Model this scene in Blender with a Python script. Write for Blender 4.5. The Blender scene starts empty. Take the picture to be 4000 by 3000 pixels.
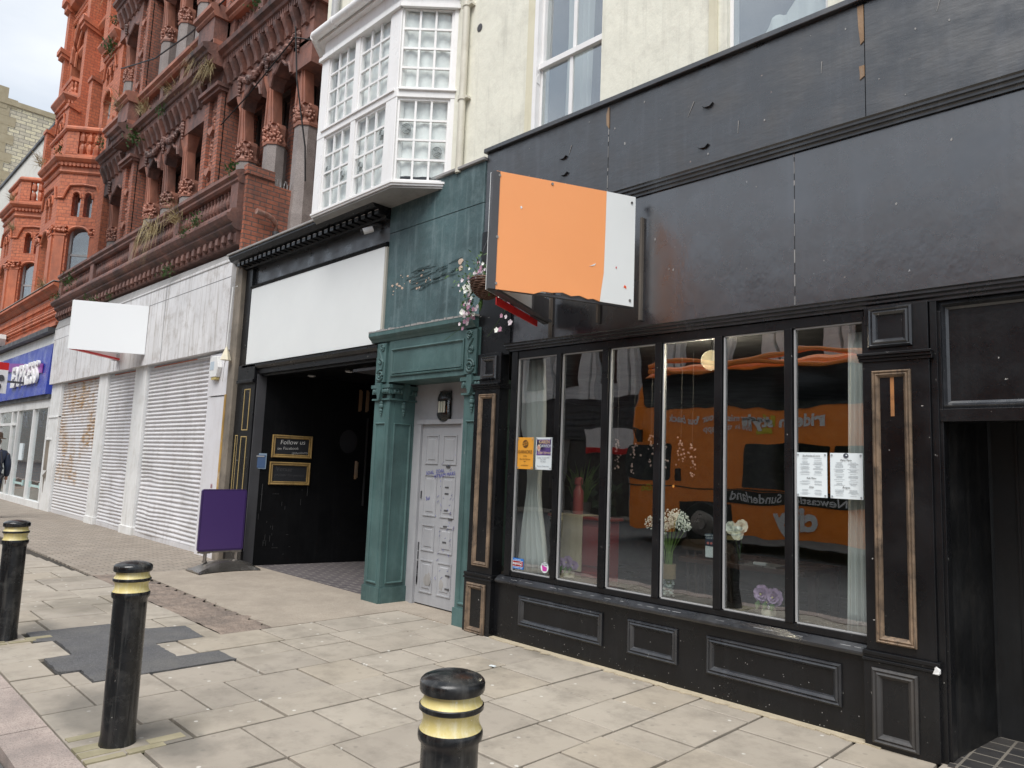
import bpy, bmesh, math, random
from mathutils import Matrix, Vector
random.seed(7)
S=bpy.context.scene
COL=S.collection
# ---------------- camera
cam_d=bpy.data.cameras.new('camera'); cam=bpy.data.objects.new('camera',cam_d); COL.objects.link(cam)
R=((0.7100458,-0.0528739,-0.7021676),(0.7030189,0.1098656,0.7026336),(0.0399931,-0.9925391,0.1151810))
M=Matrix.Identity(4)
for i in range(3):
    M[i][0]=R[i][0]; M[i][1]=-R[i][1]; M[i][2]=-R[i][2]
M[0][3],M[1][3],M[2][3]=0.0,-4.9886,1.62
cam.matrix_world=M
cam_d.sensor_width=36; cam_d.lens=36*2805/4000; cam_d.clip_start=0.05; cam_d.clip_end=3000
S.camera=cam
# ---------------- sky and sun
W=bpy.data.worlds.new('World'); S.world=W; W.use_nodes=True
nt=W.node_tree; nt.nodes.clear()
SUN_EL=math.radians(57); SUN_ROT=math.radians(152)
sky=nt.nodes.new('ShaderNodeTexSky'); sky.sky_type='NISHITA'; sky.sun_disc=False
sky.sun_elevation=SUN_EL; sky.sun_rotation=SUN_ROT; sky.air_density=1.0; sky.dust_density=2.0
tc=nt.nodes.new('ShaderNodeTexCoord')
mp=nt.nodes.new('ShaderNodeMapping'); mp.inputs['Scale'].default_value=(1.5,1.5,4.0)
nz=nt.nodes.new('ShaderNodeTexNoise'); nz.inputs['Scale'].default_value=2.2; nz.inputs['Detail'].default_value=6
rp=nt.nodes.new('ShaderNodeValToRGB')
rp.color_ramp.elements[0].position=.3; rp.color_ramp.elements[0].color=(5.2,5.9,6.8,1)
rp.color_ramp.elements[1].position=.72; rp.color_ramp.elements[1].color=(8.6,8.9,9.3,1)
mx=nt.nodes.new('ShaderNodeMix'); mx.data_type='RGBA'; mx.inputs['Factor'].default_value=.86
bg=nt.nodes.new('ShaderNodeBackground'); bg.inputs['Strength'].default_value=.073
ow=nt.nodes.new('ShaderNodeOutputWorld')
L=nt.links.new
L(tc.outputs['Generated'],mp.inputs['Vector']); L(mp.outputs['Vector'],nz.inputs['Vector']); L(nz.outputs['Fac'],rp.inputs['Fac'])
L(sky.outputs['Color'],mx.inputs['A']); L(rp.outputs['Color'],mx.inputs['B']); L(mx.outputs['Result'],bg.inputs['Color']); L(bg.outputs['Background'],ow.inputs['Surface'])
sd=bpy.data.lights.new('sun','SUN'); sd.energy=2.1; sd.angle=math.radians(38); sd.color=(1,.98,.95)
so=bpy.data.objects.new('sun',sd); COL.objects.link(so)
# sun behind the photographer's shoulder: direction towards the sun
az=math.radians(152)
tosun=Vector((math.sin(az)*math.cos(SUN_EL),math.cos(az)*math.cos(SUN_EL),math.sin(SUN_EL)))
so.rotation_euler=tosun.to_track_quat('Z','Y').to_euler()
so.location=(0,-30,40)
S.view_settings.view_transform='Standard'; S.view_settings.look='None'; S.view_settings.gamma=1.0
S.view_settings.exposure=0.80
S.render.resolution_x=1024; S.render.resolution_y=768
try:
    S.cycles.max_bounces=8; S.cycles.transparent_max_bounces=16
except Exception: pass

# ---------------- mesh builder
NOSPLIT={'petals','pale_petals','white_petals','mauve_petals','leaves','leaf','stems','text_lines','chain_and_hook','string','blossom','scratches','marker_scribbles','scuff_marks','bullseye_rings','cable','bare_flakes','broad_leaves','drinks_picture','wall','panes','flower_centre'}
class MB:
    def __init__(s,M=None): s.v=[];s.f=[];s.mi=[];s.M=M;s.cm=0;s.sm=[];s.smooth=False
    def V(s,p):
        p=Vector(p)
        if s.M is not None: p=s.M@p
        s.v.append(p); return len(s.v)-1
    def F(s,ids): s.f.append(tuple(ids)); s.mi.append(s.cm); s.sm.append(s.smooth)
    def poly(s,pts): s.F([s.V(p) for p in pts])
    def box(s,x0,x1,y0,y1,z0,z1):
        if x0>x1:x0,x1=x1,x0
        if y0>y1:y0,y1=y1,y0
        if z0>z1:z0,z1=z1,z0
        i=[s.V(p) for p in ((x0,y0,z0),(x1,y0,z0),(x1,y1,z0),(x0,y1,z0),(x0,y0,z1),(x1,y0,z1),(x1,y1,z1),(x0,y1,z1))]
        for q in ((0,3,2,1),(4,5,6,7),(0,1,5,4),(1,2,6,5),(2,3,7,6),(3,0,4,7)): s.F([i[k] for k in q])
    def hexa(s,b,t):   # bottom quad, top quad
        i=[s.V(p) for p in b]+[s.V(p) for p in t]; n=len(b)
        s.F(list(range(i[0],i[0]+n))[::-1]); s.F(i[n:])
        for k in range(n): s.F((i[k],i[(k+1)%n],i[n+(k+1)%n],i[n+k]))
    def prism(s,pts,z0,z1):   # plan polygon extruded up
        s.hexa([(p[0],p[1],z0) for p in pts],[(p[0],p[1],z1) for p in pts])
    def prismY(s,pts,y0,y1):  # xz polygon extruded in y
        s.hexa([(p[0],y0,p[1]) for p in pts],[(p[0],y1,p[1]) for p in pts])
    def prismX(s,pts,x0,x1):  # yz polygon
        s.hexa([(x0,p[0],p[1]) for p in pts],[(x1,p[0],p[1]) for p in pts])
    def rings(s,rs,close=True,cap=True):  # list of rings (same length)
        ids=[[s.V(p) for p in r] for r in rs]; n=len(rs[0])
        for a,b in zip(ids,ids[1:]):
            for k in range(n if close else n-1): s.F((a[k],a[(k+1)%n],b[(k+1)%n],b[k]))
        if cap: s.F(ids[0][::-1]); s.F(ids[-1])
    def tube(s,path,r,n=8,cap=True):
        rs=[]; P=[Vector(p) for p in path]; up=Vector((0,0,1))
        for i,p in enumerate(P):
            d=(P[min(i+1,len(P)-1)]-P[max(i-1,0)]).normalized()
            a=d.cross(up if abs(d.z)<.95 else Vector((1,0,0))).normalized(); b=a.cross(d)
            rr=r[i] if isinstance(r,(list,tuple)) else r
            rs.append([p+(a*math.cos(t)+b*math.sin(t))*rr for t in [2*math.pi*k/n for k in range(n)]])
        s.rings(rs,cap=cap)
    def lathe(s,c,prof,n=24,ph=0.,sx=1.,sy=1.,cap=True):   # prof: (r,z)
        s.rings([[(c[0]+sx*r*math.cos(ph+2*math.pi*k/n),c[1]+sy*r*math.sin(ph+2*math.pi*k/n),c[2]+z) for k in range(n)] for r,z in prof],cap=cap)
    def ball(s,c,r,n=8,m=5,sc=(1,1,1)):
        s.rings([[(c[0]+sc[0]*r*math.sin(t)*math.cos(u),c[1]+sc[1]*r*math.sin(t)*math.sin(u),c[2]-sc[2]*r*math.cos(t)) for u in [2*math.pi*k/n for k in range(n)]] for t in [max(.08,min(math.pi-.08,math.pi*j/m)) for j in range(m+1)]])
    def frame(s,x0,x1,z0,z1,y,prof):  # mitred picture-frame moulding; prof (inset, proud)
        rs=[[(x0+t,y-h,z0+t),(x1-t,y-h,z0+t),(x1-t,y-h,z1-t),(x0+t,y-h,z1-t)] for t,h in prof]
        s.rings(rs,cap=False)
    def mold(s,x0,x1,prof,ends=True): # horizontal moulding along x; prof (y,z) polygon
        s.prismX(prof,x0,x1)
    def holes(s,x0,x1,z0,z1,hs,y,t=.25,back=False):  # wall face at y with rectangular holes (hx0,hx1,hz0,hz1), reveals t deep
        xs=sorted({x0,x1,*[h[0] for h in hs],*[h[1] for h in hs]}); zs=sorted({z0,z1,*[h[2] for h in hs],*[h[3] for h in hs]})
        xs=[x for x in xs if x0<=x<=x1]; zs=[z for z in zs if z0<=z<=z1]
        for a,b in zip(xs,xs[1:]):
            for c,d in zip(zs,zs[1:]):
                cx,cz=(a+b)/2,(c+d)/2
                if any(h[0]<cx<h[1] and h[2]<cz<h[3] for h in hs): continue
                s.poly(((a,y,c),(b,y,c),(b,y,d),(a,y,d)))
        for a,b,c,d in hs:
            e=y+t
            s.poly(((a,y,c),(a,y,d),(a,e,d),(a,e,c))); s.poly(((b,y,c),(b,e,c),(b,e,d),(b,y,d)))
            s.poly(((a,y,c),(a,e,c),(b,e,c),(b,y,c))); s.poly(((a,y,d),(b,y,d),(b,e,d),(a,e,d)))
    def clusters(s,tol=.04):
        n=len(s.v); par=list(range(n))
        def fd(i):
            while par[i]!=i: par[i]=par[par[i]]; i=par[i]
            return i
        for f in s.f:
            a=fd(f[0])
            for k in f[1:]:
                c=fd(k)
                if c!=a: par[c]=a
        bx={}
        for i,p in enumerate(s.v):
            r=fd(i)
            if r not in bx: bx[r]=[p.x,p.y,p.z,p.x,p.y,p.z,[r]]
            else:
                q=bx[r]
                for k in range(3): q[k]=min(q[k],p[k]); q[k+3]=max(q[k+3],p[k])
        B=list(bx.values())
        if len(B)>1500: return None
        ch=True
        while ch and len(B)>1:
            ch=False; out=[]
            for q in B:
                for o in out:
                    if all(q[k]-tol<=o[k+3] and o[k]-tol<=q[k+3] for k in range(3)):
                        for k in range(3): o[k]=min(o[k],q[k]); o[k+3]=max(o[k+3],q[k+3])
                        o[6]+=q[6]; ch=True; break
                else: out.append(q)
            B=out
        if not 2<=len(B)<=9: return None
        gid={r:i for i,q in enumerate(B) for r in q[6]}
        return [gid[fd(f[0])] for f in s.f],len(B)
    def build(s,name,mat,parent=None,bevel=0,smooth=False,recalc=True):
        if parent is not None and name not in NOSPLIT:
            cl=s.clusters()
            if cl:
                gids,ng=cl; objs=[]
                for gi in range(ng):
                    m_=MB(); mp_={}
                    for f,mi,sm,g_ in zip(s.f,s.mi,s.sm,gids):
                        if g_!=gi: continue
                        ids=[]
                        for k in f:
                            if k not in mp_: mp_[k]=len(m_.v); m_.v.append(s.v[k])
                            ids.append(mp_[k])
                        m_.f.append(tuple(ids)); m_.mi.append(mi); m_.sm.append(sm)
                    objs.append((len(m_.v),m_.build1(name,mat,parent,bevel,smooth,recalc)))
                return max(objs,key=lambda q:q[0])[1]
        return s.build1(name,mat,parent,bevel,smooth,recalc)
    def build1(s,name,mat,parent=None,bevel=0,smooth=False,recalc=True):
        me=bpy.data.meshes.new(name)
        org=Vector((0,0,0))
        if parent is not None: org=parent_org(parent)
        elif s.v:
            xs=[p.x for p in s.v];ys=[p.y for p in s.v];org=Vector(((min(xs)+max(xs))/2,(min(ys)+max(ys))/2,min(p.z for p in s.v)))
        me.from_pydata([p-org for p in s.v],[],s.f); 
        mats=mat if isinstance(mat,(list,tuple)) else [mat]
        for m in mats: me.materials.append(m)
        for p,i,q in zip(me.polygons,s.mi,s.sm): p.material_index=min(i,len(mats)-1); p.use_smooth=smooth or q
        if recalc:
            bm=bmesh.new(); bm.from_mesh(me); bmesh.ops.recalc_face_normals(bm,faces=bm.faces); bm.to_mesh(me); bm.free()
        me.update()
        if smooth:
            try: me.set_sharp_from_angle(angle=math.radians(40))
            except Exception: pass
        o=bpy.data.objects.new(name,me); COL.objects.link(o)
        if parent is not None: o.parent=parent
        else: o.location=org
        o['_org']=list(org) if parent is None else list(org)
        if bevel:
            b=o.modifiers.new('bevel','BEVEL'); b.width=bevel; b.segments=2; b.limit_method='ANGLE'; b.angle_limit=math.radians(50)
        return o
def parent_org(o): return Vector(o['_org'])
def tag(o,label=None,cat=None,group=None,kind=None):
    if label:o['label']=label
    if cat:o['category']=cat
    if group:o['group']=group
    if kind:o['kind']=kind
    return o
def thing(name,loc,label,cat,group=None,kind=None):
    o=bpy.data.objects.new(name,None); COL.objects.link(o); o.location=loc; o['_org']=list(loc); o.empty_display_size=.2
    return tag(o,label,cat,group,kind)
def copy_tree(o,dloc,parent=None,label=None):
    c=o.copy(); COL.objects.link(c)
    if parent is not None: c.parent=parent
    else: c.location=Vector(o.location)+Vector(dloc)
    for ch in list(o.children): copy_tree(ch,dloc,c)
    if label: c['label']=label
    return c
def text(name,s,size,loc,mat,parent,rz=0.,sx=1.,align='CENTER',depth=.0,bold=0.,rx=90,roty=0.,shear=0.,name_label=None):
    cu=bpy.data.curves.new(name,'FONT'); cu.body=s; cu.size=size; cu.align_x=align; cu.align_y='CENTER'; cu.extrude=max(depth,.0004); cu.offset=bold; cu.resolution_u=3; cu.shear=shear
    t=bpy.data.objects.new(name,cu); COL.objects.link(t)
    bpy.context.view_layer.update()
    dg=bpy.context.evaluated_depsgraph_get()
    me=bpy.data.meshes.new_from_object(t.evaluated_get(dg)); bpy.data.objects.remove(t)
    T=Matrix.Translation(Vector(loc))@Matrix.Rotation(math.radians(rz),4,'Z')@Matrix.Rotation(math.radians(rx),4,'X')@Matrix.Rotation(math.radians(roty),4,'Z')@Matrix.Diagonal((sx,1,1,1))
    org=parent_org(parent) if parent is not None else Vector(loc)
    me.transform(Matrix.Translation(-org)@T); me.materials.clear(); me.materials.append(mat)
    o=bpy.data.objects.new(name,me); COL.objects.link(o); o['_org']=list(org)
    if parent is not None:o.parent=parent
    else:o.location=org
    return o

# ---------------- materials
def srgb(r,g,b):
    f=lambda c:(c/255/12.92) if c/255<=.04045 else ((c/255+.055)/1.055)**2.4
    return (f(r),f(g),f(b),1)
class N:
    def __init__(s,m): s.t=m.node_tree
    def n(s,ty,**k):
        x=s.t.nodes.new(ty)
        for a,b in k.items():
            if a in x.inputs: 
                x.inputs[a].default_value=b
            else: setattr(x,a,b)
        return x
    def l(s,a,b): s.t.links.new(a,b)
def newmat(name,col=(.5,.5,.5,1),rough=.6,metal=0.,spec=.5):
    m=bpy.data.materials.new(name); m.use_nodes=True
    b=m.node_tree.nodes['Principled BSDF']; b.inputs['Base Color'].default_value=(*col[:3],1); b.inputs['Roughness'].default_value=rough; b.inputs['Metallic'].default_value=metal
    b.inputs['Specular IOR Level'].default_value=spec
    return m,b,N(m)
def ramp(n,fac,stops):
    r=n.n('ShaderNodeValToRGB'); e=r.color_ramp.elements
    while len(e)<len(stops): e.new(.5)
    for x,(p,c) in zip(e,stops): x.position=p; x.color=c if len(c)==4 else (*c,1)
    n.l(fac,r.inputs['Fac']); return r.outputs['Color']
def gray(v): return (v,v,v,1)
def coords(n,sc=(1,1,1)):
    g=n.n('ShaderNodeNewGeometry'); m=n.n('ShaderNodeMapping'); m.inputs['Scale'].default_value=sc
    n.l(g.outputs['Position'],m.inputs['Vector']); return m.outputs['Vector'],g
def noise(n,v,scale,detail=5,rough=.55,dist=0.):
    x=n.n('ShaderNodeTexNoise'); x.inputs['Scale'].default_value=scale; x.inputs['Detail'].default_value=detail; x.inputs['Roughness'].default_value=rough; x.inputs['Distortion'].default_value=dist
    n.l(v,x.inputs['Vector']); return x.outputs['Fac']
def mixc(n,f,a,b,mode='MIX'):
    x=n.n('ShaderNodeMix'); x.data_type='RGBA'; x.blend_type=mode
    for val,key in ((f,'Factor'),(a,'A'),(b,'B')):
        i=x.inputs[0] if key=='Factor' else (x.inputs[6] if key=='A' else x.inputs[7])
        if hasattr(val,'links') or hasattr(val,'is_output'): n.l(val,i)
        else: i.default_value=val
    return x.outputs[2]
def bump(n,b,h,strength=.3,dist=.01,prev=None):
    x=n.n('ShaderNodeBump'); x.inputs['Strength'].default_value=strength; x.inputs['Distance'].default_value=dist
    n.l(h,x.inputs['Height']); 
    if prev: n.l(prev,x.inputs['Normal'])
    n.l(x.outputs['Normal'],b.inputs['Normal']); return x.outputs['Normal']
MATS={}
def paint(name,col,rough=.5,var=.15,dirt=None,dirt_amt=.25,bumps=.15,bscale=40,streak=True,chip=None,chip_amt=.0,rvar=.15,sc=1.,bdist=.004,bco=(1,1,.6)):
    """weathered paint: tone variation, vertical run marks, flecks of another colour, brush bump"""
    m,b,n=newmat(name,col,rough)
    v,_=coords(n)
    vs,_=coords(n,(9,9,.55))
    base=(*col[:3],1); lo=tuple(c*(1-var) for c in col[:3])+(1,); hi=tuple(min(1,c*(1+var)) for c in col[:3])+(1,)
    c=ramp(n,noise(n,v,1.7*sc,6),[(.3,lo),(.7,hi)])
    if dirt is not None:
        if streak:
            f=ramp(n,noise(n,vs,1.6*sc,5,.6),[(.52,gray(0)),(.75,gray(dirt_amt))])
            c=mixc(n,f,c,dirt)
        f=ramp(n,noise(n,v,4*sc,8,.7),[(.5,gray(0)),(.78,gray(dirt_amt))])
        c=mixc(n,f,c,dirt)
    if chip is not None:
        f=ramp(n,noise(n,v,26*sc,3,.6),[(.735-chip_amt,gray(0)),(.75-chip_amt,gray(1))])
        c=mixc(n,f,c,chip)
    n.l(c,b.inputs['Base Color'])
    rr=ramp(n,noise(n,v,3.1*sc,6),[(.3,gray(max(.05,rough-rvar))),(.7,gray(min(1,rough+rvar)))])
    n.l(rr,b.inputs['Roughness'])
    vb,_=coords(n,bco)
    bump(n,b,noise(n,vb,bscale,6,.6),bumps,bdist)
    MATS[name]=m; return m
def flat(name,col,rough=.6,metal=0.,spec=.5,emit=0.,alpha=None):
    m,b,n=newmat(name,col,rough,metal,spec)
    if emit: b.inputs['Emission Color'].default_value=(*col[:3],1); b.inputs['Emission Strength'].default_value=emit
    MATS[name]=m; return m
def uvwall(n):
    """brick coordinates that follow each face: u along the wall, v up"""
    g=n.n('ShaderNodeNewGeometry'); sp=n.n('ShaderNodeSeparateXYZ'); n.l(g.outputs['Position'],sp.inputs[0])
    sn=n.n('ShaderNodeSeparateXYZ'); n.l(g.outputs['True Normal'],sn.inputs[0])
    def mt(op,a,b):
        x=n.n('ShaderNodeMath'); x.operation=op
        for i,q in enumerate((a,b)):
            if isinstance(q,(int,float)): x.inputs[i].default_value=q
            else: n.l(q,x.inputs[i])
        return x.outputs[0]
    u=mt('ADD',mt('MULTIPLY',mt('MULTIPLY',sn.outputs['Y'],-1.0),sp.outputs['X']),mt('MULTIPLY',sn.outputs['X'],sp.outputs['Y']))
    c=n.n('ShaderNodeCombineXYZ'); n.l(u,c.inputs[0]); n.l(sp.outputs['Z'],c.inputs[1]); return c.outputs[0]
def brick(name,c1,c2,mortar,w=.225,h=.075,mort=.010,rough=.75,dirt=None,dirt_amt=.5,bumpd=.006,sky=.5):
    m,b,n=newmat(name,c1,rough)
    uv=uvwall(n); t=n.n('ShaderNodeTexBrick'); n.l(uv,t.inputs['Vector'])
    t.inputs['Scale'].default_value=1; t.inputs['Brick Width'].default_value=w; t.inputs['Row Height'].default_value=h; t.inputs['Mortar Size'].default_value=mort; t.inputs['Mortar Smooth'].default_value=.3
    t.inputs['Color1'].default_value=c1; t.inputs['Color2'].default_value=c2; t.inputs['Mortar'].default_value=mortar; t.inputs['Bias'].default_value=-.1
    v,_=coords(n); c=t.outputs['Color']
    f=ramp(n,noise(n,v,14,4),[(.3,gray(.75)),(.7,gray(1.2))]); c=mixc(n,1.,c,f,'MULTIPLY')
    if dirt:
        vs,_=coords(n,(1,1,.45))
        f=ramp(n,noise(n,vs,1.4,7,.65),[(.42,gray(0)),(.7,gray(dirt_amt))]); c=mixc(n,f,c,dirt)
    n.l(c,b.inputs['Base Color'])
    x=n.n('ShaderNodeMath'); x.operation='SUBTRACT'; x.inputs[0].default_value=1; n.l(t.outputs['Fac'],x.inputs[1])
    nb=bump(n,b,x.outputs[0],.7,bumpd)
    bump(n,b,noise(n,v,60,4),.25,.003,nb)
    MATS[name]=m; return m
def stone(name,c1,c2,scale=3,rough=.8,speck=None,bumps=.4,bscale=30,bd=.006,dirt=None,dirt_amt=.5):
    m,b,n=newmat(name,c1,rough); v,_=coords(n)
    c=ramp(n,noise(n,v,scale,8,.65),[(.3,c1),(.7,c2)])
    if speck:
        f=ramp(n,noise(n,v,130,2,.5),[(.5,gray(0)),(.62,gray(.7))]); c=mixc(n,f,c,speck)
    if dirt:
        vs,_=coords(n,(1,1,.4)); f=ramp(n,noise(n,vs,1.8,7,.7),[(.42,gray(0)),(.66,gray(dirt_amt))]); c=mixc(n,f,c,dirt)
    n.l(c,b.inputs['Base Color']); bump(n,b,noise(n,v,bscale,6),bumps,bd)
    MATS[name]=m; return m
def glass(name,refl=2.2,base=.05,tint=(.93,.96,.95),wave=.0,rough=.0):
    m=bpy.data.materials.new(name); m.use_nodes=True; n=N(m); m.node_tree.nodes.clear()
    o=n.n('ShaderNodeOutputMaterial'); mixs=n.n('ShaderNodeMixShader'); tr=n.n('ShaderNodeBsdfTransparent'); gl=n.n('ShaderNodeBsdfGlossy')
    tr.inputs['Color'].default_value=(*tint,1); gl.inputs['Roughness'].default_value=rough; gl.inputs['Color'].default_value=(.97,.98,1,1)
    ge=n.n('ShaderNodeNewGeometry'); dp=n.n('ShaderNodeVectorMath'); dp.operation='DOT_PRODUCT'; n.l(ge.outputs['Incoming'],dp.inputs[0]); n.l(ge.outputs['True Normal'],dp.inputs[1])
    def mt(op,x,y):
        q=n.n('ShaderNodeMath'); q.operation=op; q.use_clamp=(op!='ABSOLUTE')
        for i,u in enumerate((x,y)):
            if u is None: continue
            if isinstance(u,(int,float)): q.inputs[i].default_value=u
            else: n.l(u,q.inputs[i])
        return q.outputs[0]
    one=mt('SUBTRACT',1.0,mt('ABSOLUTE',dp.outputs['Value'],None)); a=n.n('ShaderNodeMath'); a.operation='MULTIPLY_ADD'; a.use_clamp=True; a.inputs[1].default_value=1-base; a.inputs[2].default_value=base
    n.l(mt('POWER',one,5.0),a.inputs[0]); n.l(a.outputs[0],mixs.inputs[0]); n.l(tr.outputs[0],mixs.inputs[1]); n.l(gl.outputs[0],mixs.inputs[2]); n.l(mixs.outputs[0],o.inputs['Surface'])
    if wave:
        v,_=coords(n); bp=n.n('ShaderNodeBump'); bp.inputs['Strength'].default_value=wave; bp.inputs['Distance'].default_value=.01
        n.l(noise(n,v,1.6,2),bp.inputs['Height']); n.l(bp.outputs[0],gl.inputs['Normal'])
    MATS[name]=m; return m
BLK=(.0052,.0055,.0066)
black=paint('black_paint',BLK,.34,.3,(.05,.052,.056,1),.10,.30,38,chip=(.35,.34,.32,1),chip_amt=.012,bdist=.006)
blackrough=paint('black_render',(.012,.0127,.0155),.36,.3,(.06,.065,.078,1),.35,.42,7,bco=(.7,.7,2.4),rvar=.22,chip=(.28,.2,.17,1),chip_amt=-.015,bdist=.008)
fascia=paint('black_fascia',(.0105,.011,.0145),.27,.3,(.045,.048,.06,1),.30,.28,.9,rvar=.10,chip=(.3,.3,.3,1),chip_amt=-.03,bdist=.06)
for q_,cw,cr,sl,ior in ((fascia,.3,.16,.5,2.25),(blackrough,.1,.28,.5,2.0),(black,.12,.15,.36,1.5)):
    p_=q_.node_tree.nodes['Principled BSDF']; p_.inputs['Specular IOR Level'].default_value=sl; p_.inputs['IOR'].default_value=ior; p_.inputs['Coat Weight'].default_value=cw; p_.inputs['Coat Roughness'].default_value=cr
edgeblk=paint('dusty_highlit_moulding',(.014,.015,.018),.30,.35,(.10,.105,.115,1),.28,.25,40,chip=(.3,.3,.3,1),chip_amt=.0); edgeblk.node_tree.nodes['Principled BSDF'].inputs['IOR'].default_value=1.75  # dusty black, lightened: grey-blue highlights of the moulding tops put into the colour
inner=flat('interior_black',(.004,.004,.0045),.55)
teal=paint('teal_paint',(.055,.108,.105),.5,.3,(.12,.2,.2,1),.45,.35,30,chip=(.30,.28,.25,1),chip_amt=-.02,bdist=.008)
tealboard=paint('teal_board',(.055,.097,.102),.55,.35,(.15,.21,.22,1),.85,.6,18,chip=(.35,.33,.3,1),chip_amt=-.018,bdist=.012)
lav=paint('lavender_paint',(.345,.35,.365),.5,.1,(.24,.24,.26,1),.45,.2,30)
whitep=paint('white_paint',(.74,.74,.73),.45,.07,(.42,.39,.34,1),.5,.15,40)
whitegl=paint('white_gloss_paint',(.82,.81,.80),.35,.03,(.6,.57,.52,1),.25,.1,50)
board=paint('white_board',(.74,.76,.75),.5,.02,(.66,.66,.68,1),.15,.05,10,streak=False)
dirtywhite=paint('grubby_white_panel',(.68,.67,.67),.5,.10,(.30,.26,.22,1),.8,.25,25,chip=(.25,.18,.13,1),chip_amt=-.03)
cream=paint('cream_render',(.74,.725,.62),.75,.05,(.40,.385,.33,1),.4,.6,7,streak=True,bdist=.02,chip=(.3,.28,.24,1),chip_amt=-.03)
shut=paint('shutter_white',(.60,.59,.60),.45,.08,(.30,.27,.24,1),.5,.1,40)
rust,rb,rn=newmat('shutter_rust',(.58,.57,.58),.5)
v_,_g=coords(rn,(1.1,1,14)); v2_,_g=coords(rn,(.9,1,.55))
sz_=rn.n('ShaderNodeSeparateXYZ'); rn.l(_g.outputs['Position'],sz_.inputs[0])
zr=ramp(rn,sz_.outputs['Z'],[(.0,gray(0)),(.72,gray(0)),(.86,gray(1)),(1,gray(1))])
pf=ramp(rn,noise(rn,v2_,2.2,6,.6),[(.44,gray(0)),(.58,gray(1))]); lf=ramp(rn,noise(rn,v_,2.4,7,.65),[(.42,gray(.0)),(.56,gray(1))])
f_=mixc(rn,1.,pf,lf,'MULTIPLY'); f_=mixc(rn,1.,f_,zr,'MULTIPLY')
c_=ramp(rn,noise(rn,v_,6,4),[(.35,(.22,.09,.02,1)),(.65,(.50,.30,.08,1))])
rn.l(mixc(rn,f_,(.60,.585,.585,1),c_),rb.inputs['Base Color']); MATS['rust']=rust
wood=paint('bare_wood',(.23,.14,.075),.6,.45,(.30,.25,.2,1),.6,.4,60)
greywood=paint('weathered_wood',(.20,.17,.135),.75,.3,(.07,.06,.05,1),.7,.6,40)
gold=paint('gold_paint',(.60,.50,.20),.42,.15,(.75,.72,.58,1),.5,.3,30,chip=(.8,.78,.7,1),chip_amt=.03,sc=4)
goldline=flat('gold_line',(.42,.31,.13),.45)
bollardblk=paint('bollard_black',(.008,.0085,.0095),.27,.2,(.13,.125,.115,1),.4,.15,60,chip=(.30,.29,.27,1),chip_amt=.01,sc=2.2,bdist=.002)
orange=paint('orange_board',(.90,.36,.135),.45,.02,(.9,.40,.16,1),.2,.04,20,streak=False)
purple=flat('purple_panel',(.068,.036,.15),.35)
steel=paint('dull_steel',(.30,.28,.26),.3,.15,(.12,.11,.10,1),.4,.1,30); steel.node_tree.nodes['Principled BSDF'].inputs['Metallic'].default_value=.85
redm=flat('red_paint',(.55,.012,.012),.4)
bluem=flat('royal_blue',(.035,.055,.33),.35)
greyp=paint('grey_frame',(.36,.36,.36),.45,.1,(.2,.2,.2,1),.2,.1,30)
greydk=paint('dark_grey',(.06,.06,.065),.5,.2,(.12,.12,.12,1),.2,.1,30)
lead=paint('lead_flashing',(.30,.29,.28),.6,.15,(.14,.13,.12,1),.4,.3,30)
ob_brick=brick('orange_brick',(.55,.165,.075,1),(.47,.13,.06,1),(.26,.09,.055,1),.215,.11,.008,.62,dirt=(.20,.08,.055,1),dirt_amt=.25)
ob_terra=stone('orange_terracotta',(.46,.125,.055,1),(.58,.18,.085,1),2.6,.55,bumps=.35,dirt=(.11,.05,.038,1),dirt_amt=.5)
db_brick=brick('red_brick',(.45,.15,.085,1),(.31,.105,.065,1),(.13,.09,.075,1),.225,.078,.010,.7,dirt=(.075,.05,.044,1),dirt_amt=.8)
db_terra=stone('sooty_terracotta',(.15,.08,.066,1),(.28,.12,.085,1),3.2,.6,bumps=.6,bscale=22,bd=.015,dirt=(.04,.03,.03,1),dirt_amt=.9)
db_terra_red=stone('red_terracotta',(.33,.13,.085,1),(.44,.18,.115,1),2.2,.6,bumps=.4,dirt=(.085,.055,.05,1),dirt_amt=.7)
granite=stone('grey_granite',(.24,.205,.19,1),(.33,.285,.265,1),5,.6,speck=(.07,.055,.05,1),bumps=.25,bscale=80,dirt=(.09,.06,.05,1),dirt_amt=.4)
cbrick=brick('cream_brick',(.66,.60,.42,1),(.42,.38,.31,1),(.27,.25,.21,1),.55,.22,.028,.7,dirt=(.30,.27,.2,1),dirt_amt=.25)
sand=stone('sandstone',(.30,.25,.16,1),(.38,.33,.23,1),3,.8)
concrete=stone('old_concrete',(.33,.28,.225,1),(.40,.345,.28,1),5,.85,speck=(.24,.2,.16,1),bumps=.5,bscale=60,dirt=(.19,.16,.13,1),dirt_amt=.45)
cracked=stone('cracked_concrete',(.20,.155,.125,1),(.33,.26,.21,1),9,.9,bumps=.9,bscale=35,bd=.03,dirt=(.10,.085,.075,1),dirt_amt=.8)
tarm=stone('tarmac',(.062,.062,.066,1),(.10,.098,.10,1),5,.85,speck=(.16,.16,.165,1),bumps=1.,bscale=110,bd=.008,dirt=(.17,.16,.14,1),dirt_amt=.4)
road_m=stone('road_asphalt',(.07,.07,.07,1),(.10,.098,.095,1),3,.85,speck=(.13,.13,.13,1),bumps=.5,bscale=120)
kerbm=stone('pink_granite',(.36,.29,.255,1),(.45,.375,.33,1),8,.75,speck=(.2,.16,.15,1),bumps=.4,bscale=90,dirt=(.16,.14,.13,1),dirt_amt=.6)
joint=stone('joint_dirt',(.03,.026,.021,1),(.06,.05,.038,1),6,.95)
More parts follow.
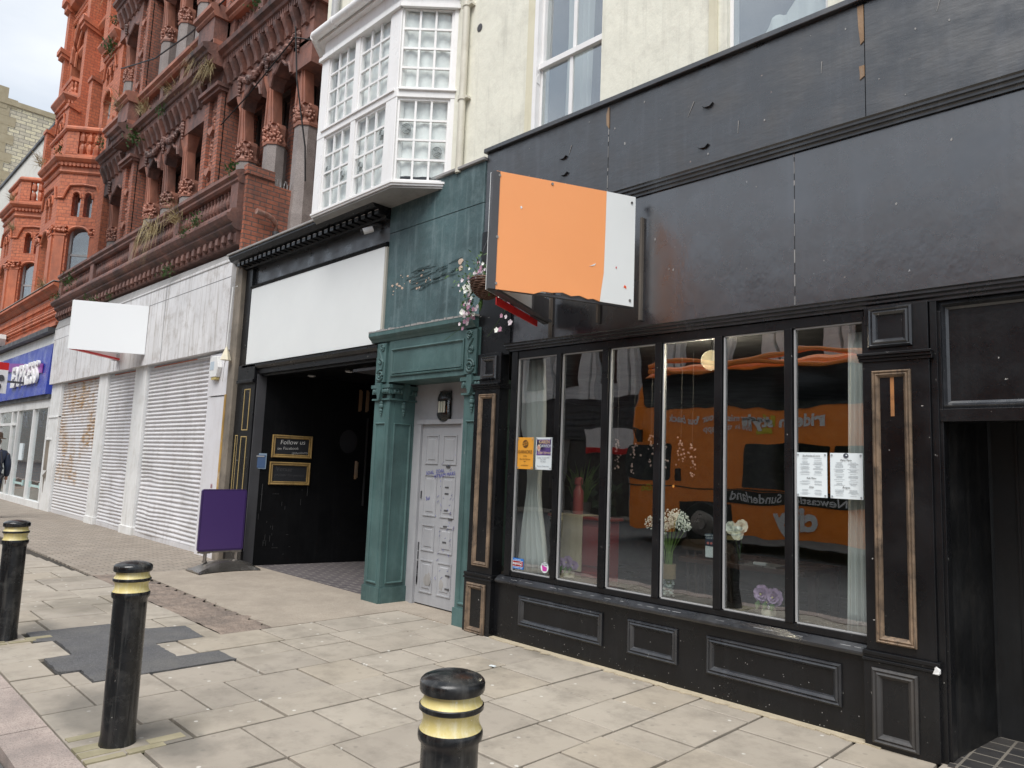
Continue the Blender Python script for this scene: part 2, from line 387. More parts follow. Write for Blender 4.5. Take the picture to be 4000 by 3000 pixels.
gshop=glass('shop_glass',3.0,.175,wave=.22)
gwin=glass('window_glass',2.5,.24,wave=.3)
gdark=glass('bay_glass',1.6,.08)
green=flat('leaf_green',(.05,.11,.02),.6); greend=flat('dark_leaf',(.02,.045,.02),.6); straw=flat('dry_straw',(.32,.25,.13),.8)
bright=paint('bright_blind',(.80,.81,.80),.9,.10,(.55,.56,.56,1),.5,.2,6,streak=False,sc=2); cloth=paint('white_curtain',(.62,.63,.62),.8,.04,(.5,.5,.5,1),.2,.2,12,streak=False)
lilac=flat('lilac_petal',(.50,.36,.55),.7); petal=flat('pale_petal',(.75,.66,.70),.7); whitepet=flat('white_petal',(.90,.92,.84),.7); mauve=flat('mauve_petal',(.42,.22,.30),.6)
paper=flat('white_paper',(.74,.80,.82),.6); ink=flat('ink',(.06,.07,.09),.6); greyink=flat('grey_ink',(.35,.38,.40),.6)
# ================= GROUND
def slabmat(name,a,b_):
    m,b,n=newmat(name,a,.8); v,_=coords(n)
    c=ramp(n,noise(n,v,1.3,7,.6),[(.3,a),(.7,b_)])
    f=ramp(n,noise(n,v,3.3,8,.72),[(.47,gray(0)),(.70,gray(.5))]); c=mixc(n,f,c,(.14,.122,.10,1))      # old stains
    f=ramp(n,noise(n,v,.55,4,.5),[(.56,gray(0)),(.62,gray(.5))]); c=mixc(n,f,c,(.15,.132,.10,1))
    vo=n.n('ShaderNodeTexVoronoi'); vo.voronoi_dimensions='2D'; vo.inputs['Scale'].default_value=3.4; n.l(v,vo.inputs['Vector'])                # chewing gum spots
    f=ramp(n,vo.outputs['Distance'],[(.035,gray(.8)),(.045,gray(0))]); f=mixc(n,1.,f,ramp(n,noise(n,v,1.9,2),[(.5,gray(0)),(.53,gray(1))]),'MULTIPLY'); c=mixc(n,f,c,(.62,.6,.55,1))
    vo2=n.n('ShaderNodeTexVoronoi'); vo2.voronoi_dimensions='2D'; vo2.inputs['Scale'].default_value=5.1; n.l(v,vo2.inputs['Vector'])
    f=ramp(n,vo2.outputs['Distance'],[(.05,gray(.3)),(.09,gray(0))]); f=mixc(n,1.,f,ramp(n,noise(n,v,2.7,2),[(.48,gray(0)),(.54,gray(1))]),'MULTIPLY'); c=mixc(n,f,c,(.12,.11,.10,1))
    # old damp-dark patch in the stone beside the kerb bollard
    for cx_,cy_,r0,r1 in ((-5.05,-3.42,.28,.52),(-4.35,-3.25,.12,.34),(-7.75,-3.2,.10,.40)):
        vd=n.n('ShaderNodeVectorMath'); vd.operation='DISTANCE'; mpp=n.n('ShaderNodeMapping'); mpp.inputs['Scale'].default_value=(.75,1.5,1); n.l(v,mpp.inputs['Vector']); n.l(mpp.outputs[0],vd.inputs[0]); vd.inputs[1].default_value=(cx_*.75,cy_*1.5,0)
        ad=n.n('ShaderNodeMath'); ad.operation='MULTIPLY_ADD'; ad.inputs[1].default_value=.45; n.l(noise(n,v,3.5,5),ad.inputs[0]); n.l(vd.outputs['Value'],ad.inputs[2])
        f=ramp(n,ad.outputs[0],[(r0+.22,gray(.62)),(r1+.22,gray(0))]); c=mixc(n,f,c,(.105,.098,.085,1))
    n.l(c,b.inputs['Base Color'])
    rr=ramp(n,noise(n,v,2.,5),[(.35,gray(.6)),(.7,gray(.9))]); n.l(rr,b.inputs['Roughness'])
    nb=bump(n,b,noise(n,v,2.2,3),.5,.006); bump(n,b,noise(n,v,90,5),.25,.003,nb)
    return m
slabs=[slabmat('paving_slab_%s'%q,a,b_) for q,a,b_ in (('warm',(.322,.282,.232,1),(.385,.34,.28,1)),('pale',(.343,.303,.25,1),(.405,.36,.30,1)),('grey',(.30,.264,.22,1),(.365,.322,.268,1)),('buff',(.33,.284,.226,1),(.392,.343,.276,1)))]
paver=brick('block_paving',(.26,.22,.18,1),(.33,.285,.235,1),(.12,.10,.085,1),.2,.1,.008,.8,dirt=(.17,.15,.13,1),dirt_amt=.4)
# block paving lies flat: use ground coordinates instead of the wall ones
def flatbrick(name,c1,c2,mo,w,h,ms,rough=.8,off=.5,dirt=None,rot=0,spec=None):
    m,b,n=newmat(name,c1,rough); v,_=coords(n)
    mp=n.n('ShaderNodeMapping'); mp.inputs['Rotation'].default_value=(0,0,rot); n.l(v,mp.inputs['Vector'])
    t=n.n('ShaderNodeTexBrick'); t.offset=off; n.l(mp.outputs[0],t.inputs['Vector'])
    for k,q in (('Scale',1),('Brick Width',w),('Row Height',h),('Mortar Size',ms),('Color1',c1),('Color2',c2),('Mortar',mo)): t.inputs[k].default_value=q
    c=t.outputs['Color']
    if dirt:
        f=ramp(n,noise(n,v,2.5,8,.7),[(.45,gray(0)),(.7,gray(.6))]); c=mixc(n,f,c,dirt)
    n.l(c,b.inputs['Base Color'])
    x=n.n('ShaderNodeMath'); x.operation='SUBTRACT'; x.inputs[0].default_value=1; n.l(t.outputs['Fac'],x.inputs[1])
    nb=bump(n,b,x.outputs[0],.6,.005); bump(n,b,noise(n,v,70,4),.3,.003,nb); return m
paver=flatbrick('block_paving',(.25,.21,.17,1),(.33,.285,.235,1),(.13,.11,.09,1),.2,.1,.008,.85,dirt=(.19,.165,.14,1),rot=math.pi/2)
tile=flatbrick('dark_floor_tiles',(.035,.035,.037,1),(.055,.052,.05,1),(.22,.2,.17,1),.15,.15,.008,.35,off=0,dirt=(.10,.09,.08,1))
tile2=flatbrick('dark_brick_floor',(.075,.065,.072,1),(.10,.088,.092,1),(.24,.22,.20,1),.22,.105,.009,.6,off=.5,rot=math.pi/2)

g=MB(); g.poly(((-400,-400,-.09),(400,-400,-.09),(400,400,-.09),(-400,400,-.09))); tag(g.build('ground',road_m),kind='structure')
g=MB(); g.box(-260,60,-15.2,-4.0,-.086,-.045); tag(g.build('road',road_m),kind='structure')
# pavement: joint bed, slabs laid as real pieces with open joints
g=MB(); g.box(-120,60,-3.72,.6,-.08,-.022); tag(g.build('pavement_bed',joint),kind='structure')
patch=[(-7.596,-3.308),(-7.573,-2.655),(-7.186,-2.435),(-7.113,-2.127),(-6.597,-2.16),(-6.60,-2.57),(-6.094,-2.58),(-6.08,-2.252),(-5.755,-2.245),(-5.755,-3.268),(-6.109,-3.264),(-6.15,-3.40),(-6.60,-3.393),(-6.607,-3.193),(-7.155,-3.179),(-7.20,-3.33)]
def inpoly(x,y,P):
    c=False
    for i in range(len(P)):
        (a,b),(d,e)=P[i],P[i-1]
        if (b>y)!=(e>y) and x<(d-a)*(y-b)/(e-b)+a: c=not c
    return c
cols=[(-1.29,.62),(-1.755,.6),(-2.35,.5),(-2.83,.5),(-3.235,.0),(-3.74,.0),(-4.31,.0),(-4.705,.0),(-5.235,.0),(-5.75,.0),(-6.10,.0),(-6.605,.0),(-7.17,.0),(-7.59,0),(-8.1,0),(-8.62,0),(-9.1,0),(-9.62,0),(-10.15,0),(-10.6,0)]
brk={ -1.755:[-.455,-1.05,-1.66,-2.2,-2.85,-3.3],-2.35:[-.455,-.95,-1.55,-2.1,-2.7,-3.2],-2.83:[-.266,-.95,-1.258,-1.656,-1.977,-2.5,-3.1],
 -3.235:[-.615,-1.126,-1.411,-2.02,-2.6,-3.2],-3.74:[-.757,-1.364,-1.9,-2.587,-2.867,-3.3],-4.31:[-.69,-1.28,-1.971,-2.39,-2.868,-3.43],
 -4.705:[-.60,-1.065,-1.567,-2.005,-2.564,-3.138],-5.235:[-.5,-1.0,-1.52,-1.997,-2.571,-2.87,-3.3],-5.75:[-.55,-1.2,-1.7,-2.26,-2.9,-3.4]}
xs=[c[0] for c in cols]
xs=[1.9,1.4,.85,.3,-.25,-.8]+xs
x=-10.6
while x>-36: x-=random.choice((.45,.5,.55,.6)); xs.append(x)
g=MB()
for a,b in zip(xs,xs[1:]):
    ys=[0.05]+brk.get(round(b,3),brk.get(round(a,3),[]))
    if len(ys)==1:
        y=-random.uniform(.3,.6)
        while y>-3.5: ys.append(y); y-=random.uniform(.5,.85)
    ys.append(-3.715)
    ymax=0.05 if b>-6.65 else (-1.98 if b>-10.7 else -2.0-min(.35,(-10.7-b)*.06))
    for c,d in zip(ys,ys[1:]):
        c=min(c,ymax)
        if c-d<.08: continue
        cx,cy=(a+b)/2,(c+d)/2
        if inpoly(cx,cy,patch) or inpoly(cx,c-.08,patch) or inpoly(cx,d+.08,patch):
            # cut at the tarmac edge
            segs=[];k=20;run=None
            for i in range(k+1):
                yy=c+(d-c)*i/k; o=not inpoly(cx,yy,patch)
                if o and run is None: run=yy
                if (not o or i==k) and run is not None: segs.append((run,yy)); run=None
        else: segs=[(c,d)]
        for c2,d2 in segs:
            if c2-d2<.06: continue
            j=.009; z=random.uniform(-.003,.004); dz=random.uniform(-.003,.003); g.cm=random.choice((0,0,1,2,3))
            wob=lambda: random.uniform(-.004,.004)
            x0,x1,y0,y1=b+j+wob(),a-j+wob(),d2+j+wob(),c2-j+wob()
            be=.004
            g.rings([[(x0,y0,-.03),(x1,y0,-.03),(x1,y1,-.03),(x0,y1,-.03)],[(x0,y0,z-be),(x1,y0,z-be),(x1,y1,z-be+dz),(x0,y1,z-be+dz)],[(x0+be,y0+be,z),(x1-be,y0+be,z),(x1-be,y1-be,z+dz),(x0+be,y1-be,z+dz)]])
tag(g.build('pavement',slabs),kind='structure')
pp=[]
for i in range(len(patch)):
    (x0,y0),(x1,y1)=patch[i],patch[(i+1)%len(patch)]; m_=max(1,int(math.hypot(x1-x0,y1-y0)/.05))
    for k in range(m_): pp.append((x0+(x1-x0)*k/m_+random.uniform(-.007,.007),y0+(y1-y0)*k/m_+random.uniform(-.007,.007)))
patch=pp
g=MB(); g.prism(patch,-.02,.0035); tag(g.build('tarmac_patch',tarm),kind='structure')
g=MB(); g.prism([(-10.6,-1.98),(-36,-2.3),(-36,.4),(-10.47,.4),(-10.47,-1.4)],-.02,.002); tag(g.build('block_paving',paver),kind='structure')
g=MB(); g.prism([(-10.5,-1.45),(-6.6,-1.5),(-6.6,-.6),(-6.6,.4),(-10.5,.17),(-10.5,-.2)],-.02,.003); tag(g.build('concrete_apron',concrete),kind='structure')
# broken strip between the concrete and the slabs
g=MB()
nx,ny=90,12
def hgt(x,y): return .002+.010*math.sin(x*9+math.sin(y*23)*2)*math.sin(y*17+x*5)+random.uniform(-.004,.004)
idx=[[g.V((-10.6+4.0*i/nx,-1.99+(.5+.05*math.sin(i))*j/ny,hgt(i*.06,j*.1)*.6)) for j in range(ny+1)] for i in range(nx+1)]
for i in range(nx):
    for j in range(ny): g.F((idx[i][j],idx[i+1][j],idx[i+1][j+1],idx[i][j+1]))
tag(g.build('cracked_strip',cracked),kind='structure')
g=MB(); g.box(-7.42,-5.45,-.02,.9,-.02,.004);tag(g.build('doorway_floor',concrete),kind='structure')
# kerb stones
g=MB(); x=3.
while x>-60:
    l=random.uniform(.85,1.1); g.box(x-l+.006,x-.006,-3.985,-3.722,-.09,.002+random.uniform(-.002,.002)); x-=l
tag(g.build('kerb',kerbm),kind='structure')
g=MB(); g.box(-10.9,-7.3,.17,3.2,-.02,.006); tag(g.build('passage_floor',tile2),kind='structure')
g=MB(); g.box(-1.245,.6,-.05,1.6,-.02,.012); tag(g.build('doorway_tiles',tile),kind='structure')
# sandy mortar line at the foot of the pub front
g=MB()
x=-5.1
pts=[]
while x<-1.7:
    w=random.uniform(.03,.075); g.prism([(x,-.03-w),(x+.1,-.03-random.uniform(.03,.07)),(x+.1,.03),(x,.03)],.0,.0075); x+=.1
tag(g.build('pavement_mortar',stone('sandy_mortar',(.38,.32,.225,1),(.50,.43,.31,1),12,.9)),kind='structure')
# litter scraps
for (x,y,l,lab) in ((-4.35,-.77,.06,'small white paper scrap lying on the slabs near the pub plinth'),(-.78,.33,.11,'torn white paper scrap in the right doorway corner'),(-.72,.12,.04,'tiny crumpled white scrap on the dark doorway tiles')):
    g=MB(); a=.4
    g.hexa([(x,y,.012),(x+l,y+.01,.012),(x+l*.9,y+.03,.012),(x-.005,y+.028,.012)],[(x,y,.017),(x+l,y+.01,.024),(x+l*.9,y+.03,.02),(x-.005,y+.028,.016)])
    tag(g.build('paper_scrap',paper),lab,'litter')

# ================= PUB FRONT (black)
pub=thing('pub_shopfront',(-3.3,0,0),'long black panelled pub shopfront with six tall window panes','shopfront')
P=lambda b,name,mat=black,**k: b.build(name,mat,pub,**k)
b=MB(); b.box(-5.12,-1.68,0,.10,0,.515); P(b,'stallriser',bevel=.004)
PF=[(0,0),(0,.016),(.012,.028),(.022,.018),(.034,.026),(.05,.012),(.058,0)]
for x0,x1 in ((-4.768,-3.793),(-3.535,-3.072),(-2.823,-1.851)):
    b=MB(); b.frame(x0,x1,.168,.436,0,PF); P(b,'panel_moulding',edgeblk)
b=MB(); b.mold(-5.06,-1.693,[(.06,.522),(-.045,.522),(-.055,.535),(-.055,.548),(-.03,.566),(.0,.585),(.06,.59)]); P(b,'window_sill',edgeblk)
# window frame
b=MB(); b.box(-4.98,-1.69,.012,.07,.59,.636); b.box(-4.98,-1.69,.012,.07,2.690,2.76)
b.box(-5.0,-4.922,.0,.09,.592,2.76); b.box(-1.70,-1.672,.012,.07,.592,2.72); P(b,'window_frame',bevel=.003)
mull=[(-4.414,-4.350),(-3.873,-3.797),(-3.327,-3.258),(-2.785,-2.714),(-2.232,-2.166)]
for a,c in mull:
    b=MB(); b.box(a+.0,c-.008,.002,.085,.636,2.69); b.box(a-.004,c-.002,.03,.06,.636,2.69); P(b,'mullion',bevel=.004)
gx=[-4.922]+[q for m_ in mull for q in m_]+[-1.676]
for i in range(6):
    b=MB(); b.box(gx[2*i]+.001,gx[2*i+1]-.001,.040,.043,.636,2.69); P(b,'window_pane',gshop)
    e=MB(); e.box(gx[2*i],gx[2*i]+.011,.022,.039,.637,2.689); e.box(gx[2*i],gx[2*i+1],.022,.039,.637,.645)
    e.box(gx[2*i],gx[2*i+1],.022,.039,2.681,2.689); P(e,'glazing_bead',greyp)
# lower cornice (runs the whole width), upper cornice, fascia boards
def profile(x0,x1,z0,z1,d,steps,b):
    # stepped cyma moulding
    pr=[(.08,z0)]; n=steps
    for i in range(n):
        z=z0+(z1-z0)*i/n; y=-d*(i+.35)/n
        pr+= [(y,z),(y,z+(z1-z0)*.6/n),(y-d*.3/n,z+(z1-z0)*.8/n)]
    pr+=[(-d,z1),(.08,z1+.01)]
    b.mold(x0,x1,pr)
b=MB(); profile(-5.06,2.2,2.765,2.835,.075,3,b); P(b,'lower_cornice',edgeblk)
b=MB(); b.box(-5.03,2.2,.012,.09,2.838,4.0); P(b,'fascia_board',fascia)
b=MB(); profile(-5.06,2.2,4.004,4.088,.06,3,b); P(b,'upper_cornice',edgeblk)
b=MB(); b.box(-5.508,-1.653,.012,.10,4.09,4.97); b.box(-1.647,2.2,.012,.10,4.09,4.97); P(b,'upper_fascia',blackrough)
b=MB(); b.box(-5.53,2.2,-.03,.12,4.972,5.02); P(b,'coping',blackrough,bevel=.006)
b=MB(); b.box(-5.508,-5.032,-.012,.10,2.74,4.088); P(b,'corner_board',black)
b=MB()
for xx,za,zb_ in ((-3.873,4.12,4.96),(-2.152,2.86,4.0)):
    z=za
    while z<zb_:
        l=random.uniform(.02,.12); w=random.uniform(.0012,.0035); b.box(xx-w,xx+w,.008,.02,z,min(z+l,zb_)); z+=l+random.uniform(0,.12)
P(b,'joint_flecks',lead)
b=MB(); b.box(-3.876,-3.870,.0105,.02,4.12,4.96); b.box(-2.155,-2.150,.0105,.02,2.86,4.0); P(b,'board_joint',inner)
# scuffs, nail heads and pulled-off fixings on the boards
b=MB()
for k in range(34):
    x=random.uniform(-5.3,-.9); z=random.choice((random.uniform(4.15,4.9),random.uniform(2.9,3.95)))
    if x<-3.4 and z<4.1: continue
    r=random.uniform(.003,.008); b.prismY([(x+r*math.cos(a),z+r*random.uniform(.7,2.2)*math.sin(a)) for a in [q*1.05 for q in range(6)]],.009,.0125)
for x,z,l,a in ((-4.35,4.62,.10,1.2),(-3.05,4.58,.13,1.1),(-2.6,4.3,.10,1.5),(-1.95,4.55,.09,1.5),(-1.2,4.7,.12,1.3),(-4.9,4.3,.09,1.7)):
    b.tube([(x,.010,z),(x+l*math.cos(a),.008,z+l*math.sin(a))],[.0015,.004],5)
P(b,'pale_scuffs',lead)
b=MB()
for x,z in ((-2.86,4.62),(-2.9,4.28),(-4.42,4.62),(-4.40,4.45)):
    b.prismY([(x-.05,z),(x,z+.012),(x+.05,z+.004),(x+.02,z-.02),(x-.02,z-.018)],-.012,.011)
P(b,'lifted_paint',blackrough)
# peeled strips at the board joint
b=MB()
for z0,z1,w in ((4.66,4.95,.018),(4.40,4.5,.012)):
    b.prismY([(-1.68+random.uniform(-.01,.01),z0),(-1.652,z0+.02),(-1.652,z1),(-1.675-w,z1),(-1.67-w,(z0+z1)/2)],.004,.014)
b.prismY([(-3.895,4.78),(-3.868,4.74),(-3.868,4.94),(-3.88,4.95),(-3.9,4.88)],.002,.014)
P(b,'peeled_patch',wood)
# left pilaster
def pilaster(x0,x1,up,mid,low,midmat,lowmat,name='pilaster'):
    b=MB(); b.box(x0,x1,-.045,.09,.57,2.40); b.box(x0+.01,x1-.005,-.035,.09,2.45,2.764); b.box(x0-.015,x1+.01,-.062,.09,0,.51)
    for z0,z1,d in ((.512,.530,.075),(.530,.548,.062),(.548,.572,.07),(2.398,2.418,.06),(2.418,2.436,.075),(2.436,2.452,.09)):
        b.box(x0-.02,x1+.02,-d,.09,z0,z1)
    p=P(b,name,bevel=.003)
    f=MB(); f.frame(*up,-.035,PF); f.build('upper_panel_moulding',edgeblk,p)
    f=MB(); f.frame(*mid,-.045,[(t*.78,h) for t,h in PF]); f.build('tall_panel_moulding',midmat,p)
    f=MB(); f.frame(*low,-.062,PF); f.build('base_panel_moulding',lowmat,p); return p
wornwood=paint('worn_wood_moulding',(.18,.125,.082),.55,.5,(.010,.010,.011,1),1.0,.4,50,sc=3.2)
wornblk=paint('worn_black_moulding',(.030,.029,.029),.4,.6,(.11,.095,.08,1),.3,.35,50)
pl=pilaster(-5.475,-5.115,(-5.40,-5.17,2.495,2.735),(-5.395,-5.16,.64,2.345),(-5.44,-5.17,-.0,.475),wornwood,wornwood)
pr=pilaster(-1.68,-1.285,(-1.643,-1.378,2.49,2.755),(-1.62,-1.39,.628,2.336),(-1.645,-1.385,.03,.475),wornwood,wornblk)
b=MB(); b.box(-1.512,-1.49,-.0475,-.044,2.04,2.29); b.build('bare_strip',paint('bare_orange_wood',(.30,.13,.045),.6,.4,(.04,.025,.02,1),1.0,sc=2),pr)
b=MB(); b.prismX([(-.088,.51),(-.088,.55),(-.085,.53)],-1.29,-1.265); b.hexa([(-1.30,-.092,.512),(-1.265,-.092,.516),(-1.262,-.07,.516)],[(-1.28,-.095,.56),(-1.265,-.09,.53),(-1.262,-.07,.54)]); b.build('paint_splash',whitep,pr)
# right doorway: jamb, fanlight board, transom, recess walls
b=MB(); b.box(-1.285,-1.245,-.02,.12,0,2.76); b.box(-1.262,-1.228,.0,.12,.01,2.70); P(b,'door_jamb',bevel=.003)
b=MB(); b.box(-1.228,2.2,.05,.12,2.09,2.672); b.box(-1.228,2.2,.055,.14,2.672,2.9); P(b,'fanlight_board',black)
b=MB(); b.frame(-1.245,.9,2.085,2.76,.05,[(0,0),(0,.03),(.02,.04),(.035,.01),(.05,.0)]); P(b,'fanlight_moulding',edgeblk)
b=MB(); b.box(-1.262,.9,-.005,.12,2.005,2.083); P(b,'transom',bevel=.003)
b=MB(); b.prism([(-1.245,.1),(-1.228,.1),(-1.15,.75),(-1.17,.78)],0,2.1); b.prism([(-1.17,.76),(-1.15,.74),(-.55,1.5),(-.58,1.52)],0,2.1); b.box(-1.3,1.,.1,1.6,2.086,2.12); P(b,'recess_wall',paint('recess_black',(.0035,.0038,.0042),.5,.3,(.045,.04,.035,1),.35,.2,40))
b=MB(); b.box(-1.215,1.0,.76,.82,.0,2.086); 
P(b,'recess_door',paint('matt_black_door',(.003,.0034,.004),.6,.3,(.03,.03,.03,1),.15,.2,40))
b=MB(); b.box(-.88,-.872,.752,.762,.05,2.05); b.box(-1.0,-.985,.748,.762,.05,2.05); P(b,'door_groove',inner)
# pale paint flecks and dust splashed on the plinth
b=MB()
for k in range(110):
    x=random.uniform(-5.05,-1.75); z=.02+.42*random.random()**2.2; r=random.uniform(.0012,.0038)
    b.prismY([(x+r*math.cos(a),z+r*math.sin(a)*random.uniform(.7,1.4)) for a in (0,1.3,2.6,3.9,5.2)],-.0012,.001)
P(b,'pale_flecks',lead)['kind']='stuff'
b=MB()
for k in range(26):
    x=random.uniform(-5.0,-1.75); l=random.uniform(.02,.09); z=random.uniform(.565,.58); b.tube([(x,-.028,.5665),(x+l,-.028,.5665)],.0016,4)
P(b,'sill_scuffs',greyp)
# interior room, open to the panes
flr=paint('brown_floor',(.07,.05,.035),.35,.3,(.03,.02,.015,1),.4)
b=MB(); b.box(-5.6,-1.3,.09,.6,.56,.60); P(b,'window_shelf',paint('dark_shelf',(.03,.025,.02),.3,.2))
b=MB(); b.box(-8,-1.3,.6,5.5,-.02,.02); P(b,'room_floor',flr)
wallp=paint('leafy_wallpaper',(.022,.035,.022),.7,.7,(.10,.12,.07,1),.5,.1,10,streak=False,sc=2.5)
b=MB(); b.box(-8,-1.3,5.5,5.6,0,2.9); b.box(-8.1,-8,.6,5.6,0,2.9); b.box(-1.3,-1.26,.13,5.6,0,2.9); P(b,'room_wall',wallp)
b=MB(); b.box(-8,-1.3,.09,5.6,2.765,2.8); P(b,'room_ceiling',greydk)
# ================= things in and on the pub window
def sheet(name,x0,x1,z0,z1,y,mat,label,cat,tilt=0,group=None,curl=.006):
    t=thing(name,((x0+x1)/2,y,z0),label,cat,group)
    b=MB(); n=8
    rs=[]
    for i in range(n+1):
        u=i/n; x=x0+(x1-x0)*u; yy=y+curl*.5-curl*math.sin(u*math.pi)*.5
        rs.append([(x,yy,z0+tilt*u),(x,yy,z1+tilt*u),(x,yy+.0015,z1+tilt*u),(x,yy+.0015,z0+tilt*u)])
    b.rings(rs); b.build('sheet',mat,t,smooth=False)
    return t
def pins(t,x0,x1,z0,z1,y):
    for x in (x0+.012,x1-.012):
        for z in (z0+.014,z1-.014):
            b=MB(); b.tube([(x,y-.004,z),(x,y+.001,z)],.006,10); b.build('suction_pin',greyink,t)
yG=.0335
yellow=flat('amber_paper',(.80,.36,.035),.6)
t=sheet('poster',-4.905,-4.698,1.609,1.912,yG,yellow,'amber karaoke poster stuck inside the leftmost pub pane','poster')
brown=flat('brown_ink',(.14,.06,.01),.6)
def disc(x,y,z,r,mat,t,name,th=.001,sz=1.,n=28):
    b=MB(); b.rings([[(x+r*math.cos(a),yy,z+sz*r*math.sin(a)) for a in [2*math.pi*k/n for k in range(n)]] for yy in (y,y-th)]); return b.build(name,mat,t)
# text sits on the street side of the paper (paper is read from the street)
disc(-4.80,yG-.0022,1.85,.038,brown,t,'emblem')
text('lettering','THE OLD\nVESTRY',.021,(-4.80,yG-.0045,1.85),yellow,t,roty=18)
for s_,sz,z in (('KARAOKE',.047,1.772),('starting',.017,1.735),('Thur 23rd Feb from',.0205,1.703),('4pm',.019,1.683),('------',.012,1.663),('live entertainment',.015,1.645)):
    text('lettering',s_,sz,(-4.80,yG-.004,z),brown,t,sx=.86)
pins(t,-4.905,-4.698,1.609,1.912,yG)
t=sheet('poster',-4.665,-4.462,1.609,1.912,yG,paper,'white gig poster with purple singer picture, right of the amber one','poster')
b=MB(); b.box(-4.652,-4.474,yG-.002,yG-.0005,1.745,1.892); b.build('picture',paint('gig_picture',(.10,.06,.22),.5,.8,(.4,.15,.55,1),.9,.0,10,streak=False,sc=6),t)
text('lettering','KAREN',.048,(-4.555,yG-.004,1.868),flat('pale_gold',(.75,.55,.3),.6),t,sx=.9); text('lettering','DAWSON',.040,(-4.535,yG-.004,1.83),paper,t,sx=.85)
text('lettering','Club Vyrnce',.032,(-4.553,yG-.004,1.768),flat('pale_gold2',(.75,.62,.4),.6),t,shear=.3)
b=MB(); b.ball((-4.625,yG-.002,1.812),.022,12,8,(1,.1,1.5)); b.build('portrait_hair',flat('blond',(.65,.5,.35),.6),t)
b=MB(); b.ball((-4.622,yG-.0035,1.815),.013,12,8,(1,.12,1.4)); b.build('portrait_face',flat('face_pink',(.6,.28,.24),.6),t)
for s_,sz,z in (('Tuesday 11th April 2023',.0175,1.722),('6pm-7.30pm',.015,1.704),('The Albert',.018,1.685),('Buy your Tickets Here',.018,1.642)): text('lettering',s_,sz,(-4.563,yG-.004,z),greyink,t,sx=.9)
pins(t,-4.665,-4.462,1.609,1.912,yG)
for x0,x1,lab,head in ((-2.158,-1.947,'left of two white menu sheets in the rightmost pane',('Sandwiches & more','Kids Menu','Sides')),(-1.926,-1.715,'right menu sheet with round black emblem, against the net curtain',('Mains Menu','Burgers'))):
    t=sheet('menu_sheet',x0,x1,1.499,1.805,yG,paper,lab,'menu',group='menu sheets in the pane')
    xc=(x0+x1)/2
    if head[0][0]=='M':
        disc(xc,yG-.0022,1.787,.017,ink,t,'emblem'); disc(xc+.004,yG-.0035,1.79,.006,paper,t,'emblem_mark',sz=.6); tops=((1.757,head[0]),(1.575,head[1]))
    else: tops=((1.783,head[0]),(1.629,head[1]),(1.568,head[2]))
    for z,s_ in tops: text('heading',s_,.017,(xc,yG-.004,z),greydk,t,sx=.9,shear=.25)
    b=MB(); z=1.765 if len(tops)==3 else 1.74
    while z>1.515:
        if all(abs(z-q[0])>.014 for q in tops):
            for cx in (xc-.045,xc+.045):
                w=random.uniform(.016,.038); b.box(cx-w,cx+w,yG-.0012,yG-.0008,z,z+.0016)
        z-=random.choice((.006,.007,.012))
    b.build('text_lines',greyink,t); pins(t,x0,x1,1.499,1.805,yG)
# window stickers
blue2=flat('sticker_blue',(.01,.16,.55),.4)
t=thing('window_sticker',(-4.846,.036,.664),'square blue and red sticker low in the leftmost pane','sticker')
b=MB(); b.box(-4.921,-4.773,.036,.0375,.665,.763); b.build('backing',blue2,t)
b=MB(); b.box(-4.916,-4.778,.0345,.0358,.688,.738); b.build('red_band',flat('sticker_red',(.3,.02,.02),.4),t)
b=MB(); b.box(-4.916,-4.778,.0342,.0352,.738,.741); b.box(-4.916,-4.778,.0342,.0352,.685,.688); b.build('white_rule',paper,t)
text('lettering','BAJUICE',.024,(-4.865,.033,.713),paper,t,bold=.0006)
text('lettering','Book a table at',.014,(-4.846,.0335,.751),paper,t); text('lettering','for entertainment online',.012,(-4.846,.0335,.676),paper,t)
disc(-4.806,.0343,.713,.019,paper,t,'ring'); disc(-4.806,.0333,.713,.016,flat('sticker_red2',(.3,.02,.02),.4),t,'ring_centre'); disc(-4.806,.0323,.709,.009,paper,t,'ring_mark',sz=.6)
t=thing('window_sticker',(-4.5,.036,.665),'round white sticker with pink badge in the leftmost pane corner','sticker')
disc(-4.503,.0355,.719,.048,paper,t,'backing')
text('lettering','PROUD\nPARTNER',.017,(-4.503,.0332,.748),ink,t)
b=MB(); b.prismY([(-4.535,.738),(-4.472,.722),(-4.475,.69),(-4.523,.685)],.0325,.034); b.build('pink_badge',flat('badge_pink',(.55,.05,.35),.5),t)
# curtains
def curtain(name,pts_top,pts_bot,z0,z1,y,label,gather=None,amp=.025,nf=5,mat=None):
    b=MB(); n=48; m=14; rows=[]
    for j in range(m+1):
        v=j/m; z=z0+(z1-z0)*v
        xa=pts_bot[0]+(pts_top[0]-pts_bot[0])*v; xb=pts_bot[1]+(pts_top[1]-pts_bot[1])*v
        if gather:
            k=math.exp(-((v-gather[0])/.22)**2); xm=gather[1]; xa=xa+(xm-gather[2]-xa)*k; xb=xb+(xm+gather[2]-xb)*k
        rows.append([(xa+(xb-xa)*i/n,y+amp*math.sin(2*math.pi*nf*i/n+math.sin(v*3))*(.5+.5*math.cos(v*2)),z) for i in range(n+1)])
    ids=[[b.V(p) for p in r] for r in rows]
    for r,s_ in zip(ids,ids[1:]):
        for i in range(n): b.F((r[i],r[i+1],s_[i+1],s_[i]))
    o=b.build(name,mat or cloth,smooth=True,recalc=False); so_=o.modifiers.new('thick','SOLIDIFY'); so_.thickness=.004
    return tag(o,label,'curtain')
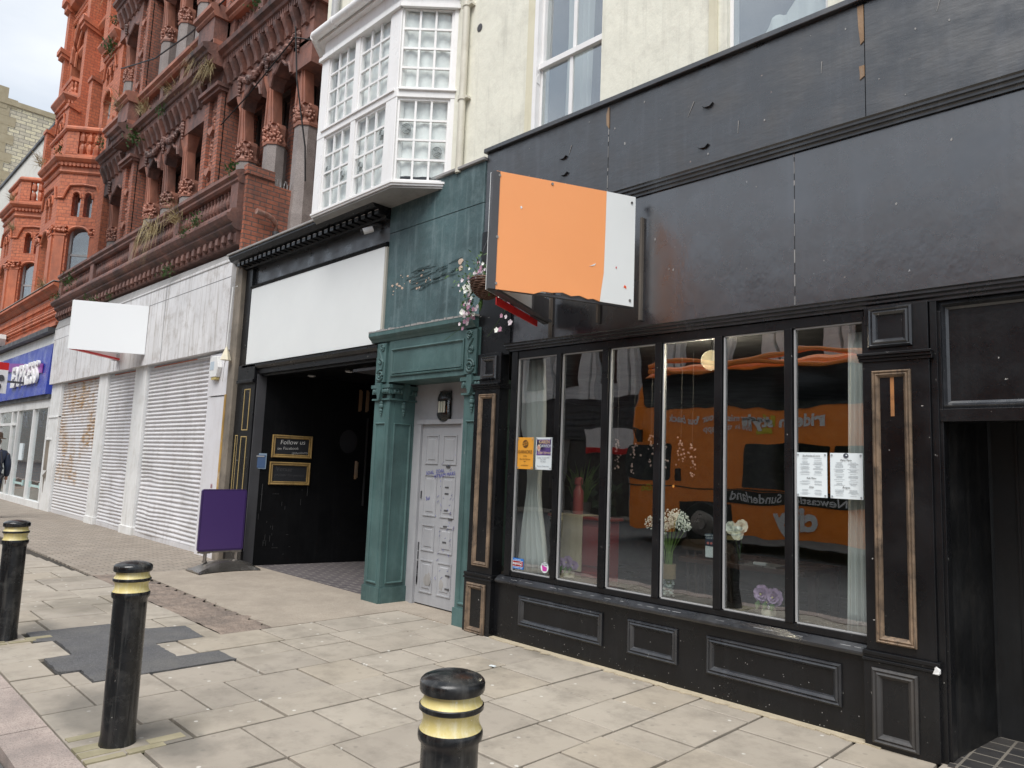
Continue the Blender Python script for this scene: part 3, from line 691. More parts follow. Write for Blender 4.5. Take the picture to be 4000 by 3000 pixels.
curtain('curtain',(-5.15,-4.75),(-5.02,-4.62),.605,2.70,.22,'grey white curtain with tied waist in the leftmost pane',gather=(.42,-4.85,.085),nf=5,amp=.03)
curtain('curtain',(-1.83,-1.70),(-1.86,-1.70),.605,2.64,.13,'thin net curtain hanging at the right end of the window',nf=4,amp=.015)
# swags of net along the top of each pane
# vases, flowers
def blossom(b,c,r,n=5,tilt=(0,0)):
    for k in range(n):
        a=2*math.pi*k/n+random.random()*.5; d=Vector((math.cos(a)*math.cos(tilt[0]),-.35+.3*random.random(),math.sin(a))).normalized()
        s_=Vector((-math.sin(a),0,math.cos(a)))
        c0=Vector(c); q=c0+d*r; w=r*.5
        i=[b.V(p) for p in (c0,c0+d*r*.5+s_*w,q+s_*w*.4,q-s_*w*.4,c0+d*r*.5-s_*w)]; b.F(i)
def peony(b,c,r,layers=4):
    for l in range(layers):
        rr=r*(1-.22*l); n=9-l
        for k in range(n):
            a=2*math.pi*k/n+l*.4; el=.1+.42*l+random.uniform(-.15,.15)
            d=Vector((math.cos(a)*math.cos(el),-math.sin(el)*.8,math.sin(a)*math.cos(el))); s_=Vector((-math.sin(a),0,math.cos(a)))
            c0=Vector(c)+Vector((0,-.004*l,0)); w=rr*.42
            pts=[c0,c0+d*rr*.6+s_*w,c0+d*rr*.95+s_*w*.6+Vector((0,-rr*.12,0)),c0+d*rr+Vector((0,-rr*.05,0)),c0+d*rr*.95-s_*w*.6+Vector((0,-rr*.12,0)),c0+d*rr*.6-s_*w]
            b.F([b.V(p) for p in pts])
clearg=glass('jar_glass',1.2,.06,tint=(.85,.87,.83))
jute=paint('jute_rope',(.36,.27,.15),.9,.25,(.2,.14,.08,1),.5,.6,120)
def jar(x,y,z,label,cs=((0,.12,.055),(-.075,.105,.045),(.075,.10,.04))):
    t=thing('flower_jar',(x,y,z),label,'flower vase')
    b=MB(); b.lathe((x,y,z),[(.045,0),(.05,.005),(.05,.075),(.038,.095),(.036,.11)],20); b.build('jar',clearg,t)
    b=MB(); b.lathe((x,y,z),[(.052,.025),(.052,.07)],20,cap=False); b.build('fabric_band',flat('linen_band',(.62,.57,.45),.9),t)
    b=MB()
    for dx,dz,r in cs: peony(b,(x+dx,y-.01,z+.12+dz-.08),r*1.15)
    b.build('petals',lilac,t,recalc=False)
    b=MB()
    for dx,dz,r in cs: b.ball((x+dx,y-.05,z+.12+dz-.08),r*.13,8,5)
    b.build('flower_centre',flat('pale_yellow_centre',(.55,.5,.2),.7),t)
    b=MB()
    for dx in (-.06,-.005,.05): 
        b.poly(((x+dx,y-.03,z+.13),(x+dx-.025,y-.05,z+.10),(x+dx-.005,y-.06,z+.06),(x+dx+.02,y-.05,z+.095)))
        b.tube([(x,y,z+.02),(x+dx*.5,y,z+.12)],.003,5)
    b.build('leaf',green,t,recalc=False); return t
jar(-4.43,.30,.60,'jar of lilac peonies beside the beige runner in the second pane')
jar(-2.44,.20,.60,'jar of lilac peonies on the shelf in the fifth pane',((-.04,.13,.06),(.05,.12,.06),(.01,.08,.04)))
# gypsophila vase
t=thing('flower_vase',(-3.36,.30,.60),'tall glass vase of white gypsophila with rope and white pebbles','flower vase')
b=MB(); b.lathe((-3.36,.3,.60),[(.058,0),(.06,.01),(.06,.36)],24); b.build('vase',clearg,t)
b=MB()
for k in range(16): b.lathe((-3.36,.3,.755),[(.062,k*.0075),(.0655,k*.0075+.00375),(.062,k*.0075+.0075)],24,cap=False)
b.build('rope_wrap',jute,t)
b=MB()
for k in range(110):
    a=random.random()*6.28; r=.05*math.sqrt(random.random()); b.ball((-3.36+r*math.cos(a),.3+r*math.sin(a),.615+random.random()*.13),random.uniform(.009,.014),7,5,(1,1,.7))
b.build('pebbles',paper,t,smooth=True)
b=MB(); heads=[(-3.30,1.22),(-3.22,1.25),(-3.36,1.20),(-3.44,1.24),(-3.52,1.20),(-3.27,1.28),(-3.40,1.16),(-3.33,1.27),(-3.20,1.20)]
for hx,hz in heads:
    for k in range(2): b.tube([(-3.36+random.uniform(-.03,.03),.3,.65),(-3.36+(hx+3.36)*.25,.3,.98),(hx+random.uniform(-.02,.02),.28+random.uniform(-.04,.04),hz-.02)],.0028,4)
b.build('stems',flat('fresh_stem',(.20,.33,.08),.5),t)
b=MB()
for hx,hz in heads:
    for k in range(75):
        d=Vector((random.gauss(0,1),random.gauss(0,1),random.gauss(0,1))).normalized()*random.random()**.4
        b.ball((hx+d.x*.062,.28+d.y*.06,hz+d.z*.058),random.uniform(.004,.0075),5,3)
b.build('flower_heads',whitepet,t)
t=thing('flower_jar',(-2.80,.45,.94),'white roses in a small jar behind the fourth and fifth panes','flower vase')
b=MB(); 
for dx,dz in ((-.05,.27),(.04,.29),(.0,.23)): peony(b,(-2.80+dx,.42,.94+dz),.055,5)
b.build('petals',whitepet,t,recalc=False)
b=MB(); b.tube([(-2.80,.45,.96),(-2.84,.44,1.2)],.003,5); b.tube([(-2.80,.45,.96),(-2.77,.44,1.2)],.003,5); b.build('stems',green,t)
b=MB(); b.lathe((-2.80,.45,.94),[(.035,0),(.035,.12),(.03,.14)],16); b.build('jar',clearg,t)
# pub table behind (carries the roses, the card and the clipboard)
t=thing('pub_table',(-2.95,.75,.02),'dark square pub table behind the fourth pane','table')
dkw=paint('dark_varnished_wood',(.035,.018,.012),.3,.3)
b=MB(); b.box(-3.3,-2.25,.36,1.1,.90,.938); b.build('tabletop',dkw,t,bevel=.005)
for x in (-3.25,-2.32):
    for y in (.62,1.05):
        b=MB(); b.box(x,x+.06,y-.02,y+.04,.02,.9); b.build('leg',dkw,t)
t=thing('happy_hour_card',(-3.02,.42,.94),'small navy and white cocktail card standing on the table','menu card')
b=MB(); b.box(-3.085,-2.965,.42,.423,.955,1.145); b.build('card',paper,t)
b=MB(); b.box(-3.085,-2.965,.4185,.4195,1.045,1.145); b.build('navy_panel',flat('navy',(.03,.05,.085),.5),t)
text('lettering','HAPPY HOUR\nCOCKTAILS',.021,(-3.025,.417,1.12),paper,t)
b=MB()
for x in (-3.06,-3.03,-2.995): b.tube([(x,.417,1.068),(x,.415,1.068)],.011,10)
b.build('drinks_picture',flat('pink_drink',(.6,.2,.18),.5),t)
t=thing('clipboard',(-2.59,.40,.94),'flat steel clipboard lying on the pub table','clipboard')
b=MB(); b.box(-2.72,-2.46,.365,.56,.938,.952); b.build('board',steel,t); b=MB(); b.box(-2.64,-2.54,.36,.39,.952,.972); b.build('clip',greyp,t)
# spindle-back chair
t=thing('spindle_chair',(-3.1,.75,.02),'dark wooden spindle-back chair tucked behind the fourth pane','chair')
chw=paint('chair_wood',(.05,.032,.02),.4,.3)
b=MB(); b.rings([[(x,.50,z),(x,.525,z),(x,.525,z+h),(x,.50,z+h)] for x,z,h in ((-3.36,1.0,.03),(-3.33,.985,.085),(-3.1,.99,.10),(-2.9,.985,.085),(-2.87,1.0,.03))]); b.build('top_rail',chw,t)
for k in range(6):
    x=-3.31+k*.078; b=MB(); b.tube([(x,.51,1.0),(x,.53,.8),(x,.56,.47)],[.010,.015,.010],8); b.build('spindle',chw,t)
b=MB(); b.box(-3.34,-2.88,.52,.95,.44,.475); b.build('seat',chw,t,bevel=.01)
for x in (-3.31,-2.92):
    for y in (.56,.9): b=MB(); b.tube([(x,y,.44),(x,y,.02)],.018,8); b.build('leg',chw,t)
# red cabinet with burlap runner, red bottle, spiky plant
t=thing('red_cabinet',(-4.85,1.1,.02),'glossy red cabinet behind the second pane','cabinet')
rv=flat('red_lacquer',(.26,.012,.008),.3)
b=MB(); b.box(-5.16,-4.42,.86,1.06,.02,1.12); b.build('body',rv,t,bevel=.01); b=MB(); b.box(-5.19,-4.39,.82,1.09,1.12,1.15); b.build('top',rv,t,bevel=.006)
b=MB(); b.box(-5.11,-4.47,.845,.86,.15,.6); b.box(-5.11,-4.47,.845,.86,.66,1.05); b.build('drawer_front',rv,t,bevel=.008)
b=MB(); b.rings([[(x,.80+.006*math.sin(i*2.),z) for i,x in enumerate((-5.11,-4.98,-4.84,-4.70))]+[(x,.812,z) for x in (-4.70,-5.11)] for z in (.60,.75,.95,1.15)]); b.box(-5.11,-4.70,.80,1.08,1.152,1.16)
tag(b.build('table_runner',paint('burlap',(.66,.56,.38),.9,.15,(.3,.24,.15,1),.4,.6,120)),'beige burlap runner draped over the red cabinet','runner')
t=thing('red_bottle',(-4.88,.95,1.16),'dusty pink bottle standing on the cabinet','bottle')
b=MB(); b.lathe((-4.88,.95,1.16),[(.05,0),(.055,.01),(.055,.24),(.035,.27),(.03,.30),(.045,.31),(.045,.37),(.03,.385)],20); b.build('bottle',flat('dusty_red',(.42,.10,.10),.35),t,smooth=True)
t=thing('spiky_plant',(-4.95,1.05,1.15),'spiky green plant with broad leaves behind the second pane','plant')
b=MB()
for k in range(46):
    a=random.random()*6.28; l=random.uniform(.35,.62); r=random.uniform(.05,.30); w=.009
    p0=Vector((-4.95+.04*math.cos(a),1.08+.04*math.sin(a),1.22)); p1=p0+Vector((r*.4*math.cos(a),r*.4*math.sin(a),l*.6)); p2=p0+Vector((r*1.1*math.cos(a),r*1.1*math.sin(a),l*random.uniform(.7,1)))
    b.F([b.V(p) for p in (p0+Vector((w,0,0)),p1+Vector((w,0,0)),p2,p1-Vector((w,0,0)),p0-Vector((w,0,0)))])
b.build('leaves',flat('spiky_leaf',(.12,.22,.06),.5),t,recalc=False)
b=MB()
for k in range(14):
    c=Vector((-4.75+random.uniform(-.15,.25),1.25+random.uniform(-.2,.1),1.45+random.uniform(-.25,.15))); r=random.uniform(.05,.09); a=random.random()*6.28
    b.F([b.V(c+Vector((r*math.cos(a+q)*(1.4 if q in (0,3.14) else .6),.03*math.sin(q*2),r*math.sin(a+q)))) for q in (0,.8,1.57,2.4,3.14,4,4.7,5.5)])
b.build('broad_leaves',greend,t,recalc=False)
b=MB(); b.lathe((-4.95,1.08,1.15),[(.08,0),(.10,.02),(.11,.12),(.105,.13)],18); b.build('pot',greydk,t)
# globe lamp
t=thing('globe_lamp',(-2.96,.42,2.5),'round cream globe lamp glowing at the top of the fourth pane','lamp')
gm=flat('globe_cream',(.85,.68,.40),.3,emit=.42)
b=MB(); b.ball((-2.99,.32,2.565),.082,24,16); b.build('globe',gm,t,smooth=True); b=MB(); b.tube([(-2.99,.32,2.645),(-2.99,.32,2.77)],.006,8); b.build('cord',greydk,t)
ld=bpy.data.lights.new('globe_light','POINT'); ld.energy=120; ld.color=(1,.84,.62); ld.shadow_soft_size=.09
lo=bpy.data.objects.new('globe_light',ld); COL.objects.link(lo); lo.parent=t; lo.location=(-.03,-.10,.065)
for (x,z) in ((-4.36,1.92),(-3.75,1.90)):
    pass
# hanging artificial blossom strands
t=thing('hanging_blossom',(-3.75,.9,1.6),'strands of faded pink blossom hanging inside the third and fourth panes','garland')
b=MB()
for x,z0 in ((-4.35,1.95),(-4.15,1.9),(-3.95,1.98),(-3.8,1.92),(-3.62,1.96),(-3.5,1.9)):
    for k in range(24): b.ball((x+random.gauss(0,.018),.9+random.gauss(0,.02),z0-.3*random.random()**1.3),random.uniform(.006,.012),5,3)
b.build('blossom',flat('faded_pink',(.5,.38,.36),.8),t)
b=MB()
for x,z0 in ((-4.35,1.95),(-4.15,1.9),(-3.95,1.98),(-3.8,1.92),(-3.62,1.96),(-3.5,1.9)): b.tube([(x,.9,z0),(x,.9,2.76)],.002,4)
b.build('string',greydk,t)
# ================= V-shaped projecting sign boxes
def vsign(nm,label,A,B,Tp,z0,z1,kind):
    t=thing(nm,(Tp[0],0,z0),label,'sign')
    def bd(name,P0,P1,za,zb,th,mat,s0=0.,s1=1.,off=0.,**k):
        P0=Vector((*P0,0)); P1=Vector((*P1,0)); d=P1-P0; n=Vector((d.y,-d.x,0)).normalized()
        if kind.get('flip'): n=-n
        a=P0+d*s0+n*off; c=P0+d*s1+n*off; b=MB(); b.prism([a.xy,c.xy,(c-n*th).xy,(a-n*th).xy],za,zb); return b.build(name,mat,t,**k)
    return t,bd
t,bd=vsign('projecting_sign','large orange and white V-shaped sign jutting from the pub fascia',None,None,(-3.97,-1.28),2.98,3.96,{})
A1=Vector((-3.48,-.10,0)); T1=Vector((-3.965,-1.285,0)); A2=Vector((-4.50,-.10,0))
d=(T1-A1); nr=Vector((-d.y,d.x,0)).normalized(); nr=-nr if nr.x<0 else nr
def bpoly(pts,name,mat,th=.012,off=0.,par=t,A=A1,D=d,Nn=nr):
    b=MB(); f=[(A+D*s+Nn*off) for s,z in pts]; r=[(p-Nn*th) for p in f]
    b.hexa([(p.x,p.y,z) for p,(s,z) in zip(f,pts)],[(p.x,p.y,z) for p,(s,z) in zip(r,pts)]); return b.build(name,mat,par)
bpoly([(.0,3.0),(.0,3.958),(.2225,3.955),(.2245,3.62),(.229,3.25),(.245,3.10),(.253,3.005)],'white_board',board)
ragged=[(.2535,3.005),(.30,3.02),(.34,3.01),(.40,3.03),(.46,3.015),(.52,3.035),(.60,3.02),(.66,3.02),(.70,3.0),(.72,2.99),(1.0,2.985),(1.0,3.934),(.223,3.955),(.225,3.62),(.2295,3.25),(.2455,3.10)]
bpoly(ragged,'orange_board',orange)
b=MB()
for s,z in ((.03,3.90),(.03,3.05),(.62,3.92),(.98,3.90),(.98,3.4),(.975,3.03)):
    p=A1+d*s; b.tube([(p.x,p.y,z),(p.x+nr.x*.006,p.y+nr.y*.006,z)],.011,10)
b.build('screw',steel,t)
bpoly([(.135,3.305),(.135,3.32),(.142,3.32),(.142,3.305)],'red_speck',redm,.002,.003); bpoly([(.072,3.175),(.06,3.165),(.058,3.145),(.08,3.155)],'red_fleck',flat('vermilion',(.8,.1,.02),.5),.002,.003)
bpoly([(.33,3.29),(.30,3.30),(.29,3.32),(.34,3.285)],'worn_fleck',paper,.002,.003); bpoly([(.83,3.66),(.82,3.67),(.825,3.685),(.835,3.68)],'worn_fleck',paper,.002,.003)
# frame between the boards
b=MB(); b.prism([(-3.49,-.085),(-3.975,-1.27),(-4.49,-.085),(-4.44,-.085),(-3.975,-1.20),(-3.53,-.085)],3.915,3.935); b.prism([(-3.49,-.085),(-3.97,-1.26),(-3.99,-1.21),(-3.53,-.085)],2.99,3.01)
b.prism([(-3.975,-1.31),(-4.035,-1.285),(-4.0,-1.24),(-3.95,-1.26)],2.985,3.93); b.build('frame',greydk,t)
d2=(A2-T1); n2=Vector((d2.y,-d2.x,0)).normalized(); n2=-n2 if n2.x>0 else n2
T2=Vector((-4.03,-1.29,0)); d2=A2-T2
bpoly([(0,2.985),(0,3.935),(1,3.95),(1,2.99)],'back_board',board,.012,0,t,T2,d2,n2)
bpoly([(0.01,2.98),(0.01,3.0),(1,3.0),(1,2.98)],'lower_rail',greydk,.07,-.012,t,T2,d2,n2)
bpoly([(.17,2.915),(.17,2.978),(.88,2.978),(.88,2.915)],'red_strip',redm,.01,.01,t,T2,d2,n2)
b=MB(); b.tube([(-3.985,-1.27,3.3),(-3.985,-1.27,3.36)],.012,8); b.tube([(-3.985,-1.27,3.6),(-3.985,-1.27,3.66)],.012,8); b.tube([(-3.985,-1.27,3.85),(-3.985,-1.27,3.9)],.012,8); b.build('hinge',steel,t)
def batten(x,z0,z1):
    b=MB(); b.box(x-.011,x+.011,-.02,.012,z0,z1); return b.build('batten',paint('dark_batten%d'%int(-x*100),(.10,.085,.07),.7,.3),t)
batten(-3.475,2.90,3.80); batten(-4.50,2.85,3.9); batten(-3.93,2.93,3.3)
b=MB(); b.prism([(-4.52,-.075),(-4.46,-.075),(-4.35,-.40),(-4.38,-.42)],2.97,3.20); b.build('bracket',greydk,t)
# ---- hanging basket
t=thing('hanging_basket',(-5.13,-.30,3.2),'wicker hanging basket of trailing pale flowers behind the orange sign','hanging basket')
wick=paint('wicker',(.11,.05,.028),.6,.5,(.03,.015,.01,1),.5,.5,80)
C0=(-5.09,-.30,3.445)
b=MB()
for k in range(13):
    a=math.radians(2+k*6.8); r=.165*math.cos(a); z=-.19*math.sin(a)
    pts=[]
    for q in range(40):
        u=2*math.pi*q/40; rr=r+.006*math.sin(q*math.pi/2+k*math.pi/2*1.0)
        pts.append((C0[0]+rr*math.cos(u),C0[1]+rr*math.sin(u),C0[2]+z))
    pts.append(pts[0]); b.tube(pts,.0105,5,cap=False)
b.build('wicker_bowl',wick,t,smooth=True)
b=MB(); b.lathe(C0,[(.01,-.175),(.08,-.15),(.13,-.10),(.15,-.02)],20); b.build('liner',inner,t)
b=MB()
for a in (0,2.1,4.2): b.tube([(C0[0]+.15*math.cos(a),C0[1]+.15*math.sin(a),C0[2]),(C0[0],C0[1],C0[2]+.45)],.003,4)
b.tube([(C0[0],C0[1],C0[2]+.45),(C0[0],-.02,C0[2]+.47)],.01,6); b.build('chain_and_hook',greydk,t)
strands=[]
for k in range(18):
    a=random.random()*6.28; r=random.uniform(.04,.17); strands.append(((C0[0]+r*math.cos(a),C0[1]+r*math.sin(a),C0[2]+random.uniform(.03,.17)),1))
for k in range(24): strands.append(((C0[0]-.26+random.gauss(0,.05),C0[1]+random.uniform(-.12,.05),C0[2]+.05-random.random()*.42),1))
for p in ((-4.83,-.30,3.15),(-4.80,-.3,3.05),(-4.84,-.33,3.22),(-4.77,-.28,2.99),(-4.90,-.3,2.93),(-4.95,-.3,3.36),(-5.37,-.3,3.07),(-5.40,-.32,3.04),(-5.34,-.3,3.1),(-5.38,-.28,3.02)): strands.append((p,1.2))
b1,b2,b3=MB(),MB(),MB()
for i,(p,s_) in enumerate(strands):
    for q in range(2): blossom((b1,b1,b2,b2,b1,b3)[random.randrange(6)] if i%6 else b3,(p[0]+random.gauss(0,.022),p[1]+random.gauss(0,.03),p[2]+random.gauss(0,.022)),random.uniform(.014,.027)*s_)
b1.build('pale_petals',petal,t,recalc=False)['kind']='stuff'; b2.build('white_petals',whitepet,t,recalc=False)['kind']='stuff'; b3.build('mauve_petals',mauve,t,recalc=False)['kind']='stuff'
b=MB()
for k in range(260):
    c=Vector((C0[0]-.12+random.gauss(0,.12),C0[1]+random.gauss(0,.1),C0[2]+.05+random.gauss(0,.09))) if k<150 else Vector((C0[0]-.26+random.gauss(0,.05),C0[1],C0[2]-random.random()*.35))
    a=random.random()*6.28; l=random.uniform(.02,.045); b.poly((c,c+Vector((l*.4,.01,l*.3)),c+Vector((l*math.cos(a),-.02,l*math.sin(a))),c+Vector((-l*.2,0,l*.4))))
for k in range(34):
    a=random.random()*6.28; l=random.uniform(.10,.26); p=Vector((C0[0]+random.gauss(-.04,.09),C0[1]+random.gauss(0,.06),C0[2]+.02)); d=Vector((math.cos(a),.4*math.sin(a),random.uniform(-.2,1.1)))
    b.tube([p,p+d*l*.5,p+d*l+Vector((0,0,-.05))],.0018,3)
b.tube([(-4.86,-.3,3.3),(-4.82,-.3,3.1),(-4.95,-.3,2.96),(-5.05,-.3,2.87)],.0025,4); b.tube([(-5.3,-.3,3.45),(-5.42,-.3,3.2),(-5.45,-.3,3.0),(-5.62,-.3,2.93),(-5.70,-.3,2.90)],.0025,4)
b.tube([(-5.15,-.3,3.28),(-5.13,-.34,3.20),(-5.14,-.33,3.13)],[.002,.025,.002],5)
b.build('leaves',green,t,recalc=False)['kind']='stuff'

# ================= TEAL SHOPFRONT
ts=thing('teal_doorway_front',(-6.35,0,0),'narrow teal wooden doorway front with peeling board above a pale door','shopfront')
Q=lambda b,name,mat=teal,**k: b.build(name,mat,ts,**k)
b=MB(); b.box(-7.235,-5.52,.0,.12,4.437,4.895); b.box(-7.235,-5.52,.004,.12,3.20,4.43); Q(b,'upper_board',tealboard)
b=MB(); b.box(-7.25,-5.51,-.035,.15,4.90,4.935); Q(b,'lead_coping',lead,bevel=.006)
# peeling ridges and bare flakes on the board
b=MB()
for k in range(26):
    x=random.uniform(-6.95,-6.0); z=3.75+(x+6.5)*.05+random.uniform(-.13,.12); l=random.uniform(.1,.35); s_=random.uniform(.0,.12)
    b.tube([(x,.002,z),(x+l*.5,-.008,z+s_*l+.012*random.random()),(x+l,.002,z+s_*2*l)],[.002,.005,.0015],5)
Q(b,'paint_ridges',tealboard)
b=MB()
for k in range(24):
    x=random.choice((random.gauss(-6.55,.18),random.gauss(-6.95,.1))); z=random.gauss(3.74,.05); r=random.uniform(.006,.022)
    b.prismY([(x+r*random.uniform(.6,1.4)*math.cos(a),z+r*random.uniform(.5,1)*math.sin(a)) for a in (0,1,2,3,4,5)],-.001,.004)
for x,z,w,h in ((-5.86,3.84,.045,.035),(-5.85,3.76,.035,.03)): b.prismY([(x+w*math.cos(a)*random.uniform(.7,1.1),z+h*math.sin(a)*random.uniform(.7,1.1)) for a in [k*.7 for k in range(9)]],-.003,.004)
Q(b,'bare_flakes',flat('bare_undercoat',(.55,.42,.33),.8))
b=MB(); b.mold(-7.39,-5.50,[(.10,3.06),(-.05,3.06),(-.07,3.09),(-.09,3.105),(-.11,3.13),(-.11,3.175),(-.10,3.185),(.10,3.2)]); Q(b,'ledge_cornice')
b=MB(); x=-7.39
while x<-5.52:
    l=random.uniform(.03,.1); b.box(x,x+l,-.113,-.02,3.176,3.19+random.uniform(0,.012)); x+=l+random.uniform(0,.03)
Q(b,'flaking_ledge_top',lead)
b=MB(); b.box(-7.03,-5.66,-.04,.35,2.565,3.06); b.box(-7.32,-7.03,-.02,.30,2.54,3.06); b.box(-5.66,-5.45,-.02,.30,2.54,3.06); Q(b,'head_panel')
b=MB(); b.frame(-6.975,-5.67,2.625,2.955,-.04,[(0,0),(0,.018),(.014,.022),(.028,.005),(.03,0)]); b.box(-6.94,-5.70,-.062,-.04,2.655,2.685); Q(b,'head_panel_moulding')
def scroll(b,x,zt,zb,y,flip=1):
    def sp(cx,cz,r,t0,turns,w):
        n=int(turns*14); return [(cx+flip*(r*(1-.8*i/n))*math.cos(t0+2*math.pi*turns*i/n),y,cz+(r*(1-.8*i/n))*math.sin(t0+2*math.pi*turns*i/n)) for i in range(n+1)]
    b.tube(sp(x,zb+.09,.075,1.2,1.9,0),.014,6); b.tube(sp(x+flip*.02,zt-.06,.045,-1.5,1.6,0),.011,6); b.tube(sp(x-flip*.005,(zt+zb)/2+.02,.04,2.,1.5,0),.011,6)
    b.tube([(x+flip*.03,y,zb+.16),(x+flip*.05,y,zb+.25),(x-flip*.0,y,zb+.34),(x-flip*.03,y,zt-.1)],.012,6)
for x,f in ((-7.17,1),(-5.56,-1)):
    b=MB(); b.box(x-.09,x+.09,-.055,-.0,2.57,3.04); scroll(b,x,3.05,2.56,-.06,f); Q(b,'scroll_console',smooth=False)
# left pilaster + return into the recess, right pilaster
def tealpil(x0,x1,M=None,name='pilaster',drop=True):
    b=MB(M); b.box(x0,x1,-.0,.06,0,2.38)
    b.frame(x0+.05,x1-.05,.22,2.09,0,[(0,0),(0,.016),(.012,.02),(.024,.004),(.024,-.01),(.05,-.012)]); 
    b.box(x0-.01,x1+.01,-.02,.06,0,.18)
    b.box(x0-.02,x1+.02,-.03,.06,2.355,2.375); b.box(x0-.03,x1+.03,-.045,.06,2.50,2.54); b.box(x0-.02,x1+.02,-.03,.06,2.43,2.50)
    n=int((x1-x0)/.045)
    for k in range(n): 
        cx=x0+(k+.5)*(x1-x0)/n; b.ball((cx,-.035,2.462),.021,8,5,(1,.8,1.4))
    xm=(x0+x1)/2; b.prismY([(xm-.035,2.56),(xm+.035,2.56),(xm+.045,2.48),(xm+.02,2.37),(xm,2.36),(xm-.02,2.37),(xm-.045,2.48)],-.07,-.02)
    if drop:
        for z,r in ((2.325,.028),(2.285,.034),(2.235,.024),(2.205,.017),(2.18,.011)): b.ball((xm,-.015,z),r,8,5,(1,.8,1))
    return Q(b,name)
tealpil(-7.33,-7.01)
Mr=Matrix.Translation((-7.01,.0,0))@Matrix.Rotation(math.radians(88),4,'Z')
tealpil(.01,.36,Mr,'recess_pilaster')
b=MB(); b.box(-7.07,-7.005,-.012,.02,0,2.5); Q(b,'corner_bead')
b=MB(); b.box(-7.33,-7.0,.06,.45,0,2.55); b.box(-5.685,-5.42,.06,.45,0,2.55); Q(b,'pilaster_core')
tealpil(-5.69,-5.415)
# lavender wall, frame and door at the back of the recess
b=MB(); b.box(-7.0,-6.88,.36,.42,0,2.60); b.box(-6.88,-5.69,.36,.42,2.135,2.60); b.box(-6.05,-5.69,.36,.42,0,2.135); Q(b,'lavender_surround',lav)
b=MB(); b.box(-6.885,-6.83,.335,.40,0,2.13); b.box(-6.10,-6.05,.335,.40,0,2.13); b.box(-6.9,-6.04,.33,.41,2.085,2.14); Q(b,'door_frame',lav,bevel=.003)
dr=MB(); dr.box(-6.828,-6.102,.372,.41,.02,2.083)
door=Q(dr,'door',lav)
b=MB()
for x0,x1 in ((-6.75,-6.515),(-6.435,-6.19)):
    for z0,z1 in ((1.62,1.96),(1.02,1.50),(.62,.92),(.15,.52)): b.frame(x0,x1,z0,z1,.372,[(0,0),(.0,.010),(.014,.010),(.022,-.018),(.034,-.018),(.055,.008),(.06,.008)]); b.box(x0+.06,x1-.06,.364,.372,z0+.06,z1-.06)
b.build('door_panels',lav,door)
marker=flat('blue_marker',(.05,.05,.28),.6)
b=MB()
for k in range(40):
    x=random.choice((random.gauss(-6.43,.05),random.gauss(-6.25,.05))); z=random.uniform(.3,1.75); l=random.uniform(.012,.045); a=random.choice((.7,.9,.6,2.2)); 
    b.tube([(x,.363,z),(x+l*math.cos(a),.363,z+l*math.sin(a))],.0025,4)
b.build('marker_scribbles',marker,door)
for s_,x,z in (('SOAL  ZOAL',-6.55,1.53),('VITRAM MARS',-6.38,1.50),('Sol',-6.66,1.22)): text('scribble',s_,.06,(x,.361,z),marker,door,roty=8)
b=MB()
for k in range(16):
    x=random.choice((-6.79,-6.33,-6.25,-6.79)); z=random.uniform(.2,1.6); b.box(x-.03 if x>-6.7 else x-.01,x+.035 if x>-6.7 else x+.004,.3600,.371,z,z+(.018 if x>-6.7 else .09))
b.build('scuff_marks',greydk,door)
b=MB()
for x,z,r in ((-6.60,.30,.06),(-6.35,.28,.04)): b.prismY([(x+r*random.uniform(.7,1.1)*math.cos(a),z+r*random.uniform(.9,1.8)*math.sin(a)) for a in [k*.5 for k in range(12)]],.361,.371)
b.build('peeled_patches',lead,door)
# bulkhead lantern over the door
t=thing('wall_lantern',(-6.42,.33,2.14),'black half-round lantern with pale tubes above the lavender door','wall lamp')
X=-6.41
b=MB(); b.rings([[(X+r*math.cos(a),.345-.6*r*math.sin(a),z) for a in [math.pi*k/10 for k in range(11)]] for r,z in ((.03,2.47),(.075,2.455),(.10,2.425),(.112,2.395),(.118,2.375),(.118,2.36),(.11,2.355))]); b.build('hood',bollardblk,t)
b=MB(); b.rings([[(X+r*math.cos(a),.345-.6*r*math.sin(a),z) for a in [math.pi*k/10 for k in range(11)]] for r,z in ((.11,2.215),(.118,2.21),(.118,2.19),(.10,2.155),(.07,2.125),(.025,2.11))]); b.build('base_cup',bollardblk,t)
b=MB(); 
for a in (.05,.9,2.2,3.09): b.tube([(X+.105*math.cos(a),.345-.063*math.sin(a),2.2),(X+.105*math.cos(a),.345-.063*math.sin(a),2.37)],.006,5)
b.box(X-.10,X+.10,.338,.358,2.11,2.47); b.build('back_plate_and_bars',bollardblk,t)
b=MB()
for dx in (-.045,0,.045): b.tube([(X+dx,.30,2.215),(X+dx,.30,2.345)],.016,10)
b.build('pale_tubes',flat('lamp_tube',(.62,.60,.50),.4),t)
b=MB(); b.rings([[(X+.10*math.cos(a),.345-.06*math.sin(a),z) for a in [math.pi*k/10 for k in range(11)]] for z in (2.21,2.36)],cap=False,close=False); b.build('glass',gdark,t,recalc=False)

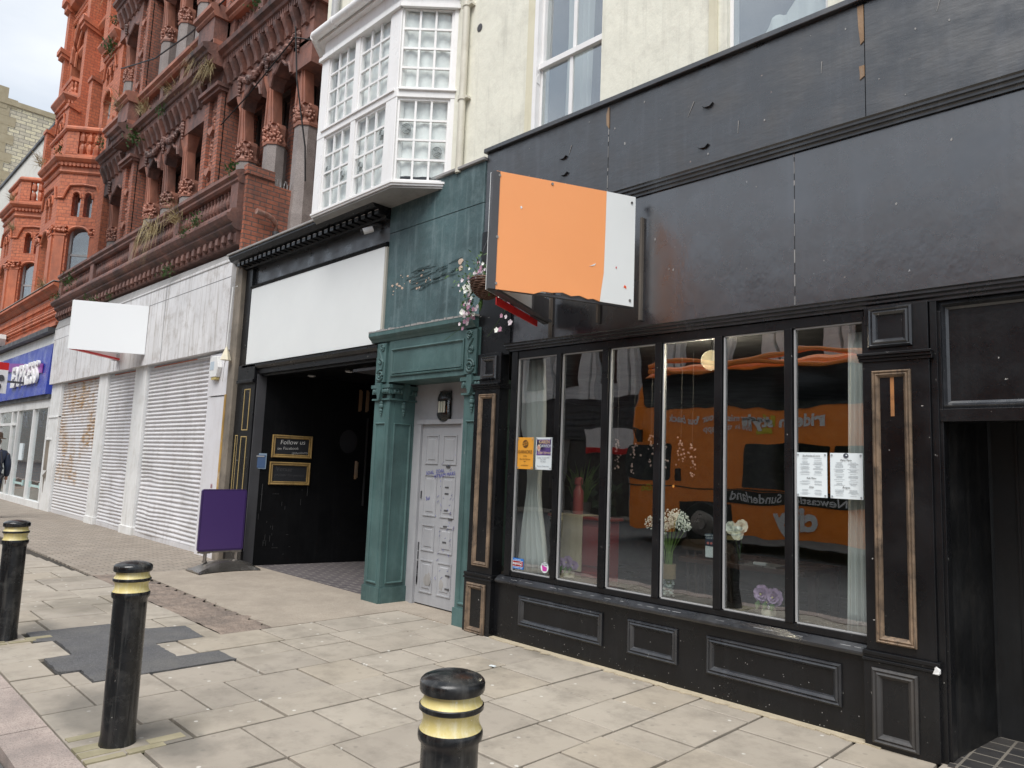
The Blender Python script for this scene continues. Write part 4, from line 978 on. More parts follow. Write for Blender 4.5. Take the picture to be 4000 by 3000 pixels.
# ================= PASSAGE FRONT (black, white board)
ps=thing('passage_shopfront',(-9.2,0,0),'black shopfront with open dark passage under a big blank white board','shopfront')
Q=lambda b,name,mat=black,**k: b.build(name,mat,ps,**k)
b=MB(); b.mold(-11.28,-7.24,[(.10,4.62),(-.06,4.62),(-.08,4.66),(-.15,4.68),(-.17,4.71),(-.24,4.725),(-.26,4.75),(-.285,4.78),(-.285,4.81),(.10,4.83)]); Q(b,'cornice')
b=MB(); b.box(-11.30,-7.23,-.31,.15,4.815,4.845); Q(b,'cornice_lead',lead,bevel=.005)
for i in range(27):
    x=-11.12+i*.147; b=MB(); b.box(x,x+.085,-.20,-.06,4.64,4.692); Q(b,'dentil')
b=MB(); 
for i in range(27): 
    x=-11.12+i*.147; b.box(x+.01,x+.082,-.203,-.200,4.686,4.692)
Q(b,'dentil_edges',flat('chipped_white',(.45,.43,.4),.7))
b=MB(); b.box(-10.95,-7.24,.03,.12,4.28,4.64); b.box(-11.2,-10.95,.0,.12,4.28,4.64); Q(b,'upper_board',blackrough)
b=MB(); b.mold(-10.93,-7.25,[(.05,4.285),(-.04,4.285),(-.05,4.31),(-.02,4.335),(.05,4.345)]); Q(b,'board_moulding')
b=MB(); b.box(-11.2,-7.24,.03,.12,3.0,4.30); Q(b,'backing_board')
wb=MB(); wb.box(-10.90,-7.278,-.025,.028,3.06,4.275); Q(wb,'white_board',board)
b=MB(); b.box(-7.276,-7.242,-.02,.06,3.04,4.27); Q(b,'board_end_trim',paint('buff_trim',(.45,.43,.37),.5,.1))
b=MB(); b.mold(-10.93,-7.26,[(.12,2.885),(-.02,2.885),(-.02,2.95),(-.045,2.965),(-.07,3.0),(-.07,3.03),(.12,3.045)]); b.box(-10.45,-7.3,.03,.12,2.85,2.884); Q(b,'beam')
b=MB(); b.box(-10.92,-10.47,-.05,.12,0,2.78); b.box(-11.02,-10.46,-.10,.12,2.75,2.80); b.box(-11.05,-10.48,-.07,.12,2.8,3.04); b.box(-10.95,-10.44,-.07,.12,0,.22); b.box(-11.15,-10.93,-.02,.12,0,4.63); Q(b,'pilaster',bevel=.004)
b=MB()
for x0,x1,z0,z1 in ((-10.80,-10.60,2.02,2.66),(-10.80,-10.60,.35,1.93),(-11.06,-10.97,.35,1.95)): b.frame(x0,x1,z0,z1,-.05 if x0>-11 else -.02,[(0,0),(0,.006),(.014,.006),(.014,0)])
Q(b,'gold_line_moulding',goldline)
b=MB(); b.box(-10.455,-10.435,-.03,.12,0,2.88); Q(b,'jamb_edge',greydk)
b=MB(); b.prism([(-10.50,.12),(-10.44,.12),(-10.05,1.9),(-9.95,3.3),(-10.05,3.3),(-10.12,1.9)],0,2.9)
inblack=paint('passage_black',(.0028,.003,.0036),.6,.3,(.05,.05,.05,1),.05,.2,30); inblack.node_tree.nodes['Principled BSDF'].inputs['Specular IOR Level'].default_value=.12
Q(b,'left_wall',inblack)
b=MB(); b.box(-10.3,-7.2,3.2,3.3,0,2.9); b.box(-7.36,-7.3,.12,3.3,0,2.9); Q(b,'inner_wall',inblack)
b=MB(); b.box(-11,-7.25,.12,3.3,2.9,2.95); Q(b,'ceiling',inblack)
# scuffs, gold-edged door leaf and oval glass fixed against the left wall
Mw=Matrix.Translation((-10.44,.12,0))@Matrix.Rotation(math.atan2(1.78,.39),4,'Z')   # local x runs inwards along the wall
b=MB(Mw)
for u,z0,z1 in ((1.50,1.33,1.62),(1.50,2.43,2.79),(1.62,2.43,2.79)): b.box(u,u+.03,-.03,0,z0,z1); b.box(u+.04,u+.05,-.025,0,z0+.02,z1-.02)
Q(b,'gold_door_moulding',wood)
b=MB(Mw); b.rings([[(1.36+.15*math.cos(a),-.012-q,1.93+.19*math.sin(a)) for a in [2*math.pi*k/28 for k in range(28)]] for q in (0,.012)]); Q(b,'oval_pane',flat('dim_pane',(.025,.025,.028),.2))
b=MB(Mw); b.box(1.66,1.675,-.05,0,.9,2.33); b.box(1.8,1.82,-.06,-.01,.2,2.75); Q(b,'door_edge',flat('dim_edge',(.02,.02,.021),.6))
b=MB(Mw)
for k in range(22):
    u=random.choice((random.uniform(0,.3),random.uniform(0,1.2))); z=random.choice((random.uniform(.1,.7),random.uniform(.1,1.2))); 
    if random.random()<.6: b.box(u,u+.004,-.004,0,z,z+random.uniform(.01,.10))
    else: b.box(u,u+random.uniform(.02,.12),-.004,0,z,z+.004)
b.box(.055,.063,-.004,0,.82,1.22); b.box(.75,.756,-.004,0,1.05,1.22)
Q(b,'scratches',flat('scratch_grey',(.035,.035,.035),.7))
def wallframe(nm,u0,u1,z0,z1,label,lines,faint):
    t=thing(nm,tuple(Mw@Vector(((u0+u1)/2,0,z0))),label,'notice board')
    b=MB(Mw); b.frame(u0,u1,z0,z1,-.004,[(0,0),(0,.02),(.012,.034),(.03,.022),(.045,.026),(.055,.008),(.055,0)]); b.build('gilt_frame',paint('old_gilt'+nm[-1]+str(z0),(.26,.17,.06),.4,.35,(.08,.05,.02,1),.6,.4,90),t)
    b=MB(Mw); b.box(u0+.02,u1-.02,-.010,-.002,z0+.02,z1-.02); b.build('slate',flat('slate_black',(.012,.013,.016),.5),t)
    for s_,sz,u,z,sh in lines:
        p=Mw@Vector((u,-.0125,z)); text('chalk_writing',s_,sz,p,faint,t,rz=math.degrees(math.atan2(1.78,.39)),align='LEFT',bold=-.0009,roty=sh,shear=.15)
    return t
chalk=flat('chalk',(.62,.62,.6),.9); fchalk=flat('faint_chalk',(.06,.06,.065),.9)
wallframe('chalkboard_one'[:10],.15,.775,1.625,1.975,'gilt framed chalkboard reading Follow us, upper of two','x' and (('Follow us',.10,.27,1.86,2),('on',.06,.235,1.765,0),('Facebook',.062,.32,1.77,2),('@theoldvesty',.044,.46,1.70,4)),chalk)
wallframe('chalkboard',.14,.77,1.21,1.56,'gilt framed chalkboard with faded writing, lower of two',(('Venue',.10,.23,1.45,0),('popular for parties',.06,.22,1.36,0)),fchalk)
t=thing('blue_notice',tuple(Mw@Vector((-.03,0,1.45))),'small blue notice in a clear holder beside the framed chalkboards','notice')
b=MB(Mw); b.box(-.115,.085,-.012,-.002,1.445,1.68); b.build('holder',flat('pale_blue_edge',(.25,.33,.42),.4),t)
b=MB(Mw); b.box(-.10,.07,-.016,-.012,1.46,1.655); b.build('blue_card',flat('slate_blue',(.06,.11,.22),.5),t)
b=MB(Mw); b.box(-.075,.05,-.020,-.016,1.625,1.645); b.build('clip',greyp,t)
b=MB(Mw)
# ceiling fittings and camera
for x,y,lab in ((-9.95,.6,'small round ceiling light near the passage mouth, left one'),(-8.9,.6,'small round ceiling light near the passage mouth, right one')):
    t=thing('ceiling_light',(x,y,2.88),lab,'ceiling light'); b=MB(); b.tube([(x,y,2.9),(x,y,2.885)],.06,16); b.build('ring',greyp,t); b=MB(); b.tube([(x,y,2.886),(x,y,2.88)],.04,14); b.build('lens',whitep,t)
t=thing('ceiling_box',(-8.35,.6,2.82),'white square box fixed to the passage ceiling','alarm sensor'); b=MB(); b.box(-8.47,-8.24,.5,.68,2.84,2.9); b.build('body',flat('dim_white',(.35,.35,.35),.5),t,bevel=.01); b=MB(); b.box(-8.42,-8.29,.53,.65,2.832,2.84); b.build('grille',greydk,t)
t=thing('security_camera',(-7.55,-.02,4.5),'small white security camera on the black board below the cornice','camera')
b=MB(); b.tube([(-7.50,.03,4.60),(-7.50,-.02,4.60)],.035,12); b.tube([(-7.50,-.02,4.60),(-7.53,-.08,4.58),(-7.56,-.09,4.55)],.014,8); b.build('bracket',greydk,t)
b=MB(); b.tube([(-7.535,-.05,4.55),(-7.60,-.15,4.50)],.040,14); b.build('body',whitep,t); b=MB(); b.tube([(-7.60,-.15,4.50),(-7.615,-.173,4.488)],.036,14); b.build('lens',inner,t)

# ================= A-board
ab=thing('pavement_sign',(-10.2,-.45,0),'purple pavement sign on a curved steel base by the passage','sign')
b=MB()
rs=[]
for i in range(25):
    y=-.86+.88*i/24; u=(i-12)/12; w=.20-.05*(1-u*u); z=.02+.125*(1-u*u)**.8
    flare=.05*abs(u)**3
    rs.append([(-10.2-w-flare,y,.012),(-10.2-w*.8-flare,y,z*.55+.015),(-10.2-w*.35,y,z+.01),(-10.2,y,z+.022),(-10.2+w*.35,y,z+.01),(-10.2+w*.8+flare,y,z*.55+.015),(-10.2+w+flare,y,.012)])
b.rings(rs); b.build('base',steel,ab,smooth=True)
for y in (-.82,-.02):
    for x in (-10.40,-10.0): 
        b=MB(); b.tube([(x,y,0),(x,y,.03)],.022,10); b.build('foot',greydk,ab)
for y in (-.70,-.25):
    b=MB(); b.tube([(-10.2,y,.13),(-10.2,y,.27)],.024,12); b.tube([(-10.2,y,.135),(-10.2,y,.155)],.036,12); b.box(-10.225,-10.175,y-.06,y+.06,.255,.28); b.build('spring_post',steel,ab)
MA=Matrix.Translation((-10.2,-.495,0))@Matrix.Rotation(math.radians(90),4,'Z')
b=MB(MA); 
def rrect(x0,x1,z0,z1,r,n=5):
    pts=[]
    for cx,cz,a0 in ((x1-r,z1-r,0),(x0+r,z1-r,90),(x0+r,z0+r,180),(x1-r,z0+r,270)):
        for k in range(n+1): a=math.radians(a0+90*k/n); pts.append((cx+r*math.cos(a),cz+r*math.sin(a)))
    return pts
b.prismY(rrect(-.325,.325,.285,1.145,.035),-.018,.018); b.build('panel_frame',flat('purple_frame',(.05,.028,.11),.3),ab)
b=MB(MA); b.prismY(rrect(-.30,.30,.31,1.125,.02),-.0215,.0215); b.build('panel',purple,ab)
b=MB(MA); b.box(-.31,.31,-.016,.016,.262,.285); b.build('lower_bar',steel,ab)

# ================= Bollards
def mkbollard(x,y,label,red=False):
    t=thing('bollard',(x,y,0),label,'bollard',group='black and gold bollards along the kerb')
    b=MB(); b.lathe((x,y,0),[(.095,0),(.093,.02),(.0885,.06),(.0885,.77),(.0895,.79),(.0985,.80),(.1005,.81),(.1005,.822),(.097,.83)],40); b.build('post',bollardblk,t,smooth=True)
    b=MB(); b.lathe((x,y,0),[(.0965,.83),(.0895,.842),(.0865,.857),(.0875,.872),(.0935,.884),(.097,.888)],40); b.build('gold_band',gold,t,smooth=True)
    b=MB(); b.lathe((x,y,0),[(.0975,.888),(.1005,.891),(.1005,.903),(.0975,.906)],40); b.build('black_ring',bollardblk,t,smooth=True)
    b=MB(); b.lathe((x,y,0),[(.0965,.906),(.0895,.916),(.0865,.926),(.0865,.940)],40); b.build('gold_band',gold,t,smooth=True)
    b=MB(); b.lathe((x,y,0),[(.088,.940),(.099,.942),(.1015,.948),(.1015,.968),(.099,.975),(.092,.982),(.07,.991),(.04,.997),(.004,1.0)],40); b.build('cap',bollardblk,t,smooth=True)
    return t
b0=mkbollard(-4.49,-3.50,'whole black and gold bollard leaning slightly, left of the nearest one')
b1_=copy_tree(b0,(-2.955,.0,0),label='farthest bollard, cut by the left edge of the photo')
b2_=copy_tree(b0,(2.745,.05,0),label='nearest bollard, cut off by the bottom edge')
b2_.scale=(1,1,.985)
b0.rotation_euler=(0,math.radians(-1.0),0); b1_.rotation_euler=(0,math.radians(-1.2),0)
# small yellow bricks round the two left bollards, slabs stay structure
g=MB()
for bx in (-4.49,-7.445):
    for i,(dx,dy,w,h) in enumerate(((-.02,-.21,.09,.2),(.08,-.21,.09,.2),(.18,-.21,.06,.2),(.17,.0,.07,.2),(.10,.13,.09,.2),(-.2,-.2,.08,.2))):
        g.box(bx+dx-w/2+.0,bx+dx+w/2-.006,-3.5+dy,-3.5+dy+h-.006,-.01,.0055)
tag(g.build('pavement_bricks',stone('mossy_brick',(.27,.235,.15,1),(.34,.30,.205,1),9,.9,dirt=(.12,.12,.06,1),dirt_amt=.5)),kind='structure')
# ================= WHITE SHUTTERED SHOP (ground floor of the dark brick building)
ws=thing('shuttered_shop',(-17,0,0),'closed shop painted white with three roller shutters, the left one rusty','shopfront')
Q=lambda b,name,mat=whitep,**k: b.build(name,mat,ws,**k)
b=MB(); b.box(-22.62,-11.50,-.12,.1,3.35,4.88); Q(b,'fascia_board',dirtywhite)
b=MB(); 
for x in (-20.2,-17.2,-14.4): b.box(x,x+.012,-.1225,-.1,3.36,4.86)
b.box(-22.6,-11.5,-.1225,-.12,4.555,4.562); Q(b,'board_joint',greydk)
b=MB(); b.hexa([(-22.6,-.13,4.86),(-11.45,-.13,4.82),(-11.45,.1,4.82),(-22.6,.1,4.86)],[(-22.6,-.06,5.12),(-11.45,-.05,5.0),(-11.45,.1,5.0),(-22.6,.1,5.12)]); Q(b,'lead_flashing',lead)
def shutter(x0,x1,mat,dents,name='roller_shutter',hood=True):
    b=MB(); nx=26; prof=[]; z=.06; zs=[]
    while z<3.30: zs.append(z); z+=.0152
    rows=[]
    for k,z in enumerate(zs):
        ph=(k%5)/5.; off=(.0,.020,.028,.024,.010)[k%5]
        row=[]
        for i in range(nx+1):
            x=x0+(x1-x0)*i/nx; d=0;dz=0
            for (dx,dz0,r,a) in dents:
                q=math.exp(-((x-dx)**2+((z-dz0)*1.0)**2)/r**2); d+=a*q; dz+=a*.5*q*math.sin((z-dz0)*9)
            row.append((x,.04-off+d,z+dz))
        rows.append(row)
    ids=[[b.V(p) for p in r] for r in rows]
    for r,s_ in zip(ids,ids[1:]):
        for i in range(nx): b.F((r[i],r[i+1],s_[i+1],s_[i]))
    o=Q(b,name,mat,recalc=False)
    b=MB(); b.box(x0,x1,.015,.06,.0,.075); b.build('bottom_rail',mat,o); return o
shutter(-21.63,-18.45,rust,[(-20.3,.9,.4,.02)])
shutter(-17.79,-16.0,shut,[(-16.6,1.1,.35,.05),(-17.3,.5,.4,.04),(-16.4,.45,.3,-.03)])
shutter(-15.29,-12.17,shut,[(-14.9,1.0,.35,.05),(-14.5,.35,.4,-.04),(-13.4,.8,.5,.04)])
b=MB()
for x0,x1 in ((-22.62,-21.66),(-18.42,-17.82),(-15.98,-15.32)): b.box(x0,x1,-.04,.1,0,3.36)
b.box(-18.45,-17.80,-.06,.1,0,.16); b.box(-16.02,-15.28,-.06,.1,0,.16); b.box(-22.62,-21.66,-.06,.1,2.44,2.48); b.box(-22.65,-22.1,-.06,.1,1.85,1.90); Q(b,'pier',whitep,bevel=.006)
b=MB(); b.box(-22.60,-22.25,-.045,-.035,1.05,1.84); b.prismY([(-22.6,.9),(-22.2,1.05),(-22.25,.75),(-22.35,.9),(-22.4,.45),(-22.5,.85)],-.047,-.035); Q(b,'rotten_timber',greywood)
b=MB(); b.box(-12.16,-11.40,-.06,.1,0,2.58); b.box(-12.16,-11.38,-.075,.1,2.6,3.30); Q(b,'end_panel',paint('end_panel_white',(.66,.65,.67),.5,.05,(.4,.36,.33,1),.3))
b=MB(); b.box(-11.40,-11.16,-.09,.1,0,4.8); Q(b,'end_post',greywood,bevel=.01)
b=MB(); b.box(-11.42,-11.36,-.10,-.06,.3,2.6); Q(b,'rusty_strip',paint('ochre_strip',(.42,.25,.06),.7,.4,(.7,.65,.6,1),.6))
text('tally_marks','III',.10,(-11.70,-.064,1.12),flat('maroon_ink',(.25,.03,.06),.6),ws)
b=MB(); b.box(-11.79,-11.62,-.0645,-.06,1.115,1.12)
t=thing('alarm_box',(-11.82,-.08,2.9),'pale hexagonal alarm box high on the white end panel','alarm box')
b=MB(); b.prismY([(-11.93,2.90),(-11.70,2.90),(-11.64,3.06),(-11.70,3.24),(-11.90,3.26),(-11.99,3.18),(-11.99,2.98)],-.15,-.075); b.build('body',whitep,t,bevel=.01)
b=MB(); b.box(-11.95,-11.80,-.153,-.15,3.02,3.16); b.build('faded_label',flat('faded_label_blue',(.45,.52,.58),.5),t); b=MB(); b.box(-11.9,-11.72,-.14,-.08,2.86,2.9); b.build('lamp_strip',flat('ochre_plastic',(.5,.4,.15),.4),t)
t=thing('windsock_ornament',(-11.2,-.2,3.15),'small white and orange hanging ornament on the post by the passage','ornament')
b=MB(); b.tube([(-11.22,-.12,4.35),(-11.30,-.16,4.34),(-11.30,-.17,3.9),(-11.30,-.18,3.34)],.010,6); b.tube([(-11.3,-.18,3.16),(-11.34,-.18,3.02),(-11.38,-.17,2.8)],.006,5); b.build('cord',whitep,t)
b=MB(); b.lathe((-11.30,-.18,3.14),[(.085,0),(.06,.08),(.01,.22)],6); b.build('cone',paint('windsock_cloth',(.66,.60,.45),.6,.2,(.25,.4,.55,1),.5),t)
# projecting blank white sign (V of two boards)
t=thing('projecting_sign',(-15.9,0,3.56),'blank white V-shaped sign jutting from the shuttered shop','sign')
A1=Vector((-15.27,-.13,0)); T1=Vector((-15.90,-1.32,0)); d=T1-A1; nr=Vector((-d.y,d.x,0)).normalized(); nr=-nr if nr.x<0 else nr
bpoly([(0,3.565),(0,4.55),(1,4.54),(1,3.57)],'front_board',flat('blank_white',(.84,.86,.87),.5),.02,0,t,A1,d,nr)
T2=Vector((-15.96,-1.32,0)); A2=Vector((-16.92,-.13,0)); d2=A2-T2; n2=Vector((d2.y,-d2.x,0)).normalized(); n2=-n2 if n2.x>0 else n2
bpoly([(0,3.58),(0,4.54),(1,4.55),(1,3.60)],'back_board',board,.02,0,t,T2,d2,n2)
b=MB(); b.prism([(-15.93,-1.30),(-16.88,-.16),(-16.75,-.14),(-15.93,-1.16)],3.565,3.60); b.build('lower_frame',redm,t)
b=MB(); b.box(-16.98,-16.85,-.24,-.12,3.56,3.70); b.build('bracket',greyp,t)
# ================= CREAM BUILDING above the pub, teal front and passage
cb=thing('cream_building',(-4,.06,4.7),'cream rendered building above the pub with tall sash windows and a white bay','building')
Q=lambda b,name,mat=cream,**k: b.build(name,mat,cb,**k)
wins=[(-4.85,-4.02,4.7,7.05),(-2.72,-1.915,4.7,7.05),(-.55,.3,4.7,7.05)]
b=MB(); b.holes(-6.15,3,4.7,12,wins,.055,.16); b.box(-9.30,-6.12,.065,.4,7.05,12); b.poly(((3,.055,4.7),(3,6,4.7),(3,6,12),(3,.055,12))); b.poly(((-9.3,.065,4.7),(-9.3,.065,12),(-9.3,6,12),(-9.3,6,4.7))); b.poly(((-9.3,.06,12),(3,.06,12),(3,6,12),(-9.3,6,12)))
b.box(-6.30,-6.10,.059,.4,4.7,7.06)
Q(b,'wall')
b=MB(); b.box(-5.0,-4.9,.04,.06,4.7,7.2); b.box(-2.88,-2.80,.04,.06,4.7,7.2); Q(b,'architrave',paint('cream_trim',(.66,.62,.47),.6,.05,(.4,.36,.25,1),.3))
for k,(x0,x1,z0,z1) in enumerate(wins):
    b=MB(); zm=5.74; y=.10
    fr=.032
    b.box(x0,x0+fr,y,y+.10,z0,z1); b.box(x1-fr,x1,y,y+.10,z0,z1); b.box(x0,x1,y-.035,y+.02,zm-.03,zm+.03); b.box(x0+.0,x1,y,y+.1,z1-.05,z1)
    if k==0: b.box(-4.445,-4.405,y-.01,y+.015,z0,zm-.03); b.box(-4.445,-4.405,y+.03,y+.055,zm,z1); b.box(x0-.045,x0+.004,.03,.10,z0,z1)
    f=Q(b,'window_frame',whitegl,bevel=.003)
    if k==0: b=MB(); b.prismX([(.09,5.55),(.045,5.56),(.04,5.62),(.07,5.66),(.05,5.70),(.09,5.72)],x0-.03,x0+.01); b.build('sash_horn',whitegl,f)
    if k==1: pass
    b=MB(); b.box(x0+fr,x1-fr,y+.005,y+.009,z0,zm-.02); b.box(x0+fr,x1-fr,y+.045,y+.049,zm,z1); b.build('pane',gwin,f)
    b=MB(); b.box(x0-.3,x1+.3,1.6,1.65,4.5,7.2); b.box(x0-.02,x0,.25,1.6,4.5,7.2); b.box(x1,x1+.02,.25,1.6,4.5,7.2); b.box(x0,x1,.25,1.6,7.15,7.2); b.build('room',flat('room_grey%d'%k,(.14,.16,.19),.8),f)
def folds(name,x0,x1,z0,z1,y,par,mat,nf=6,amp=.02,skew=0):
    b=MB(); n=60; rows=[]
    for j in range(9):
        v=j/8; z=z0+(z1-z0)*v; rows.append([(x0+(x1-x0)*i/n+skew*v,y+amp*math.sin(2*math.pi*nf*i/n+v*1.2)+amp*.5*math.sin(11*i/n+v*2),z) for i in range(n+1)])
    ids=[[b.V(p) for p in r] for r in rows]
    for r,s_ in zip(ids,ids[1:]):
        for i in range(n): b.F((r[i],r[i+1],s_[i+1],s_[i]))
    return b.build(name,mat,par,smooth=True,recalc=False)
c=MB(); 
tag(folds('curtain',-4.72,-4.36,4.7,7.0,.34,None,cloth,4,.03),'long white net curtain in the left tall sash window','curtain')
# crumpled white duvet against the second window
b=MB(); rs=[]
for i in range(25):
    x=-2.70+.78*i/24; top=5.12+.50*(i/24)**1.1+.05*math.sin(i*.9)
    rs.append([(x,.22,4.6),(x,.21+.02*math.sin(i*1.3),4.8),(x,.22+.02*math.cos(i*1.7),top-.06),(x,.27,top),(x,.5,top-.1),(x,.5,4.6)])
b.rings(rs,cap=True); tag(b.build('duvet',cloth,smooth=True),'crumpled pale duvet pressed against the second sash window','bedding')
t=thing('drainpipe',(-5.96,.0,4.9),'cream painted drainpipe beside the white bay window','drainpipe')
pip=paint('cream_pipe',(.62,.59,.50),.5,.1,(.3,.27,.2,1),.4)
b=MB(); b.tube([(-5.97,.0,4.88),(-5.97,.0,7.2)],.042,14); b.build('pipe',pip,t,smooth=True)
for z in (5.74,6.88): b=MB(); b.tube([(-5.97,.0,z),(-5.97,.0,z+.05)],.052,14); b.box(-6.05,-5.88,-.01,.055,z+.01,z+.035); b.build('clamp',pip,t)
b=MB()
b.rings([[(-5.785+.04*math.cos(a)*r_,y,6.573+.045*math.sin(a)*r_) for a in [k*.7 for k in range(9)]] for r_,y in ((1.1,.05),(.7,.047))]); Q(b,'wall_hole',greydk)
# ---------- bay window
bw=MB(); bw.prism([(-8.92,.06),(-8.45,-.42),(-6.66,-.42),(-6.17,.06),(-6.17,.3),(-8.92,.3)],4.79,4.815)
bw.prism([(-8.93,.06),(-8.46,-.435),(-6.65,-.435),(-6.15,.06),(-6.17,.3),(-8.92,.3)],4.815,4.84)
bw.prism([(-8.90,.06),(-8.44,-.40),(-6.67,-.40),(-6.19,.06),(-6.19,.3),(-8.9,.3)],7.08,7.26)
bay=bw.build('bay_window',whitegl,cb)
Ml=Matrix.Identity(4)
def sash(par,M,x0,x1,z0,z1,nx,nz,y=0.):
    b=MB(M); st=.03; r=.0125
    b.box(x0,x0+st,y+.0,y+.045,z0,z1); b.box(x1-st,x1,y,y+.045,z0,z1); b.box(x0+st,x1-st,y,y+.045,z0,z0+.03); b.box(x0+st,x1-st,y,y+.045,z1-.03,z1)
    a,c,e,f=x0+st,x1-st,z0+.03,z1-.03
    for i in range(1,nx): xx=a+(c-a)*i/nx; b.box(xx-r,xx+r,y+.004,y+.03,e,f)
    for j in range(1,nz): zz=e+(f-e)*j/nz; b.box(a,c,y+.002,y+.032,zz-r,zz+r)
    s_=b.build('sash',whitegl,par)
    b=MB(M)
    for i in range(nx):
        for j in range(nz):
            xa=a+(c-a)*i/nx+r; xb=a+(c-a)*(i+1)/nx-r; za=e+(f-e)*j/nz+r; zb=e+(f-e)*(j+1)/nz-r; tx=random.uniform(-.003,.003); tz=random.uniform(-.003,.003)
            b.poly(((xa,y+.022-tx,za-0),(xb,y+.022+tx,za),(xb,y+.022+tx+tz,zb),(xa,y+.022-tx+tz,zb)))
    b.build('panes',gdark,par,recalc=False); return a,c,e,f
# front face frame
b=MB()
FX=(-8.45,-7.64,-7.56,-6.66)
for x0,x1 in ((-8.45,-8.27),(-7.63,-7.53),(-6.87,-6.66)): b.box(x0,x1,-.42,-.30,4.84,7.08)
b.box(-8.45,-6.66,-.425,-.30,5.86,5.965); b.box(-8.45,-6.66,-.425,-.3,7.0,7.08)
b.build('front_frame',whitegl,bay,bevel=.004)
b=MB(); b.box(-8.34,-6.7,-.445,-.42,5.94,5.962); b.box(-8.48,-6.64,-.46,-.4,6.97,7.02); b.build('drip_mould',whitegl,bay)
bulls=[]
for x0,x1 in ((-8.27,-7.63),(-7.53,-6.87)):
    for z0,z1 in ((4.84,5.86),(5.965,7.0)): a,c,e,f=sash(bay,Ml,x0,x1,z0,z1,3,4,-.40)
# right canted face: from (-6.66,-.42) to (-6.18,.06)
Mc=Matrix.Translation((-6.66,-.42,0))@Matrix.Rotation(math.radians(45),4,'Z')
b=MB(Mc); Lc=.70
b.box(0,.012,0,.12,4.84,7.08); b.box(.63,Lc,0,.12,4.84,7.08)
b.box(0,Lc,-.005,.12,5.86,5.965); b.box(0,Lc,-.005,.12,7.0,7.08); b.box(.02,Lc,-.03,0,5.94,5.962); b.box(-.01,Lc,-.04,0,6.97,7.02); b.build('side_frame',whitegl,bay,bevel=.004)
for z0,z1 in ((4.84,5.86),(5.965,7.0)): sash(bay,Mc,.012,.63,z0,z1,3,4,.02)
Md=Matrix.Translation((-8.92,.06,0))@Matrix.Rotation(math.radians(-45),4,'Z')
b=MB(Md); b.box(0,.66,0,.1,4.89,7.08); b.build('left_side_panel',whitegl,bay)
# bullseye panes: rings blown in the glass
bgl=flat('bottle_glass',(.30,.33,.33),.15)
def bull(M,x,z,y,w):
    be=MB(M)
    for r in (.008,.022,.040,.058): be.tube([(x+w*r*math.cos(q),y,z+r*math.sin(q)) for q in [2*math.pi*k/20 for k in range(21)]],.0075,6,cap=False)
    be.build('bullseye_pane',bgl,bay,smooth=True)
for x,z in ((-8.18,5.38),(-7.81,5.22),(-7.40,5.22),(-6.98,5.5)): bull(Ml,x,z,-.385,.8)
for x,z in ((.13,5.49),(.50,5.22)): bull(Mc,x,z,.035,.9)
b=MB(); b.prism([(-8.90,.05),(-8.43,-.40),(-6.67,-.40),(-6.19,.05)],4.765,4.789); b.build('lead_tray',lead,bay)
# blinds and curtains behind the panes (light cloth), dark room behind
tag(folds('window_blind',-8.30,-6.84,4.85,7.0,-.31,None,bright,3,.02),'gathered white blind behind the front bay panes','blind')
b=MB(Mc); n=40; rows=[]
for j in range(12):
    v=j/11; rows.append([(.03+.6*i/n,.085+.01*math.sin(i*.5+v*2)+(.02*math.sin(v*40)),4.93+2.1*v) for i in range(n+1)])
ids=[[b.V(p) for p in r] for r in rows]
for r,s_ in zip(ids,ids[1:]):
    for i in range(n): b.F((r[i],r[i+1],s_[i+1],s_[i]))
tag(b.build('window_blind',bright,smooth=True,recalc=False),'white roman blind behind the canted bay panes','blind')
b=MB(); b.box(-8.9,-6.2,.35,.4,4.8,7.1); b.build('room',flat('room_dim',(.2,.22,.24),.8),bay)
# gutter
b=MB(); 
pg=[(-9.02,-.02),(-8.52,-.53),(-6.60,-.53),(-6.05,.02)]
def gut(p0,p1,b):
    b.tube([(p0[0],p0[1],7.33),(p1[0],p1[1],7.33)],.062,12)
for a_,c_ in zip(pg,pg[1:]): gut(a_,c_,b)
b.build('gutter',whitegl,bay,smooth=True)
b=MB(); b.prism([(-9.0,.06),(-8.50,-.47),(-6.62,-.47),(-6.08,.06),(-6.17,.3),(-8.92,.3)],7.26,7.42); b.prism([(-8.9,.06),(-8.3,-.1),(-6.8,-.1),(-6.3,.06),(-6.3,.3),(-8.9,.3)],7.42,7.6); b.build('bay_roof',whitegl,bay)
for x in (-8.05,-7.1): b=MB(); b.tube([(x,-.53,7.33),(x+.05,-.53,7.33)],.070,12); b.build('gutter_joint',whitegl,bay,smooth=True)
t=thing('soil_pipe',(-8.95,.0,7.5),'grey plastic pipe on the corner above the bay gutter','pipe')
b=MB(); b.tube([(-8.93,-.02,7.55),(-8.93,-.02,9.5)],.055,14); b.build('pipe',greyp,t,smooth=True); b=MB(); b.tube([(-8.93,-.02,7.78),(-8.93,-.02,7.86)],.072,14); b.build('collar',greydk,t,smooth=True)
